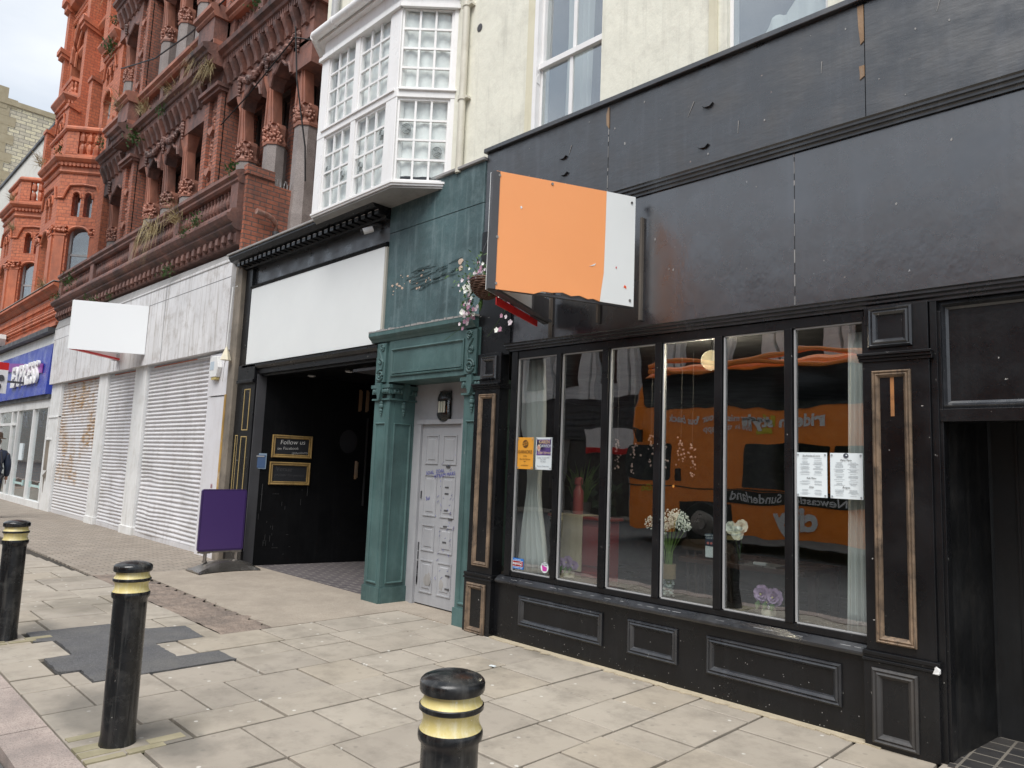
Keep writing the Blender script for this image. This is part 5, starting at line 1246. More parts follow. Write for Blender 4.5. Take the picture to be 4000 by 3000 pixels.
# ================= DARK RED BRICK BUILDING
db=thing('brick_building',(-17,1.2,5),'sooty red brick and terracotta building with granite columns, garlands and balustrades','building')
Q=lambda b,name,mat=db_terra,**k: b.build(name,mat,db,**k)
XR,XL=-10.95,-22.75
def hmold(b,segs,prof):   # prof (y,z) run over x segments with own y offset
    for x0,x1,dy in segs: b.prismX([(y+ (dy if y<.9 else 0),z) for y,z in prof],x0,x1)
b=MB(); b.prismX([(.3,5.12),(-.08,5.12),(-.10,5.16),(-.10,5.32),(-.14,5.36),(.3,5.36)],-22.7,-11.5)
for k in range(44):
    x=-22.6+k*.2545; b.tube([(x,-.10,5.15),(x+.02,-.135,5.20),(x,-.12,5.28),(x-.01,-.11,5.33)],[.03,.045,.05,.03],6)
Q(b,'ribbed_band',stone('pale_sooty_terracotta',(.14,.06,.045,1),(.26,.14,.11,1),4,.6,bumps=.5,dirt=(.05,.03,.03,1),dirt_amt=.7))
b=MB(); b.prismX([(.3,5.36),(-.12,5.36),(-.20,5.42),(-.19,5.47),(-.26,5.50),(-.30,5.56),(-.30,5.60),(-.24,5.63),(-.22,5.70),(-.10,5.74),(.3,5.74)],-22.7,-11.48); Q(b,'ground_cornice')
b=MB(); b.prismX([(.06,6.18),(-.12,6.18),(-.16,6.22),(-.15,6.27),(-.20,6.31),(-.20,6.37),(-.10,6.42),(.06,6.44)],-22.7,-11.5); b.box(-22.7,-11.5,-.12,.06,5.74,5.79); Q(b,'parapet_rail')
b=MB(); bl=[(.035,0),(.05,.02),(.025,.06),(.055,.13),(.06,.18),(.03,.30),(.045,.34),(.035,.38)]
for k in range(78):
    x=-22.6+k*.1425; b.lathe((x,-.03,5.79),bl,8)
Q(b,'balusters')
b=MB()
for x in (-22.6,-19.7,-16.8,-14.2,-11.65): b.box(x-.14,x+.14,-.13,.07,5.74,6.2)
Q(b,'baluster_blocks',db_terra)
b=MB(); b.box(-22.7,-11.5,.06,1.5,5.55,5.62); b.box(-11.6,-9.3,.12,1.6,4.80,4.84); Q(b,'flat_roof',lead)
st=MB(); st.box(-11.50,-11.42,-.03,.46,4.8,6.36); st.hexa([(-11.50,.46,4.8),(-11.42,.46,4.8),(-11.42,1.35,4.8),(-11.50,1.35,4.8)],[(-11.50,.46,6.28),(-11.42,.46,6.28),(-11.42,1.35,6.28),(-11.50,1.35,6.28)])
st.box(-11.53,-11.39,-.05,.44,6.34,6.50)
stub=Q(st,'end_parapet',db_brick)
b=MB()
for k in range(13): y=.5+k*.066; b.tube([(-11.45,y,6.26),(-11.45+random.uniform(-.05,.05),y+random.uniform(-.03,.03),6.42)],.004,4); b.tube([(-11.47,y+.02,6.26),(-11.52,y+.05,6.41)],.004,4)
b.build('bird_spikes',greyp,stub)
t=thing('vent_pipe',(-11.4,.3,5.5),'rusty bent pipe poking from the brick end parapet','pipe')
b=MB(); b.tube([(-11.30,.12,5.70),(-11.32,.30,5.69),(-11.33,.42,5.66),(-11.35,.50,5.59),(-11.37,.53,5.48),(-11.4,.53,5.38)],[.050,.048,.045,.045,.045,.045],12); b.build('pipe',paint('rusty_pipe',(.22,.10,.07),.6,.3,(.45,.4,.36,1),.6),t,smooth=True); b=MB(); b.tube([(-11.38,.53,5.40),(-11.38,.53,5.46)],.06,12); b.build('collar',greydk,t)
dkwood=flat('window_dark_brown',(.035,.022,.016),.5)
netc=flat('dim_net',(.10,.11,.12),.8)
def scallop(x0,x1,zt,zs,y0,y1,b):
    """spandrel between two columns with an ogee arch cut out of it"""
    n=14; top=[];pts=[]
    for i in range(n+1):
        u=i/n; x=x0+(x1-x0)*u; s_=math.sin(math.pi*u); z=zs+(zt-.12-zs)*(s_**.45)+.05*math.cos(4*math.pi*u)*(1 if .15<u<.85 else 0); pts.append((x,z))
    for p,q in zip(pts,pts[1:]): b.prismY([p,q,(q[0],zt+.1),(p[0],zt+.1)],y0,y1)
    b.tube([(p[0],y0-.01,p[1]+.02) for p in pts],.035,6)
def swag(b,x0,x1,z,drop,y):
    n=16
    for i in range(n+1):
        u=i/n; x=x0+(x1-x0)*u; zz=z-drop*math.sin(math.pi*u); r=.045+.04*math.sin(math.pi*u)
        for q in range(3): b.ball((x+random.uniform(-.03,.03),y+random.uniform(-.03,.03),zz+random.uniform(-.03,.03)),r*random.uniform(.6,.9),6,4)
piers=[(-15.28,-14.45),(-20.63,-19.80)]
def storey(z,last=False):
    dz=z-6.2
    groups=[(-11.42,-12.6,-13.78),(-16.75,-17.95,-19.13),(-22.1,)]
    cols_=[c for g_ in groups for c in g_]
    # back wall with windows
    hs=[]
    for g_ in groups:
        for a_,c_ in zip(g_,g_[1:]): hs.append((c_+.10,a_-.10,z-.2,z+2.66))
    hs+=[(-21.95,-20.9,z-.2,z+2.66),(-14.35,-13.9,z-.2,z+2.66),(-19.7,-19.25,z-.2,z+2.66),(-16.6,-15.4,z-.2,z+2.66),(-11.3,-11.06,z-.2,z+2.66)]
    b=MB(); b.holes(XL,XR,z-.7,z+4.2,hs,1.25,.22); b.poly(((XR,1.25,z-.7),(XR,7,z-.7),(XR,7,z+4.2),(XR,1.25,z+4.2))); Q(b,'wall',db_brick)
    for h in hs:
        b=MB(); x0,x1,z0,z1=h; y=1.36
        b.box(x0,x0+.07,y,y+.08,z0,z1); b.box(x1-.07,x1,y,y+.08,z0,z1); b.box(x0,x1,y,y+.08,z+1.25,z+1.33); b.box(x0,x1,y,y+.08,z1-.08,z1); b.box((x0+x1)/2-.02,(x0+x1)/2+.02,y+.01,y+.05,z+1.3,z1); b.box(x0,x1,y,y+.05,z+1.9,z+1.93)
        f=Q(b,'window_frame',dkwood)
        b=MB(); b.box(x0+.07,x1-.07,y+.03,y+.034,z0,z1); b.build('pane',gwin,f)
        b=MB(); b.box(x0,x1,y+.16,y+.18,z0,z1); b.build('net_curtain',netc,f)
    for c_ in cols_:
        b=MB(); b.lathe((c_,.98,z-.7),[(.25,0),(.25,.35),(.235,.5),(.222,.9),(.215,1.98),(.235,2.0)],8,ph=math.pi/8); Q(b,'granite_shaft',granite)
        b=MB(); b.lathe((c_,.98,z+1.28),[(.235,0),(.245,.05),(.22,.09),(.195,.16),(.215,.34),(.20,.42)],8,ph=math.pi/8)
        b.hexa([(c_-.19,.80,z+1.68),(c_+.19,.80,z+1.68),(c_+.15,1.0,z+1.68),(c_-.15,1.0,z+1.68)],[(c_-.12,.78,z+2.35),(c_+.12,.78,z+2.35),(c_+.10,.98,z+2.35),(c_-.10,.98,z+2.35)])
        b.hexa([(c_-.12,.78,z+2.35),(c_+.12,.78,z+2.35),(c_+.10,.98,z+2.35),(c_-.10,.98,z+2.35)],[(c_-.24,.72,z+2.75),(c_+.24,.72,z+2.75),(c_+.24,1.0,z+2.75),(c_-.24,1.0,z+2.75)])
        for s_ in (-.09,.09): b.tube([(c_+s_*1.1,.785,z+1.72),(c_+s_*.8,.775,z+2.1),(c_+s_*.7,.76,z+2.5)],.014,5)
        Q(b,'flared_pier',db_terra_red)
        b=MB()
        for k in range(48):
            a=math.pi+math.pi*random.random(); zz=1.35+.24*random.random(); rr=.225
            b.ball((c_+rr*math.cos(a),.98+rr*math.sin(a),z+zz),random.uniform(.02,.042),6,4)
        for a in (3.5,4.2,5.2,5.9):
            b.tube([(c_+.22*math.cos(a)+.045*math.cos(q),.98+.24*math.sin(a),z+1.62+.045*math.sin(q)) for q in (0,1,2,3,4,5,6)],.016,5)
        Q(b,'capital_carving',db_terra_red)
    # arched spandrels
    b=MB()
    for g_ in groups:
        for a_,c_ in zip(g_,g_[1:]): scallop(c_+.2,a_-.2,z+2.75,z+2.3,.70,.95,b)
    scallop(-21.9,-20.7,z+2.75,z+2.3,.70,.95,b)
    for x0,x1 in ((XL,-20.6),(-19.8,-15.28),(-14.45,XR)): b.box(x0,x1,.71,1.25,z+2.72,z+3.45)
    b.box(-11.66,XR,.71,1.25,z+2.3,z+2.8)
    Q(b,'arched_spandrel')
    b=MB()
    for g_ in groups:
        for a_,c_ in zip(g_,g_[1:]):
            swag(b,c_,a_,z+3.0,.22,.66)
        for c_ in g_:
            for k,r in enumerate((.07,.06,.05,.04,.03)): b.ball((c_,.68,z+2.95-k*.075),r,6,4)
    Q(b,'garland',db_terra)
    b=MB()
    for x0,x1 in ((-22.7,-20.7),(-19.7,-15.35),(-14.4,-11.0)):
        n=int((x1-x0)/.30)
        for k in range(n):
            x=x0+(k+.5)*(x1-x0)/n
            b.prismX([(.72,z+3.05),(.64,z+3.07),(.60,z+3.2),(.52,z+3.36),(.50,z+3.44),(.72,z+3.44)],x-.055,x+.055)
            b.frame(x+.075,x+.225,z+3.12,z+3.36,.71,[(0,0),(0,.02),(.02,.02),(.03,-.01)])
    Q(b,'bracket_frieze')
    segs=[(XL,-20.68,0),(-20.68,-19.75,-.3),(-19.75,-15.33,0),(-15.33,-14.4,-.3),(-14.4,XR+.08,0)]
    b=MB(); hmold(b,segs,[(1.25,z+3.44),(.60,z+3.44),(.60,z+3.60),(.52,z+3.63),(.50,z+3.68),(.42,z+3.72),(.40,z+3.80),(.48,z+3.84),(.55,z+3.87),(1.25,z+3.9)]); Q(b,'cornice')
    b=MB()
    for x0,x1,dy in segs:
        n=int((x1-x0)/.085)
        for k in range(n): x=x0+(k+.5)*(x1-x0)/n; b.box(x-.024,x+.024,.55+dy,.60+dy,z+3.47,z+3.60)
    Q(b,'fluted_course',db_terra)
    if not last:
        b=MB(); hmold(b,segs,[(.9,z+4.48),(.60,z+4.48),(.56,z+4.52),(.57,z+4.58),(.50,z+4.62),(.50,z+4.70),(.58,z+4.75),(.9,z+4.77)]); hmold(b,segs,[(.9,z+3.88),(.62,z+3.88),(.62,z+3.98),(.9,z+3.98)]); Q(b,'balcony_rail',db_terra_red)
        b=MB()
        for x0,x1,dy in segs:
            if dy: b.box(x0+.05,x1-.05,.62+dy,1.25,z+3.9,z+4.5); continue
            n=int((x1-x0)/.16)
            for k in range(n):
                x=x0+(k+.5)*(x1-x0)/n
                if k%8==0: b.box(x-.11,x+.11,.64,.86,z+3.95,z+4.5)
                else: b.lathe((x,.75,z+3.97),[(.05,0),(.06,.03),(.03,.10),(.03,.26),(.06,.30),(.05,.36),(.03,.44),(.06,.50)],6)
        Q(b,'balcony_balusters',db_terra)
    for x0,x1 in piers:
        b=MB(); b.box(x0,x1,.68,1.25,z-.7,z+2.95); b.box(x0,x0+.22,.60,.7,z-.7,z+2.95); b.box(x1-.20,x1,.60,.7,z-.7,z+2.95); Q(b,'brick_pier',ob_brick if False else db_brick)
        b=MB(); b.box(x0-.05,x1+.05,.52,1.25,z+2.95,z+3.02); b.box(x0-.08,x1+.08,.46,1.25,z+3.02,z+3.10); b.box(x0,x1,.60,1.25,z+3.10,z+3.44); Q(b,'pier_cap')
        b=MB()
        for k in range(60): b.ball(((x0+x1)/2+random.gauss(0,.06),.67,z+random.uniform(.2,2.7)),random.uniform(.02,.045),6,4)
        for zz in (.4,1.3,2.2): b.prismY([((x0+x1)/2-.13,z+zz),((x0+x1)/2,z+zz-.1),((x0+x1)/2+.13,z+zz),((x0+x1)/2+.12,z+zz+.08),((x0+x1)/2-.12,z+zz+.08)],.58,.7)
        Q(b,'pier_carving',db_terra_red)
storey(6.2); storey(10.97)
b=MB(); b.box(XL,XR,1.25,7,15.1,19); Q(b,'top_wall',db_brick)
b=MB(); b.box(XL-.1,XR+.05,.2,1.3,15.9,16.2); Q(b,'top_cornice')
# weeds and dry grass on the ledges
def weed(x,y,z,r,kind,label,gp='weeds growing on the brick ledges',hang=0.):
    nm={'g':'fern_tuft','d':'dry_grass_tuft'}[kind]
    b=MB(); n=int(90 if kind=='g' else 55)
    for k in range(n):
        a=random.random()*6.28; el=random.uniform(-.4,1.3)
        if kind=='g':
            c=Vector((x+random.gauss(0,r*.45),y-abs(random.gauss(0,r*.4)),z+random.gauss(0,r*.35)))
            l=r*random.uniform(.25,.45); d=Vector((math.cos(a)*math.cos(el),-abs(math.sin(a))*.6,math.sin(el))); s_=Vector((-math.sin(a),.2,math.cos(a)*.6))*l*.32
            b.F([b.V(p) for p in (c,c+d*l*.5+s_,c+d*l,c+d*l*.5-s_)])
        else:
            c=Vector((x+random.gauss(0,r*.25),y,z)); l=r*random.uniform(.7,1.7); d=Vector((math.cos(a)*.9,-abs(math.sin(a))*.8,random.uniform(-.3,1.0)))
            p1=c+d*l*.6+Vector((0,0,.1*r)); p2=c+d*l+Vector((0,-.05,-l*(.3+hang))); w=Vector((.0045,.002,.002)); c=c+Vector((random.gauss(0,r*.3),0,random.gauss(0,r*.12))); p1+=Vector((random.gauss(0,r*.3),0,0)); p2+=Vector((random.gauss(0,r*.35),0,random.gauss(0,r*.4)))
            b.F([b.V(p) for p in (c-w,p1-w,p1+w,c+w)]); b.F([b.V(p) for p in (p1-w,p2,p1+w)])
    o=b.build(nm,green if kind=='g' else straw,recalc=False)
    tag(o,label,'plant',gp); return o
weed(-11.75,-.12,6.45,.20,'g','bright fern at the corner of the brick end parapet')
weed(-12.7,-.25,5.70,.22,'g','bright green fern on the lower cornice, right one of the pair below the balusters')
weed(-13.3,-.25,5.62,.15,'g','small fern beside the bright fern on the lower cornice')
weed(-14.9,-.28,5.95,.35,'d','pale straw clump hanging over the lower balustrade',hang=1.2)
weed(-13.9,-.22,6.0,.30,'d','brown dead weeds in the lower balusters, right of the straw clump')
weed(-14.2,-.15,5.05,.2,'g','fern growing from the flashing over the white fascia, right one')
weed(-18.6,-.2,5.0,.28,'g','fern growing from the flashing right of the blank white sign')
weed(-17.6,-.2,5.05,.12,'g','tiny fern on the flashing behind the blank white sign')
weed(-20.8,-.25,5.9,.3,'g','fern patch low on the left end of the dark balustrade')
weed(-22.2,-.2,5.7,.22,'g','fern at the far left end of the dark cornice')
weed(-15.2,.35,9.9,.34,'d','large pale straw tuft over the right brick pier',hang=.6)
weed(-14.6,.40,9.55,.3,'d','straw tuft drooping under the pier cornice',hang=.6)
weed(-19.4,.55,9.55,.35,'g','leafy green fern clump left of the second garland')
weed(-17.6,.5,9.7,.22,'g','green fern above the middle garland of the brick building')
weed(-17.0,.5,9.95,.3,'d','dry stems above the middle garland')
weed(-19.0,.5,10.2,.3,'d','brown stems trailing from the upper cornice, left part')
weed(-20.4,.35,10.7,.4,'d','dead ivy mass on the left pier top')
weed(-12.6,.45,10.15,.2,'g','fern on the upper cornice near the right corner')
weed(-21.2,.2,14.3,.6,'d','big dead grass mass under the top cornice',hang=.4)
weed(-21.6,.3,10.0,.22,'g','fern at the junction with the orange building')
t=thing('overhead_cable',(-16,.6,9),'thin black cable slung across the brick building','cable')
b=MB(); b.tube([(-21.5,.5,12.3),(-18.5,.45,11.4),(-16,.4,11.0),(-14,.35,10.9),(-12,.45,11.0)],.018,6); b.tube([(-11.3,.55,9.2),(-11.2,.6,8.2),(-11.1,.8,7.0),(-11.1,.85,6.4)],.016,6); b.tube([(-14.4,.62,8.4),(-13,.55,8.55),(-11.3,.55,9.0),(-11.0,.7,8.9)],.014,6); b.build('cable',inner,t)
# draped dark netting on the left corner
b=MB(); b.poly(((-22.85,-.02,6.5),(-18.5,.0,6.5),(-21.6,.35,9.8),(-22.6,.4,11.0)))
nm_=bpy.data.materials.new('bird_net'); nm_.use_nodes=True; n=N(nm_); n.t.nodes.clear(); o_=n.n('ShaderNodeOutputMaterial'); mm=n.n('ShaderNodeMixShader'); mm.inputs[0].default_value=.32; tr_=n.n('ShaderNodeBsdfTransparent'); df=n.n('ShaderNodeBsdfDiffuse'); df.inputs[0].default_value=(.02,.02,.02,1); n.l(tr_.outputs[0],mm.inputs[1]); n.l(df.outputs[0],mm.inputs[2]); n.l(mm.outputs[0],o_.inputs[0])
tag(b.build('bird_netting',nm_,recalc=False),'dark bird netting draped from the left corner of the brick building','netting')
# ================= ORANGE TERRACOTTA BUILDING
ob=thing('terracotta_building',(-28,1,5),'bright orange terracotta building with stacked bay windows and balconies','building')
Q=lambda b,name,mat=ob_terra,**k: b.build(name,mat,ob,**k)
XA,XB=-33.6,-22.78
b=MB(); b.box(XA,XB,-.02,1.1,4.95,6.10)
Q(b,'frieze_wall',ob_terra)
b=MB()
n=int((XB-XA)/.17)
for k in range(n):
    x=XA+.05+k*.17
    b.tube([(x+.055*math.cos(q),-.05,5.78+.07*math.sin(q)) for q in (-.3,.5,1.57,2.6,3.4)],.022,5); b.tube([(x,-.04,5.83),(x+.07,-.06,5.70),(x+.03,-.05,5.62)],.025,5)
    b.ball((x+.04,-.05,5.47),.055,6,4); b.ball((x-.04,-.05,5.37),.05,6,4); b.tube([(x-.06,-.03,5.3),(x,-.06,5.24),(x+.08,-.03,5.3)],.02,5)
Q(b,'frieze_carving',ob_terra)
b=MB(); b.prismX([(.2,5.98),(-.06,5.98),(-.12,6.03),(-.16,6.1),(-.26,6.14),(-.26,6.2),(.2,6.24)],XA,XB); b.box(XA,XB,-.08,.1,5.53,5.57); b.box(XA,XB,-.1,.1,5.02,5.12); Q(b,'ledge')
b=MB(); b.box(XA,XB,-.27,1.2,6.24,6.26); Q(b,'ledge_lead',lead)
def flatwall(x0,x1,z0,z1,hs=(),y=1.1): b=MB(); b.holes(x0,x1,z0,z1,list(hs),y,.3); return b
b=flatwall(XA,XB,6.2,11.5); b.poly(((XB,1.1,6.2),(XB,8,6.2),(XB,8,11.5),(XB,1.1,11.5))); b.poly(((XA,1.1,0),(XA,8,0),(XA,8,11.5),(XA,1.1,11.5))); b.poly(((XA,1.1,11.5),(XB,1.1,11.5),(XB,3,11.5),(XA,3,11.5))); Q(b,'wall',ob_brick)
b=flatwall(XA,XB,10.3,18.2); b.poly(((XB,1.1,10.3),(XB,8,10.3),(XB,8,18.2),(XB,1.1,18.2))); b.poly(((XA,1.1,10.3),(XA,8,10.3),(XA,8,18.2),(XA,1.1,18.2))); Q(b,'wall',ob_brick)
def archtop(b,xc,w,zs,zt,y0,y1,n=10,point=0.,rim=.05):
    """solid infill above an arch between zs and zt+something; returns rim pts"""
    pts=[]
    for i in range(n+1):
        a=math.pi*i/n; x=xc-w/2*math.cos(a); z=zs+(zt-zs)*math.sin(a)**(1.0 if not point else .8); pts.append((x,z))
    top=zt+.06
    for p,q in zip(pts,pts[1:]): b.prismY([p,q,(q[0],top),(p[0],top)],y0,y1)
    b.tube([(p[0],y0-.01,p[1]) for p in pts],rim,6)
    return pts
def facet(P0,P1,z0,z1,levels,win):
    """one upright face of a bay; local x along it, outward = -y"""
    P0=Vector((*P0,0));P1=Vector((*P1,0)); d=P1-P0; L_=d.length; M_=Matrix.Translation(P0)@Matrix.Rotation(math.atan2(d.y,d.x),4,'Z')
    b=MB(M_); c=L_/2; w=win['w']; hs=[(c-w/2,c+w/2,win['z0'],win['z1'])]
    lw=win.get('lw')
    if lw: hs+= [(c-lw-.05,c-.05,win['l0'],win['l1']),(c+.05,c+lw+.05,win['l0'],win['l1'])]
    b.holes(0,L_,z0,z1,hs,0,.24); Q(b,'bay_wall',ob_brick,recalc=False)
    b=MB(M_); r=w/2
    archtop(b,c,w,win['z1']-r*.9,win['z1']-.04,-.0,.2,rim=.04)
    if lw:
        for s_ in (-1,1): archtop(b,c+s_*(lw/2+.05),lw,win['l1']-lw*.9,win['l1']-.02,0,.2,rim=.03,point=1)
        b.lathe((c,.06,win['l0']),[(.05,0),(.06,.04),(.035,.08),(.05,.25),(.035,.45),(.06,.5)],8)
        # hood mould
        zt=win['l1']; pts=[(0,-.02,zt-.25),(.15,-.03,zt-.25),(.22,-.04,zt-.05),(.32,-.04,zt+.16),(c,-.04,zt+.2),(L_-.32,-.04,zt+.16),(L_-.22,-.04,zt-.05),(L_-.15,-.03,zt-.25),(L_,-.02,zt-.25)]
        b.tube(pts,.035,6)
        zc=win.get('cap')
        if zc:
            for s_ in (0,1):
                xa=0 if s_==0 else c+w/2+.02; xb=c-w/2-.02 if s_==0 else L_
                b.box(xa,xb,-.06,.02,zc-.05,zc); b.box(xa,xb,-.10,.02,zc+.2,zc+.25)
                for k in range(14): b.ball((random.uniform(xa,xb),-.06,zc+random.uniform(.02,.2)),random.uniform(.035,.06),6,4)
                b.box(xa+.04,xb-.04,-.045,.0,z0+.05,zc-.05)
    Q(b,'window_surround')
    f=MB(M_); x0,x1=c-w/2,c+w/2; f.box(x0,x0+.06,.16,.22,win['z0'],win['z1']); f.box(x1-.06,x1,.16,.22,win['z0'],win['z1']); f.box(x0,x1,.16,.22,win['z0']+(win['z1']-win['z0'])*.55,win['z0']+(win['z1']-win['z0'])*.55+.06)
    fr=Q(f,'window_frame',greyp)
    g_=MB(M_); g_.box(x0,x1,.19,.195,win['z0'],win['z1']); 
    if lw: g_.box(c-lw-.05,c+lw+.05,.2,.205,win['l0'],win['l1'])
    g_.build('pane',gwin,fr)
    g_=MB(M_); g_.box(x0,x1,.34,.36,win['z0'],win['z1']+.1)
    if lw: g_.box(c-lw-.05,c+lw+.05,.34,.36,win['l0'],win['l1'])
    g_.build('pale_blind',flatblind,fr)
flatblind=flat('pale_blind',(.26,.26,.23),.8)
def ring(b,poly,prof):
    """moulding round an open plan polyline: prof (out,z)"""
    P_=[Vector((*p,0)) for p in poly]; nn=[]
    for i in range(len(P_)):
        ns=[]
        if i>0: d=(P_[i]-P_[i-1]).normalized(); ns.append(Vector((d.y,-d.x,0)))
        if i<len(P_)-1: d=(P_[i+1]-P_[i]).normalized(); ns.append(Vector((d.y,-d.x,0)))
        s_=sum(ns,Vector()); s_.normalize(); nn.append(s_/max(.5,s_.dot(ns[0])))
    rows=[[P_[i]+nn[i]*o+Vector((0,0,z)) for o,z in prof] for i in range(len(P_))]
    b.rings(rows)
for bi,x0 in enumerate((-24.70,-30.85)):
    w=1.95; xl=x0-w
    plan=[(xl-.85,1.1),(xl,0),(x0,0),(x0+.85,1.1)]
    win=dict(w=.62,z0=6.32,z1=8.35,lw=.24,l0=8.62,l1=9.42,cap=8.05)
    winf=dict(w=.95,z0=6.32,z1=8.35,lw=.34,l0=8.62,l1=9.42,cap=8.05)
    facet(plan[0],plan[1],6.2,10.2,0,win); facet(plan[1],plan[2],6.2,10.2,0,winf); facet(plan[2],plan[3],6.2,10.2,0,win)
    b=MB(); ring(b,plan,[(-.1,9.95),(.03,9.95),(.06,10.0),(.03,10.06),(.03,10.16),(.10,10.2),(.10,10.27),(.16,10.3),(.22,10.38),(.22,10.45),(.12,10.5),(-.1,10.52)]); Q(b,'balcony_cornice')
    b=MB()
    def dent(A_,B_,z,out,h,step,wd):
        A_=Vector((*A_,0));B_=Vector((*B_,0)); d=B_-A_; L_=d.length; u=d/L_; nrm=Vector((u.y,-u.x,0)); n_=int(L_/step)
        for k in range(n_):
            p=A_+u*((k+.5)*L_/n_)+nrm*out; q=[p-u*wd,p+u*wd,p+u*wd-nrm*.12,p-u*wd-nrm*.12]; b.prism([v.xy for v in q],z,z+h)
    for A_,B_ in zip(plan,plan[1:]): dent(A_,B_,10.16,.12,.1,.115,.035)
    Q(b,'dentils',ob_terra)
    # balcony parapet with balusters
    b=MB(); ins=[(xl-.78,1.1),(xl+.03,.06),(x0-.03,.06),(x0+.78,1.1)]
    ring(b,ins,[(-.12,10.5),(.0,10.5),(.0,10.62),(-.12,10.62)]); ring(b,ins,[(-.12,11.33),(.03,11.33),(.07,11.38),(.07,11.44),(.02,11.5),(-.12,11.5)]); Q(b,'balcony_rail')
    b=MB(); bb=MB()
    for A_,B_ in zip(ins,ins[1:]):
        A_=Vector((*A_,0));B_=Vector((*B_,0)); d=B_-A_; L_=d.length; u=d/L_; nrm=Vector((u.y,-u.x,0))
        for s0,s1 in ((0,.34),(L_-.34,L_)) if L_<1.6 else ((0,.45),(L_-.45,L_)):
            p,q=A_+u*s0,A_+u*s1; b.prism([p.xy,q.xy,(q-nrm*.12).xy,(p-nrm*.12).xy],10.6,11.34)
        m=3 if L_<1.6 else 5; lo=.34 if L_<1.6 else .45
        for k in range(m):
            p=A_+u*(lo+(k+.5)*(L_-2*lo)/m)-nrm*.06; bb.lathe((p.x,p.y,10.62),[(.06,0),(.07,.05),(.09,.16),(.08,.26),(.035,.35),(.09,.42),(.085,.58),(.05,.66),(.07,.72)],8)
    Q(b,'parapet_wall',ob_brick); Q(bb,'balusters')
    # upper bay, smaller
    xc=(x0+xl)/2; up=[(xc-1.25,1.1),(xc-.78,.42),(xc+.78,.42),(xc+1.25,1.1)]
    w2=dict(w=.42,z0=10.7,z1=11.95,lw=.0,l0=0,l1=0); w2f=dict(w=.8,z0=10.7,z1=12.0,lw=.0,l0=0,l1=0)
    for p,q,ww in ((up[0],up[1],dict(w=.40,z0=10.6,z1=11.9,lw=.16,l0=12.08,l1=12.62)),(up[1],up[2],dict(w=.85,z0=10.6,z1=11.9,lw=.32,l0=12.08,l1=12.62)),(up[2],up[3],dict(w=.40,z0=10.6,z1=11.9,lw=.16,l0=12.08,l1=12.62))): facet(p,q,10.4,13.0,0,ww)
    b=MB(); ring(b,up,[(-.2,12.95),(.05,12.95),(.08,13.0),(.05,13.06),(.12,13.14),(.2,13.2),(.26,13.26),(.26,13.32),(.15,13.38),(-.2,13.4)])
    for A_,B_ in zip(up,up[1:]): dent(A_,B_,13.06,.14,.1,.115,.035)
    Q(b,'upper_cornice')
    b=MB(); ui=[(xc-1.2,1.1),(xc-.76,.46),(xc+.76,.46),(xc+1.2,1.1)]; ring(b,ui,[(-.1,13.38),(0,13.38),(0,13.55),(-.1,13.55)]); ring(b,ui,[(-.12,13.95),(.03,13.95),(.05,14.05),(-.12,14.08)])
    for A_,B_ in zip(ui,ui[1:]):
        A_=Vector((*A_,0));B_=Vector((*B_,0)); d=B_-A_; L_=d.length; u=d/L_; nrm=Vector((u.y,-u.x,0)); m=int(L_/.2)
        for k in range(m):
            p=A_+u*((k+.5)*L_/m)-nrm*.05; b.lathe((p.x,p.y,13.55),[(.05,0),(.07,.1),(.03,.2),(.06,.3),(.05,.4)],7)
    Q(b,'upper_balcony')
    # buttress piers with sloping shoulders
    for px in (xc-1.62,xc+1.62):
        b=MB(); b.prismX([(1.1,10.4),(.25,10.4),(.25,12.6),(.55,13.1),(.55,17.4),(1.1,17.4)],px-.2,px+.2); Q(b,'buttress',ob_brick)
        b=MB(); b.box(px-.26,px+.26,.2,.6,12.55,12.65); b.box(px-.28,px+.28,.40,1.1,15.5,15.62); b.box(px-.32,px+.32,.34,1.1,15.62,15.78); b.box(px-.28,px+.28,.42,1.1,17.3,17.5); b.box(px-.34,px+.34,.32,1.1,17.5,17.75); Q(b,'buttress_cap')
    # tall arched recess above
    b=MB(); b.box(xc-1.42,xc-1.05,.75,1.1,13.4,17.4); b.box(xc+1.05,xc+1.42,.75,1.1,13.4,17.4); archtop(b,xc,2.1,15.3,16.7,.75,1.1,16,rim=.09); archtop(b,xc,1.8,15.2,16.45,.85,1.1,16,rim=.06); b.box(xc-1.42,xc+1.42,.75,1.1,16.74,17.4); Q(b,'tall_arch',ob_terra)
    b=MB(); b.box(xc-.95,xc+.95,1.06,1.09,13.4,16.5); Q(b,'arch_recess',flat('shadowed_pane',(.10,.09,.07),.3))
    b=MB(); 
    for k in range(-9,10): x=xc+k*.15; b.box(x-.035,x+.035,.68,.76,16.85,17.0); b.box(x-.035,x+.035,.70,.76,17.12,17.22)
    Q(b,'arch_dentils')
    # gable
    b=MB(); b.prismY([(xc-1.9,17.7),(xc+1.9,17.7),(xc+.5,21.5),(xc-.5,21.5)],.6,1.2); Q(b,'gable',ob_terra)
    b=MB()
    for i in range(9):
        for k in range(-5,6):
            zz=18.0+i*.34; 
            if abs(k*.28+ (i%2)*.14)<1.75-(i*.16): b.prismY([(xc+k*.28+(i%2)*.14-.07,zz),(xc+k*.28+(i%2)*.14+.07,zz),(xc+k*.28+(i%2)*.14,zz+.14)],.56,.62)
    Q(b,'gable_carving')
b=MB(); b.prismX([(1.1,17.4),(.5,17.4),(.4,17.6),(.3,17.8),(.3,17.92),(1.1,18.0)],XA,XB); b.prismX([(1.1,15.6),(.95,15.6),(.85,15.7),(.85,15.8),(1.1,15.85)],XA,XB); b.prismX([(1.1,12.95),(.95,12.95),(.8,13.1),(.8,13.25),(1.1,13.3)],XA,XB); Q(b,'main_cornice')
b=MB()
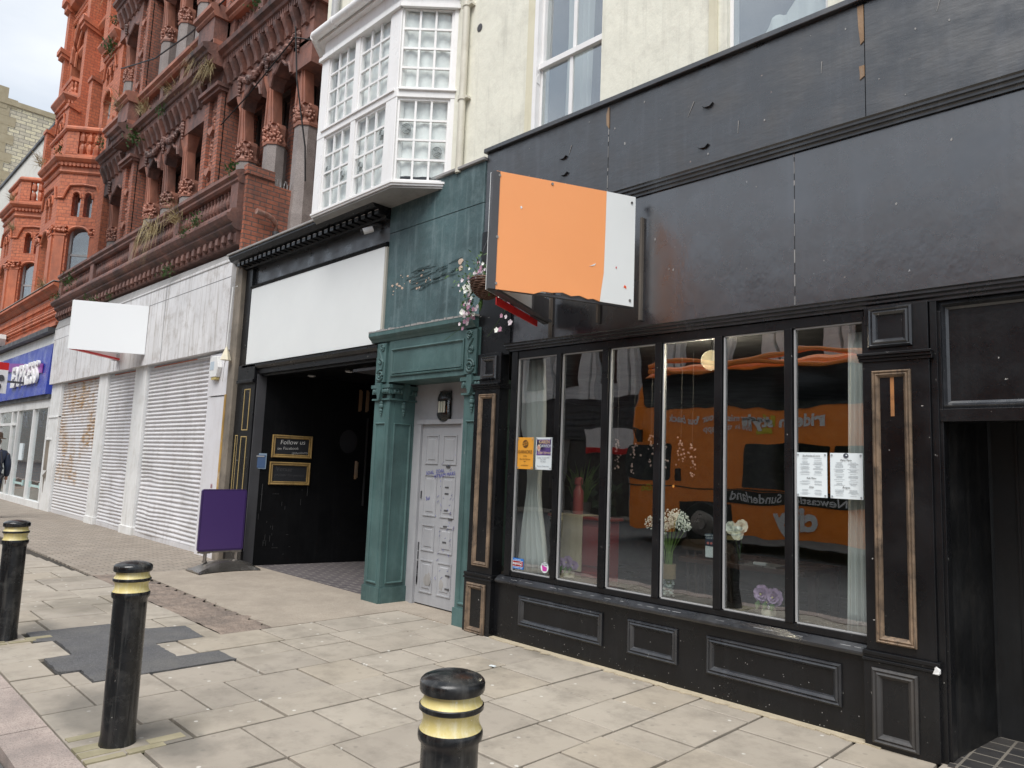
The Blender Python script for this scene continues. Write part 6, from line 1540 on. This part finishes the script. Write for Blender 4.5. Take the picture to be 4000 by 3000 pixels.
for px in (-28.05,-33.4,-22.95): b.box(px-.25,px+.25,.7,1.1,6.2,11.4)
Q(b,'party_pier',ob_brick)
b=MB()
for px in (-28.05,-33.4,-22.95): b.box(px-.25,px+.25,.7,1.1,10.9,17.4)
Q(b,'party_pier',ob_brick)
b=MB()
for px in (-28.05,-33.3): b.box(px-.35,px+.35,.6,1.1,10.1,10.5); b.box(px-.35,px+.35,.6,1.1,8.05,8.3)
Q(b,'party_pier_band')
# the upper storeys stand back behind the balconies of the lower bays
def setback(o):
    for c_ in o.children: setback(c_)
    if o.type!='MESH': return
    zs_=[v.co.z+5 for v in o.data.vertices]
    if not zs_ or max(zs_)<11.65: return
    for v in o.data.vertices:
        y=v.co.y+1; z=v.co.z+5; v.co.y+=.85; v.co.z=1.62+(z-1.62)*(y+5.84)/(y+4.99)-5
setback(ob)
weed(-24.6,-.05,10.62,.22,'g','green weed in the lower orange balcony')
weed(-25.3,1.2,14.75,.4,'g','bushy weed on the orange upper cornice, right bay')
weed(-24.5,1.05,15.35,.25,'g','weed growing on the orange upper balcony')
weed(-30.9,-.1,10.55,.25,'d','dry weed on the left orange balcony ledge')
weed(-26.3,-.2,10.6,.4,'d','dry weed between the two orange balconies')
weed(-30.9,.0,9.5,.3,'d','dry tuft on the left bay hood mould')
weed(-24.0,-.2,6.25,.3,'d','dry tuft on the ledge above the blue fascia')
# ================= SHOP BELOW (blue fascia)
ex=thing('convenience_shop',(-28,0,0),'glazed shop under the royal blue lettered fascia at the left','shopfront')
Q=lambda b,name,mat=greyp,**k: b.build(name,mat,ex,**k)
b=MB(); b.box(-33.6,-22.7,-.1,.1,4.50,4.78); Q(b,'white_band',whitep)
b=MB(); b.box(-33.6,-22.7,-.28,.1,4.80,4.93); Q(b,'gutter',greydk)
b=MB(); b.hexa([(-33.6,-.16,3.10),(-22.78,-.16,3.10),(-22.78,.1,3.1),(-33.6,.1,3.1)],[(-33.6,-.10,4.5),(-22.78,-.10,4.5),(-22.78,.1,4.5),(-33.6,.1,4.5)]); Q(b,'blue_fascia',paint('royal_blue_panel',(.035,.06,.36),.35,.15,(.10,.13,.5,1),.4,.0,10,streak=False))
b=MB(); b.prismY([(-31,3.9),(-28,4.05),(-25,3.78),(-23.4,3.72),(-23.4,3.98),(-25,4.08),(-28,4.32),(-31,4.2)],-.165,-.145); Q(b,'purple_wave',flat('purple_wave',(.22,.04,.30),.4))
text('lettering','EXPRESS',.88,(-25.4,-.19,3.74),whitegl,ex,depth=.03,bold=.02,sx=1.02,shear=.12)
b=MB(); b.box(-33.6,-22.7,-.09,.1,2.98,3.10); Q(b,'lower_trim',greydk)
b=MB(); b.box(-33.6,-22.7,-.03,.1,2.74,2.98); b.box(-33.6,-22.7,-.05,.1,0,.17)
for x in (-22.78,-24.47,-26.45,-27.25,-29.2,-31): b.box(x-.07,x+.07,-.03,.09,.15,2.75)
b.box(-33.6,-26.5,-.02,.09,2.30,2.38); Q(b,'glazing_frame',whitep)
b=MB(); b.box(-33.6,-22.78,.03,.034,.17,2.74); Q(b,'shop_glass',gshop)
b=MB(); b.box(-33.6,-22.78,2.5,2.6,0,3); b.box(-33.6,-22.7,.1,2.6,-.02,.02); b.box(-33.6,-22.7,.1,2.6,3.0,3.05); Q(b,'interior',flat('shop_interior',(.13,.15,.14),.7))
b=MB()
for x in (-23.6,-25.6): b.box(x-.62,x-.56,-.0,.028,.52,.68); b.box(x+.52,x+.58,.0,.028,.52,.68); b.box(x-.5,x+.48,.02,.028,.54,.60)
Q(b,'frosted_band',flat('frosted_teal',(.45,.60,.58),.6))
b=MB(); b.box(-25.9,-25.55,.0,.028,1.25,1.75); Q(b,'door_notice',paper)
t=thing('red_projecting_sign',(-25.36,-.9,3.17),'red and white projecting sign cut by the left edge of the photo','sign')
b=MB(); b.box(-25.38,-25.34,-1.95,-.60,3.86,4.08); b.build('red_panel',redm,t)
b=MB(); b.box(-25.38,-25.34,-1.95,-.60,3.17,3.86); b.build('white_panel',whitep,t)
b=MB(); b.box(-25.38,-25.34,-.60,-.16,3.5,3.56); b.build('arm',greydk,t)
text('lettering','ne',.34,(-25.33,-.85,3.64),greydk,t,rz=90,bold=.015,depth=.01); text('lettering','00',.20,(-25.33,-.84,3.36),greydk,t,rz=90,bold=.012,depth=.01)
t=thing('security_light',(-29.4,-.1,5.0),'small white camera box on the orange frieze','camera'); b=MB(); b.prismY([(-29.55,5.0),(-29.3,5.0),(-29.2,5.25),(-29.25,5.4),(-29.5,5.4)],-.35,-.1); b.build('body',whitep,t,bevel=.01); b=MB(); b.box(-29.45,-29.3,-.3,-.1,4.9,5.0); b.build('arm',greydk,t)
# ================= FAR BUILDINGS
t=thing('white_gable_building',(-42,1.5,0),'plain white rendered building beyond the orange one','building')
b=MB(); b.box(-49.5,-33.9,1.5,12,0,15.0); b.build('wall',paint('far_white_render',(.62,.60,.55),.8,.06,(.4,.38,.33,1),.3),t)
b=MB(); b.box(-49.6,-33.9,1.42,1.6,15.0,15.12); b.build('coping',greydk,t)
b=MB(); b.box(-42.5,-39.5,1.46,1.5,9.5,12.2); b.build('recess',cream,t)
t=thing('cream_brick_building',(-56,1.5,0),'tall cream brick building with sandstone quoins at the far end','building')
b=MB(); b.box(-62,-49.8,1.7,22,0,21.6); b.build('wall',cbrick,t)
b=MB()
for k in range(40): z=k*.55; wd=.9 if k%2 else .55; b.box(-50.3,-49.76,1.55,1.6+wd,z,z+.54)
b.box(-50.3,-49.74,1.5,2.0,21.3,22.6); b.build('quoins',sand,t)
b=MB(); b.box(-62.1,-49.7,1.6,22.1,21.6,21.9); b.build('parapet',sand,t)
# ================= PERSON at the left edge, walking away
def skin(name,verts,edges,rad,mat,par,sub=2,root=0):
    me=bpy.data.meshes.new(name); org=parent_org(par); me.from_pydata([Vector(v)-org for v in verts],edges,[]); me.materials.append(mat)
    o=bpy.data.objects.new(name,me); COL.objects.link(o); o.parent=par; o['_org']=list(org)
    m=o.modifiers.new('skin','SKIN'); m.use_smooth_shade=True
    for i,sv in enumerate(me.skin_vertices[0].data): r=rad[i]; sv.radius=r if isinstance(r,tuple) else (r,r); sv.use_root=(i==root)
    s_=o.modifiers.new('sub','SUBSURF'); s_.levels=sub; s_.render_levels=sub
    return o
px,py=-20.02,-1.57
t=thing('person',(px,py,0),'person in a navy padded jacket and brown brimmed hat walking away at the left edge','person')
skinm=paint('skin',(.45,.24,.17),.5,.05); navy=paint('navy_jacket',(.012,.022,.048),.6,.3,(.03,.04,.06,1),.3,.4,30); trou=flat('charcoal_trousers',(.03,.03,.035),.8); shoe=flat('dark_shoe',(.02,.018,.016),.5)
V3=lambda dx,dy,z:(px+dx,py+dy,z)
# one continuous body: pelvis, spine, neck, head, arms with palms, legs, feet
bv=[V3(0,0,.98),V3(.0,0,1.12),V3(.0,0,1.30),V3(0,0,1.47),V3(-.01,0,1.57),V3(-.02,0,1.66),V3(-.03,0,1.78),
 V3(0,.20,1.46),V3(.04,.25,1.18),V3(-.05,.26,.93),V3(-.08,.26,.86),V3(0,-.20,1.46),V3(.05,-.25,1.18),V3(.02,-.26,.93),V3(.0,-.26,.86),
 V3(0,.10,.92),V3(-.08,.10,.52),V3(.06,.10,.10),V3(-.06,.10,.05),V3(0,-.10,.92),V3(-.22,-.10,.52),V3(-.24,-.10,.10),V3(-.36,-.10,.05)]
be_=[(0,1),(1,2),(2,3),(3,4),(4,5),(5,6),(3,7),(7,8),(8,9),(9,10),(3,11),(11,12),(12,13),(13,14),(0,15),(15,16),(16,17),(17,18),(0,19),(19,20),(20,21),(21,22)]
br=[(.14,.11),(.14,.11),(.16,.12),(.13,.10),.055,.075,.085,.07,.045,.032,.036,.07,.045,.032,.036,.09,.06,.045,.04,.09,.06,.045,.04]
body=skin('body',bv,be_,br,skinm,t)
skin('jacket',bv[:4]+[V3(-.01,0,1.55)]+bv[7:10]+bv[11:14]+[V3(0,0,.84)],[(0,1),(1,2),(2,3),(3,4),(3,5),(5,6),(6,7),(3,8),(8,9),(9,10),(0,11)],[(.19,.15),(.185,.155),(.20,.16),(.17,.13),.085,.10,.075,.058,.10,.075,.058,(.19,.15)],navy,t)
skin('trousers',[bv[0]]+bv[15:18]+bv[19:22],[(0,1),(1,2),(2,3),(0,4),(4,5),(5,6)],[(.16,.12),.11,.08,.065,.11,.08,.065],trou,t)
for s_,ox,oz in ((.10,.0,.0),(-.10,-.30,.0)):
    b=MB(); cx=px+ox
    b.rings([[(cx+.12-.30*u,py+s_+w*math.cos(a),.045+h*math.sin(a) if math.sin(a)>0 else .012) for a in [2*math.pi*k/10 for k in range(10)]] for u,w,h in ((0,.03,.05),(.15,.042,.07),(.5,.045,.06),(.85,.042,.04),(1,.02,.015))]); b.build('shoe',shoe,t,smooth=True)
    # hand: palm, four fingers and a thumb
for hx,hy,hz in ((-.08,.26,.87),(.0,-.26,.87)):
    for k,(dy,l) in enumerate(((-.022,.07),(-.008,.08),(.007,.076),(.021,.062))):
        b=MB(); p=Vector(V3(hx+dy,hy,hz-.03)); b.tube([p,p+Vector((-.004,0,-l*.5)),p+Vector((-.016,0,-l))],[.009,.0085,.007],6); b.build('finger',skinm,body,smooth=True)
    b=MB(); p=Vector(V3(hx-.02,hy,hz+.0)); b.tube([p,p+Vector((-.028,0,-.03)),p+Vector((-.03,0,-.06))],[.011,.010,.008],6); b.build('thumb',skinm,body,smooth=True)
b=MB(); b.lathe((px-.03,py,1.80),[(.17,.0),(.175,.012),(.11,.03),(.105,.05),(.10,.12),(.085,.15),(.03,.165)],20); b.build('hat',paint('brown_hat',(.07,.045,.03),.8,.3),t,smooth=True)
b=MB(); b.ball((px-.005,py,1.73),.098,14,9,(1,.85,1)); b.build('hair',flat('grey_hair',(.12,.10,.09),.8),t,smooth=True)
b=MB(); b.tube([(px-.125,py,1.74),(px-.145,py,1.72),(px-.12,py,1.705)],[.008,.016,.01],8); b.build('nose',skinm,body,smooth=True)
for s_ in (-1,1):
    b=MB(); b.ball((px-.10,py+s_*.033,1.755),.011,8,6); b.build('eye',flat('eye_white',(.7,.7,.7),.3),body); b=MB(); b.ball((px-.02,py+s_*.085,1.745),.022,8,6,(.6,.4,1.2)); b.build('ear',skinm,body,smooth=True)
b=MB(); b.box(px-.128,px-.11,py-.022,py+.022,1.675,1.683); b.build('mouth',flat('lip',(.35,.12,.1),.6),body)
b=MB(); b.tube([(px+.14,py-.12,1.10),(px+.17,py-.1,1.25),(px+.12,py-.08,1.5),(px,py-.1,1.56),(px-.12,py-.12,1.45)],.018,6); b.tube([(px+.14,py+.12,1.10),(px+.17,py+.1,1.25),(px+.12,py+.08,1.5),(px,py+.1,1.56),(px-.12,py+.12,1.45)],.018,6); b.build('rucksack_strap',trou,t)

# ================= DOUBLE-DECKER BUS across the road (seen mirrored in the pub panes)
bus=thing('double_decker_bus',(-5.5,-11,0),'orange double-decker bus standing in the road, reflected in the pub window','bus')
Q=lambda b,name,mat,**k: b.build(name,mat,bus,**k)
bo=flat('bus_orange',(.95,.27,.035),.22); bdk=flat('bus_glass_dark',(.012,.014,.016),.08); bblk=flat('bus_black',(.015,.015,.015),.35)
BY=-9.92; BL,BR_=-10.85,.35
def fx(z): return -10.85+ (0 if z<1.0 else .03*(z-1)+.11*max(0,z-2.2)**1.4)   # raked front
b=MB()
zs=[.32,.6,1.2,2.2,3.0,3.6,4.05,4.2,4.27]
rs=[]
for z in zs:
    ins=.0 if z<4.0 else (.05 if z<4.15 else (.15 if z<4.25 else .3)); f=fx(z)+ins; r=.35
    y0,y1=BY-ins,BY-2.5+ins
    pts=[(BR_-ins,y0,z),(f+r,y0,z),(f+r*.35,y0-r*.12,z),(f+r*.1,y0-r*.4,z),(f,y0-r,z),(f,y1+r,z),(f+r*.1,y1+r*.4,z),(f+r*.35,y1+r*.12,z),(f+r,y1,z),(BR_-ins,y1,z)]
    rs.append(pts)
b.rings(rs); Q(b,'body',bo,smooth=False)
def panel(x0,x1,z0,z1,mat,name,y=BY,th=.02,r=.12): b=MB(); b.prismY([(x,z) for x,z in rrect(x0,x1,z0,z1,r)],y,y+th); return Q(b,name,mat)
panel(-10.36,-9.85,3.23,4.0,bdk,'upper_front_window'); panel(-9.73,-.1,3.15,4.02,bdk,'upper_window_band',r=.04)
panel(-10.78,-9.49,1.46,2.34,bdk,'cab_window'); panel(-7.66,-5.75,1.36,2.33,bdk,'lower_window',r=.05); panel(-5.66,-3.7,1.36,2.33,bdk,'lower_window',r=.05); panel(-3.6,-1.6,1.36,2.33,bdk,'lower_window',r=.05)
panel(-8.2,-.1,1.03,1.29,bblk,'black_band',r=.01)
b=MB(); b.box(-9.2,-7.9,BY,BY+.01,.32,1.0); b.prismY([(-9.35+1.55*.5*(1-math.cos(a)),.32+.62*math.sin(a)) for a in [math.pi*k/12 for k in range(13)]],BY,BY+.012); Q(b,'wheel_arch',bblk)
for wx in (-8.6,-2.2):
    b=MB(); b.lathe((0,0,0),[(.48,-.12),(.5,-.08),(.5,.08),(.46,.12)],28,cap=True); 
    for i,p in enumerate(b.v): b.v[i]=Vector((wx+p.x,BY-.06+p.z,.5+p.y))
    w_=Q(b,'wheel',bblk,smooth=True)
    b=MB(); b.lathe((0,0,0),[(.30,.0),(.28,.03),(.15,.05),(.14,.09),(.02,.09)],20)
    for i,p in enumerate(b.v): b.v[i]=Vector((wx+p.x,BY+.055+p.z,.5+p.y))
    b.build('rim',steel,w_,smooth=True)
# wavy coving along the roof edge
for z0,amp,ph,mat in ((4.28,.10,0,bo),(4.12,.07,2.2,bo)):
    b=MB(); b.tube([(-10.2+9.9*i/60,BY+.0,z0+amp*math.sin(i*.33+ph)) for i in range(61)],.055,8); Q(b,'roof_tube',mat,smooth=True)
bw_=flat('bus_white',(.75,.75,.75),.4); by_=flat('bus_yellow',(.65,.52,.04),.4)

for s_,sz,x,z,m_,bo_ in (('ride in style',.40,-6.75,2.86,bw_,.016),('city',.62,-6.45,.74,bw_,.03),('& never miss your bus back',.22,-8.25,2.92,bw_,.006),('live in the app',.20,-8.0,2.70,bw_,.003),('Sunderland',.26,-7.35,1.16,bw_,.004),('Newcastle',.26,-5.95,1.16,bw_,.004),('Go',.24,-10.2,1.25,by_,.01),('north east',.11,-9.85,1.23,by_,.0)):
    text('lettering',s_,sz,(x,BY+.03,z),m_,bus,rz=180,bold=bo_)
b=MB()
for x0,x1,z0,z1 in ((-7.35,-7.0,2.55,2.7),(-7.2,-7.12,2.7,3.05),(-7.0,-6.92,2.75,3.05)): b.prismY(rrect(x0,x1,z0,z1,.03),BY,BY+.018)
Q(b,'yellow_emblem',by_)
b=MB(); b.ball((-9.35,BY+.01,1.3),.035,8,6); Q(b,'side_lamp',flat('amber_lamp',(1,.45,.1),.3,emit=1.2))
b=MB(); b.tube([(-10.55,BY,2.5),(-10.45,BY+.18,2.75),(-10.3,BY+.2,2.7)],.02,6); b.box(-10.38,-10.2,BY+.14,BY+.22,2.4,2.7); Q(b,'mirror',bblk)
panel(-9.3,-9.12,1.45,1.8,bblk,'fuel_flap',r=.03)
b=MB(); b.box(-10.82,.3,BY,BY+.008,1.30,1.33); Q(b,'side_crease',bblk)
# ================= OPPOSITE SIDE of the street (only met as reflections)
t=thing('opposite_building',(-15,-17,0),'grey and white clad building with ribbed columns across the road','building')
b=MB(); b.box(-34,8,-26,-17.0,4.4,8.0); b.build('upper_wall',paint('grey_cladding',(.62,.63,.64),.5,.1,(.3,.3,.3,1),.3),t)
b=MB()
for k in range(22): x=-33+k*1.9; b.box(x-.22,x+.22,-17,-16.75,4.4,7.2); b.box(x+.3,x+.5,-17,-16.8,4.4,7.2)
b.box(-34,8,-17,-16.7,6.9,7.5); b.build('ribbed_columns',whitep,t)
b=MB()
for k in range(21): x=-32.4+k*1.9; b.box(x,x+1.0,-17.0,-16.97,4.9,6.6)
b.build('windows',bdk,t)
b=MB(); b.box(-34,8,-26,-16.9,2.8,4.4); 
for k in range(6): b.box(-34,8,-16.9,-16.86,2.9+k*.25,2.98+k*.25)
b.build('dark_fascia',greydk,t)
b=MB(); b.box(-34,8,-26,-17.0,0,2.8); b.build('shopfronts',flat('opp_shopfront',(.07,.065,.06),.3),t)
b=MB()
for k in range(12): x=-33+k*3.5; b.box(x-.2,x+.2,-17,-16.85,0,2.8)
b.build('shop_piers',paint('opp_pier',(.35,.34,.32),.6),t)
t=thing('shop_sign',(-15.5,-16.8,2.6),'white shop sign with a red disc across the road','sign')
b=MB(); b.box(-17.6,-13.4,-16.9,-16.7,2.3,3.2); b.build('panel',whitep,t)
b=MB(); b.box(-17.6,-13.4,-16.7,-16.68,2.3,2.55); b.build('red_band',redm,t)
for x in (-16.6,-14.4): b=MB(); b.tube([(x,-16.7,2.87),(x,-16.67,2.87)],.27,24); b.build('red_disc',redm,t)
g=MB(); g.box(-260,60,-17,-15.3,-.08,.0); tag(g.build('far_pavement',slabs[0]),kind='structure')
t=thing('opposite_terrace',(-60,-17,0),'pale terrace of buildings further along the far side of the road','building')
b=MB(); b.holes(-34.2,-90,0,12,[],-17,.2) if False else b.box(-260,-34.5,-27,-17,0,11); b.build('wall',paint('pale_terrace',(.40,.37,.32),.7,.1),t)
b=MB()
for k in range(46):
    for z in (4.2,7.5): x=-227+k*4.2; b.box(x,x+1.3,-17.0,-16.96,z,z+2.1)
b.build('windows',bdk,t); b=MB(); b.box(-260,-34.5,-17.1,-16.8,10.6,11.1); b.build('cornice',sand,t)
# traffic signal reflected in the blue shop's glass
t=thing('traffic_signal',(-36,-8.5,0),'black traffic signal showing green across the road','traffic light')
b=MB(); b.tube([(-36,-8.5,-.04),(-36,-8.5,2.3)],.06,12); b.build('pole',greyp,t); b=MB(); b.box(-36.15,-35.85,-8.6,-8.3,2.1,3.1); b.build('head',bblk,t,bevel=.02)
for z,c_,e in ((2.9,(.06,.0,.0),0),(2.6,(.07,.04,0),0),(2.3,(.0,.8,.45),3.)): b=MB(); b.tube([(-36,-8.31,z),(-36,-8.27,z)],.10,18); b.build('lamp',flat('signal_%d'%int(z*10),c_,.3,emit=e),t)
# ================= final tidy: strip helper properties
for o in list(bpy.data.objects):
    if '_org' in o: del o['_org']
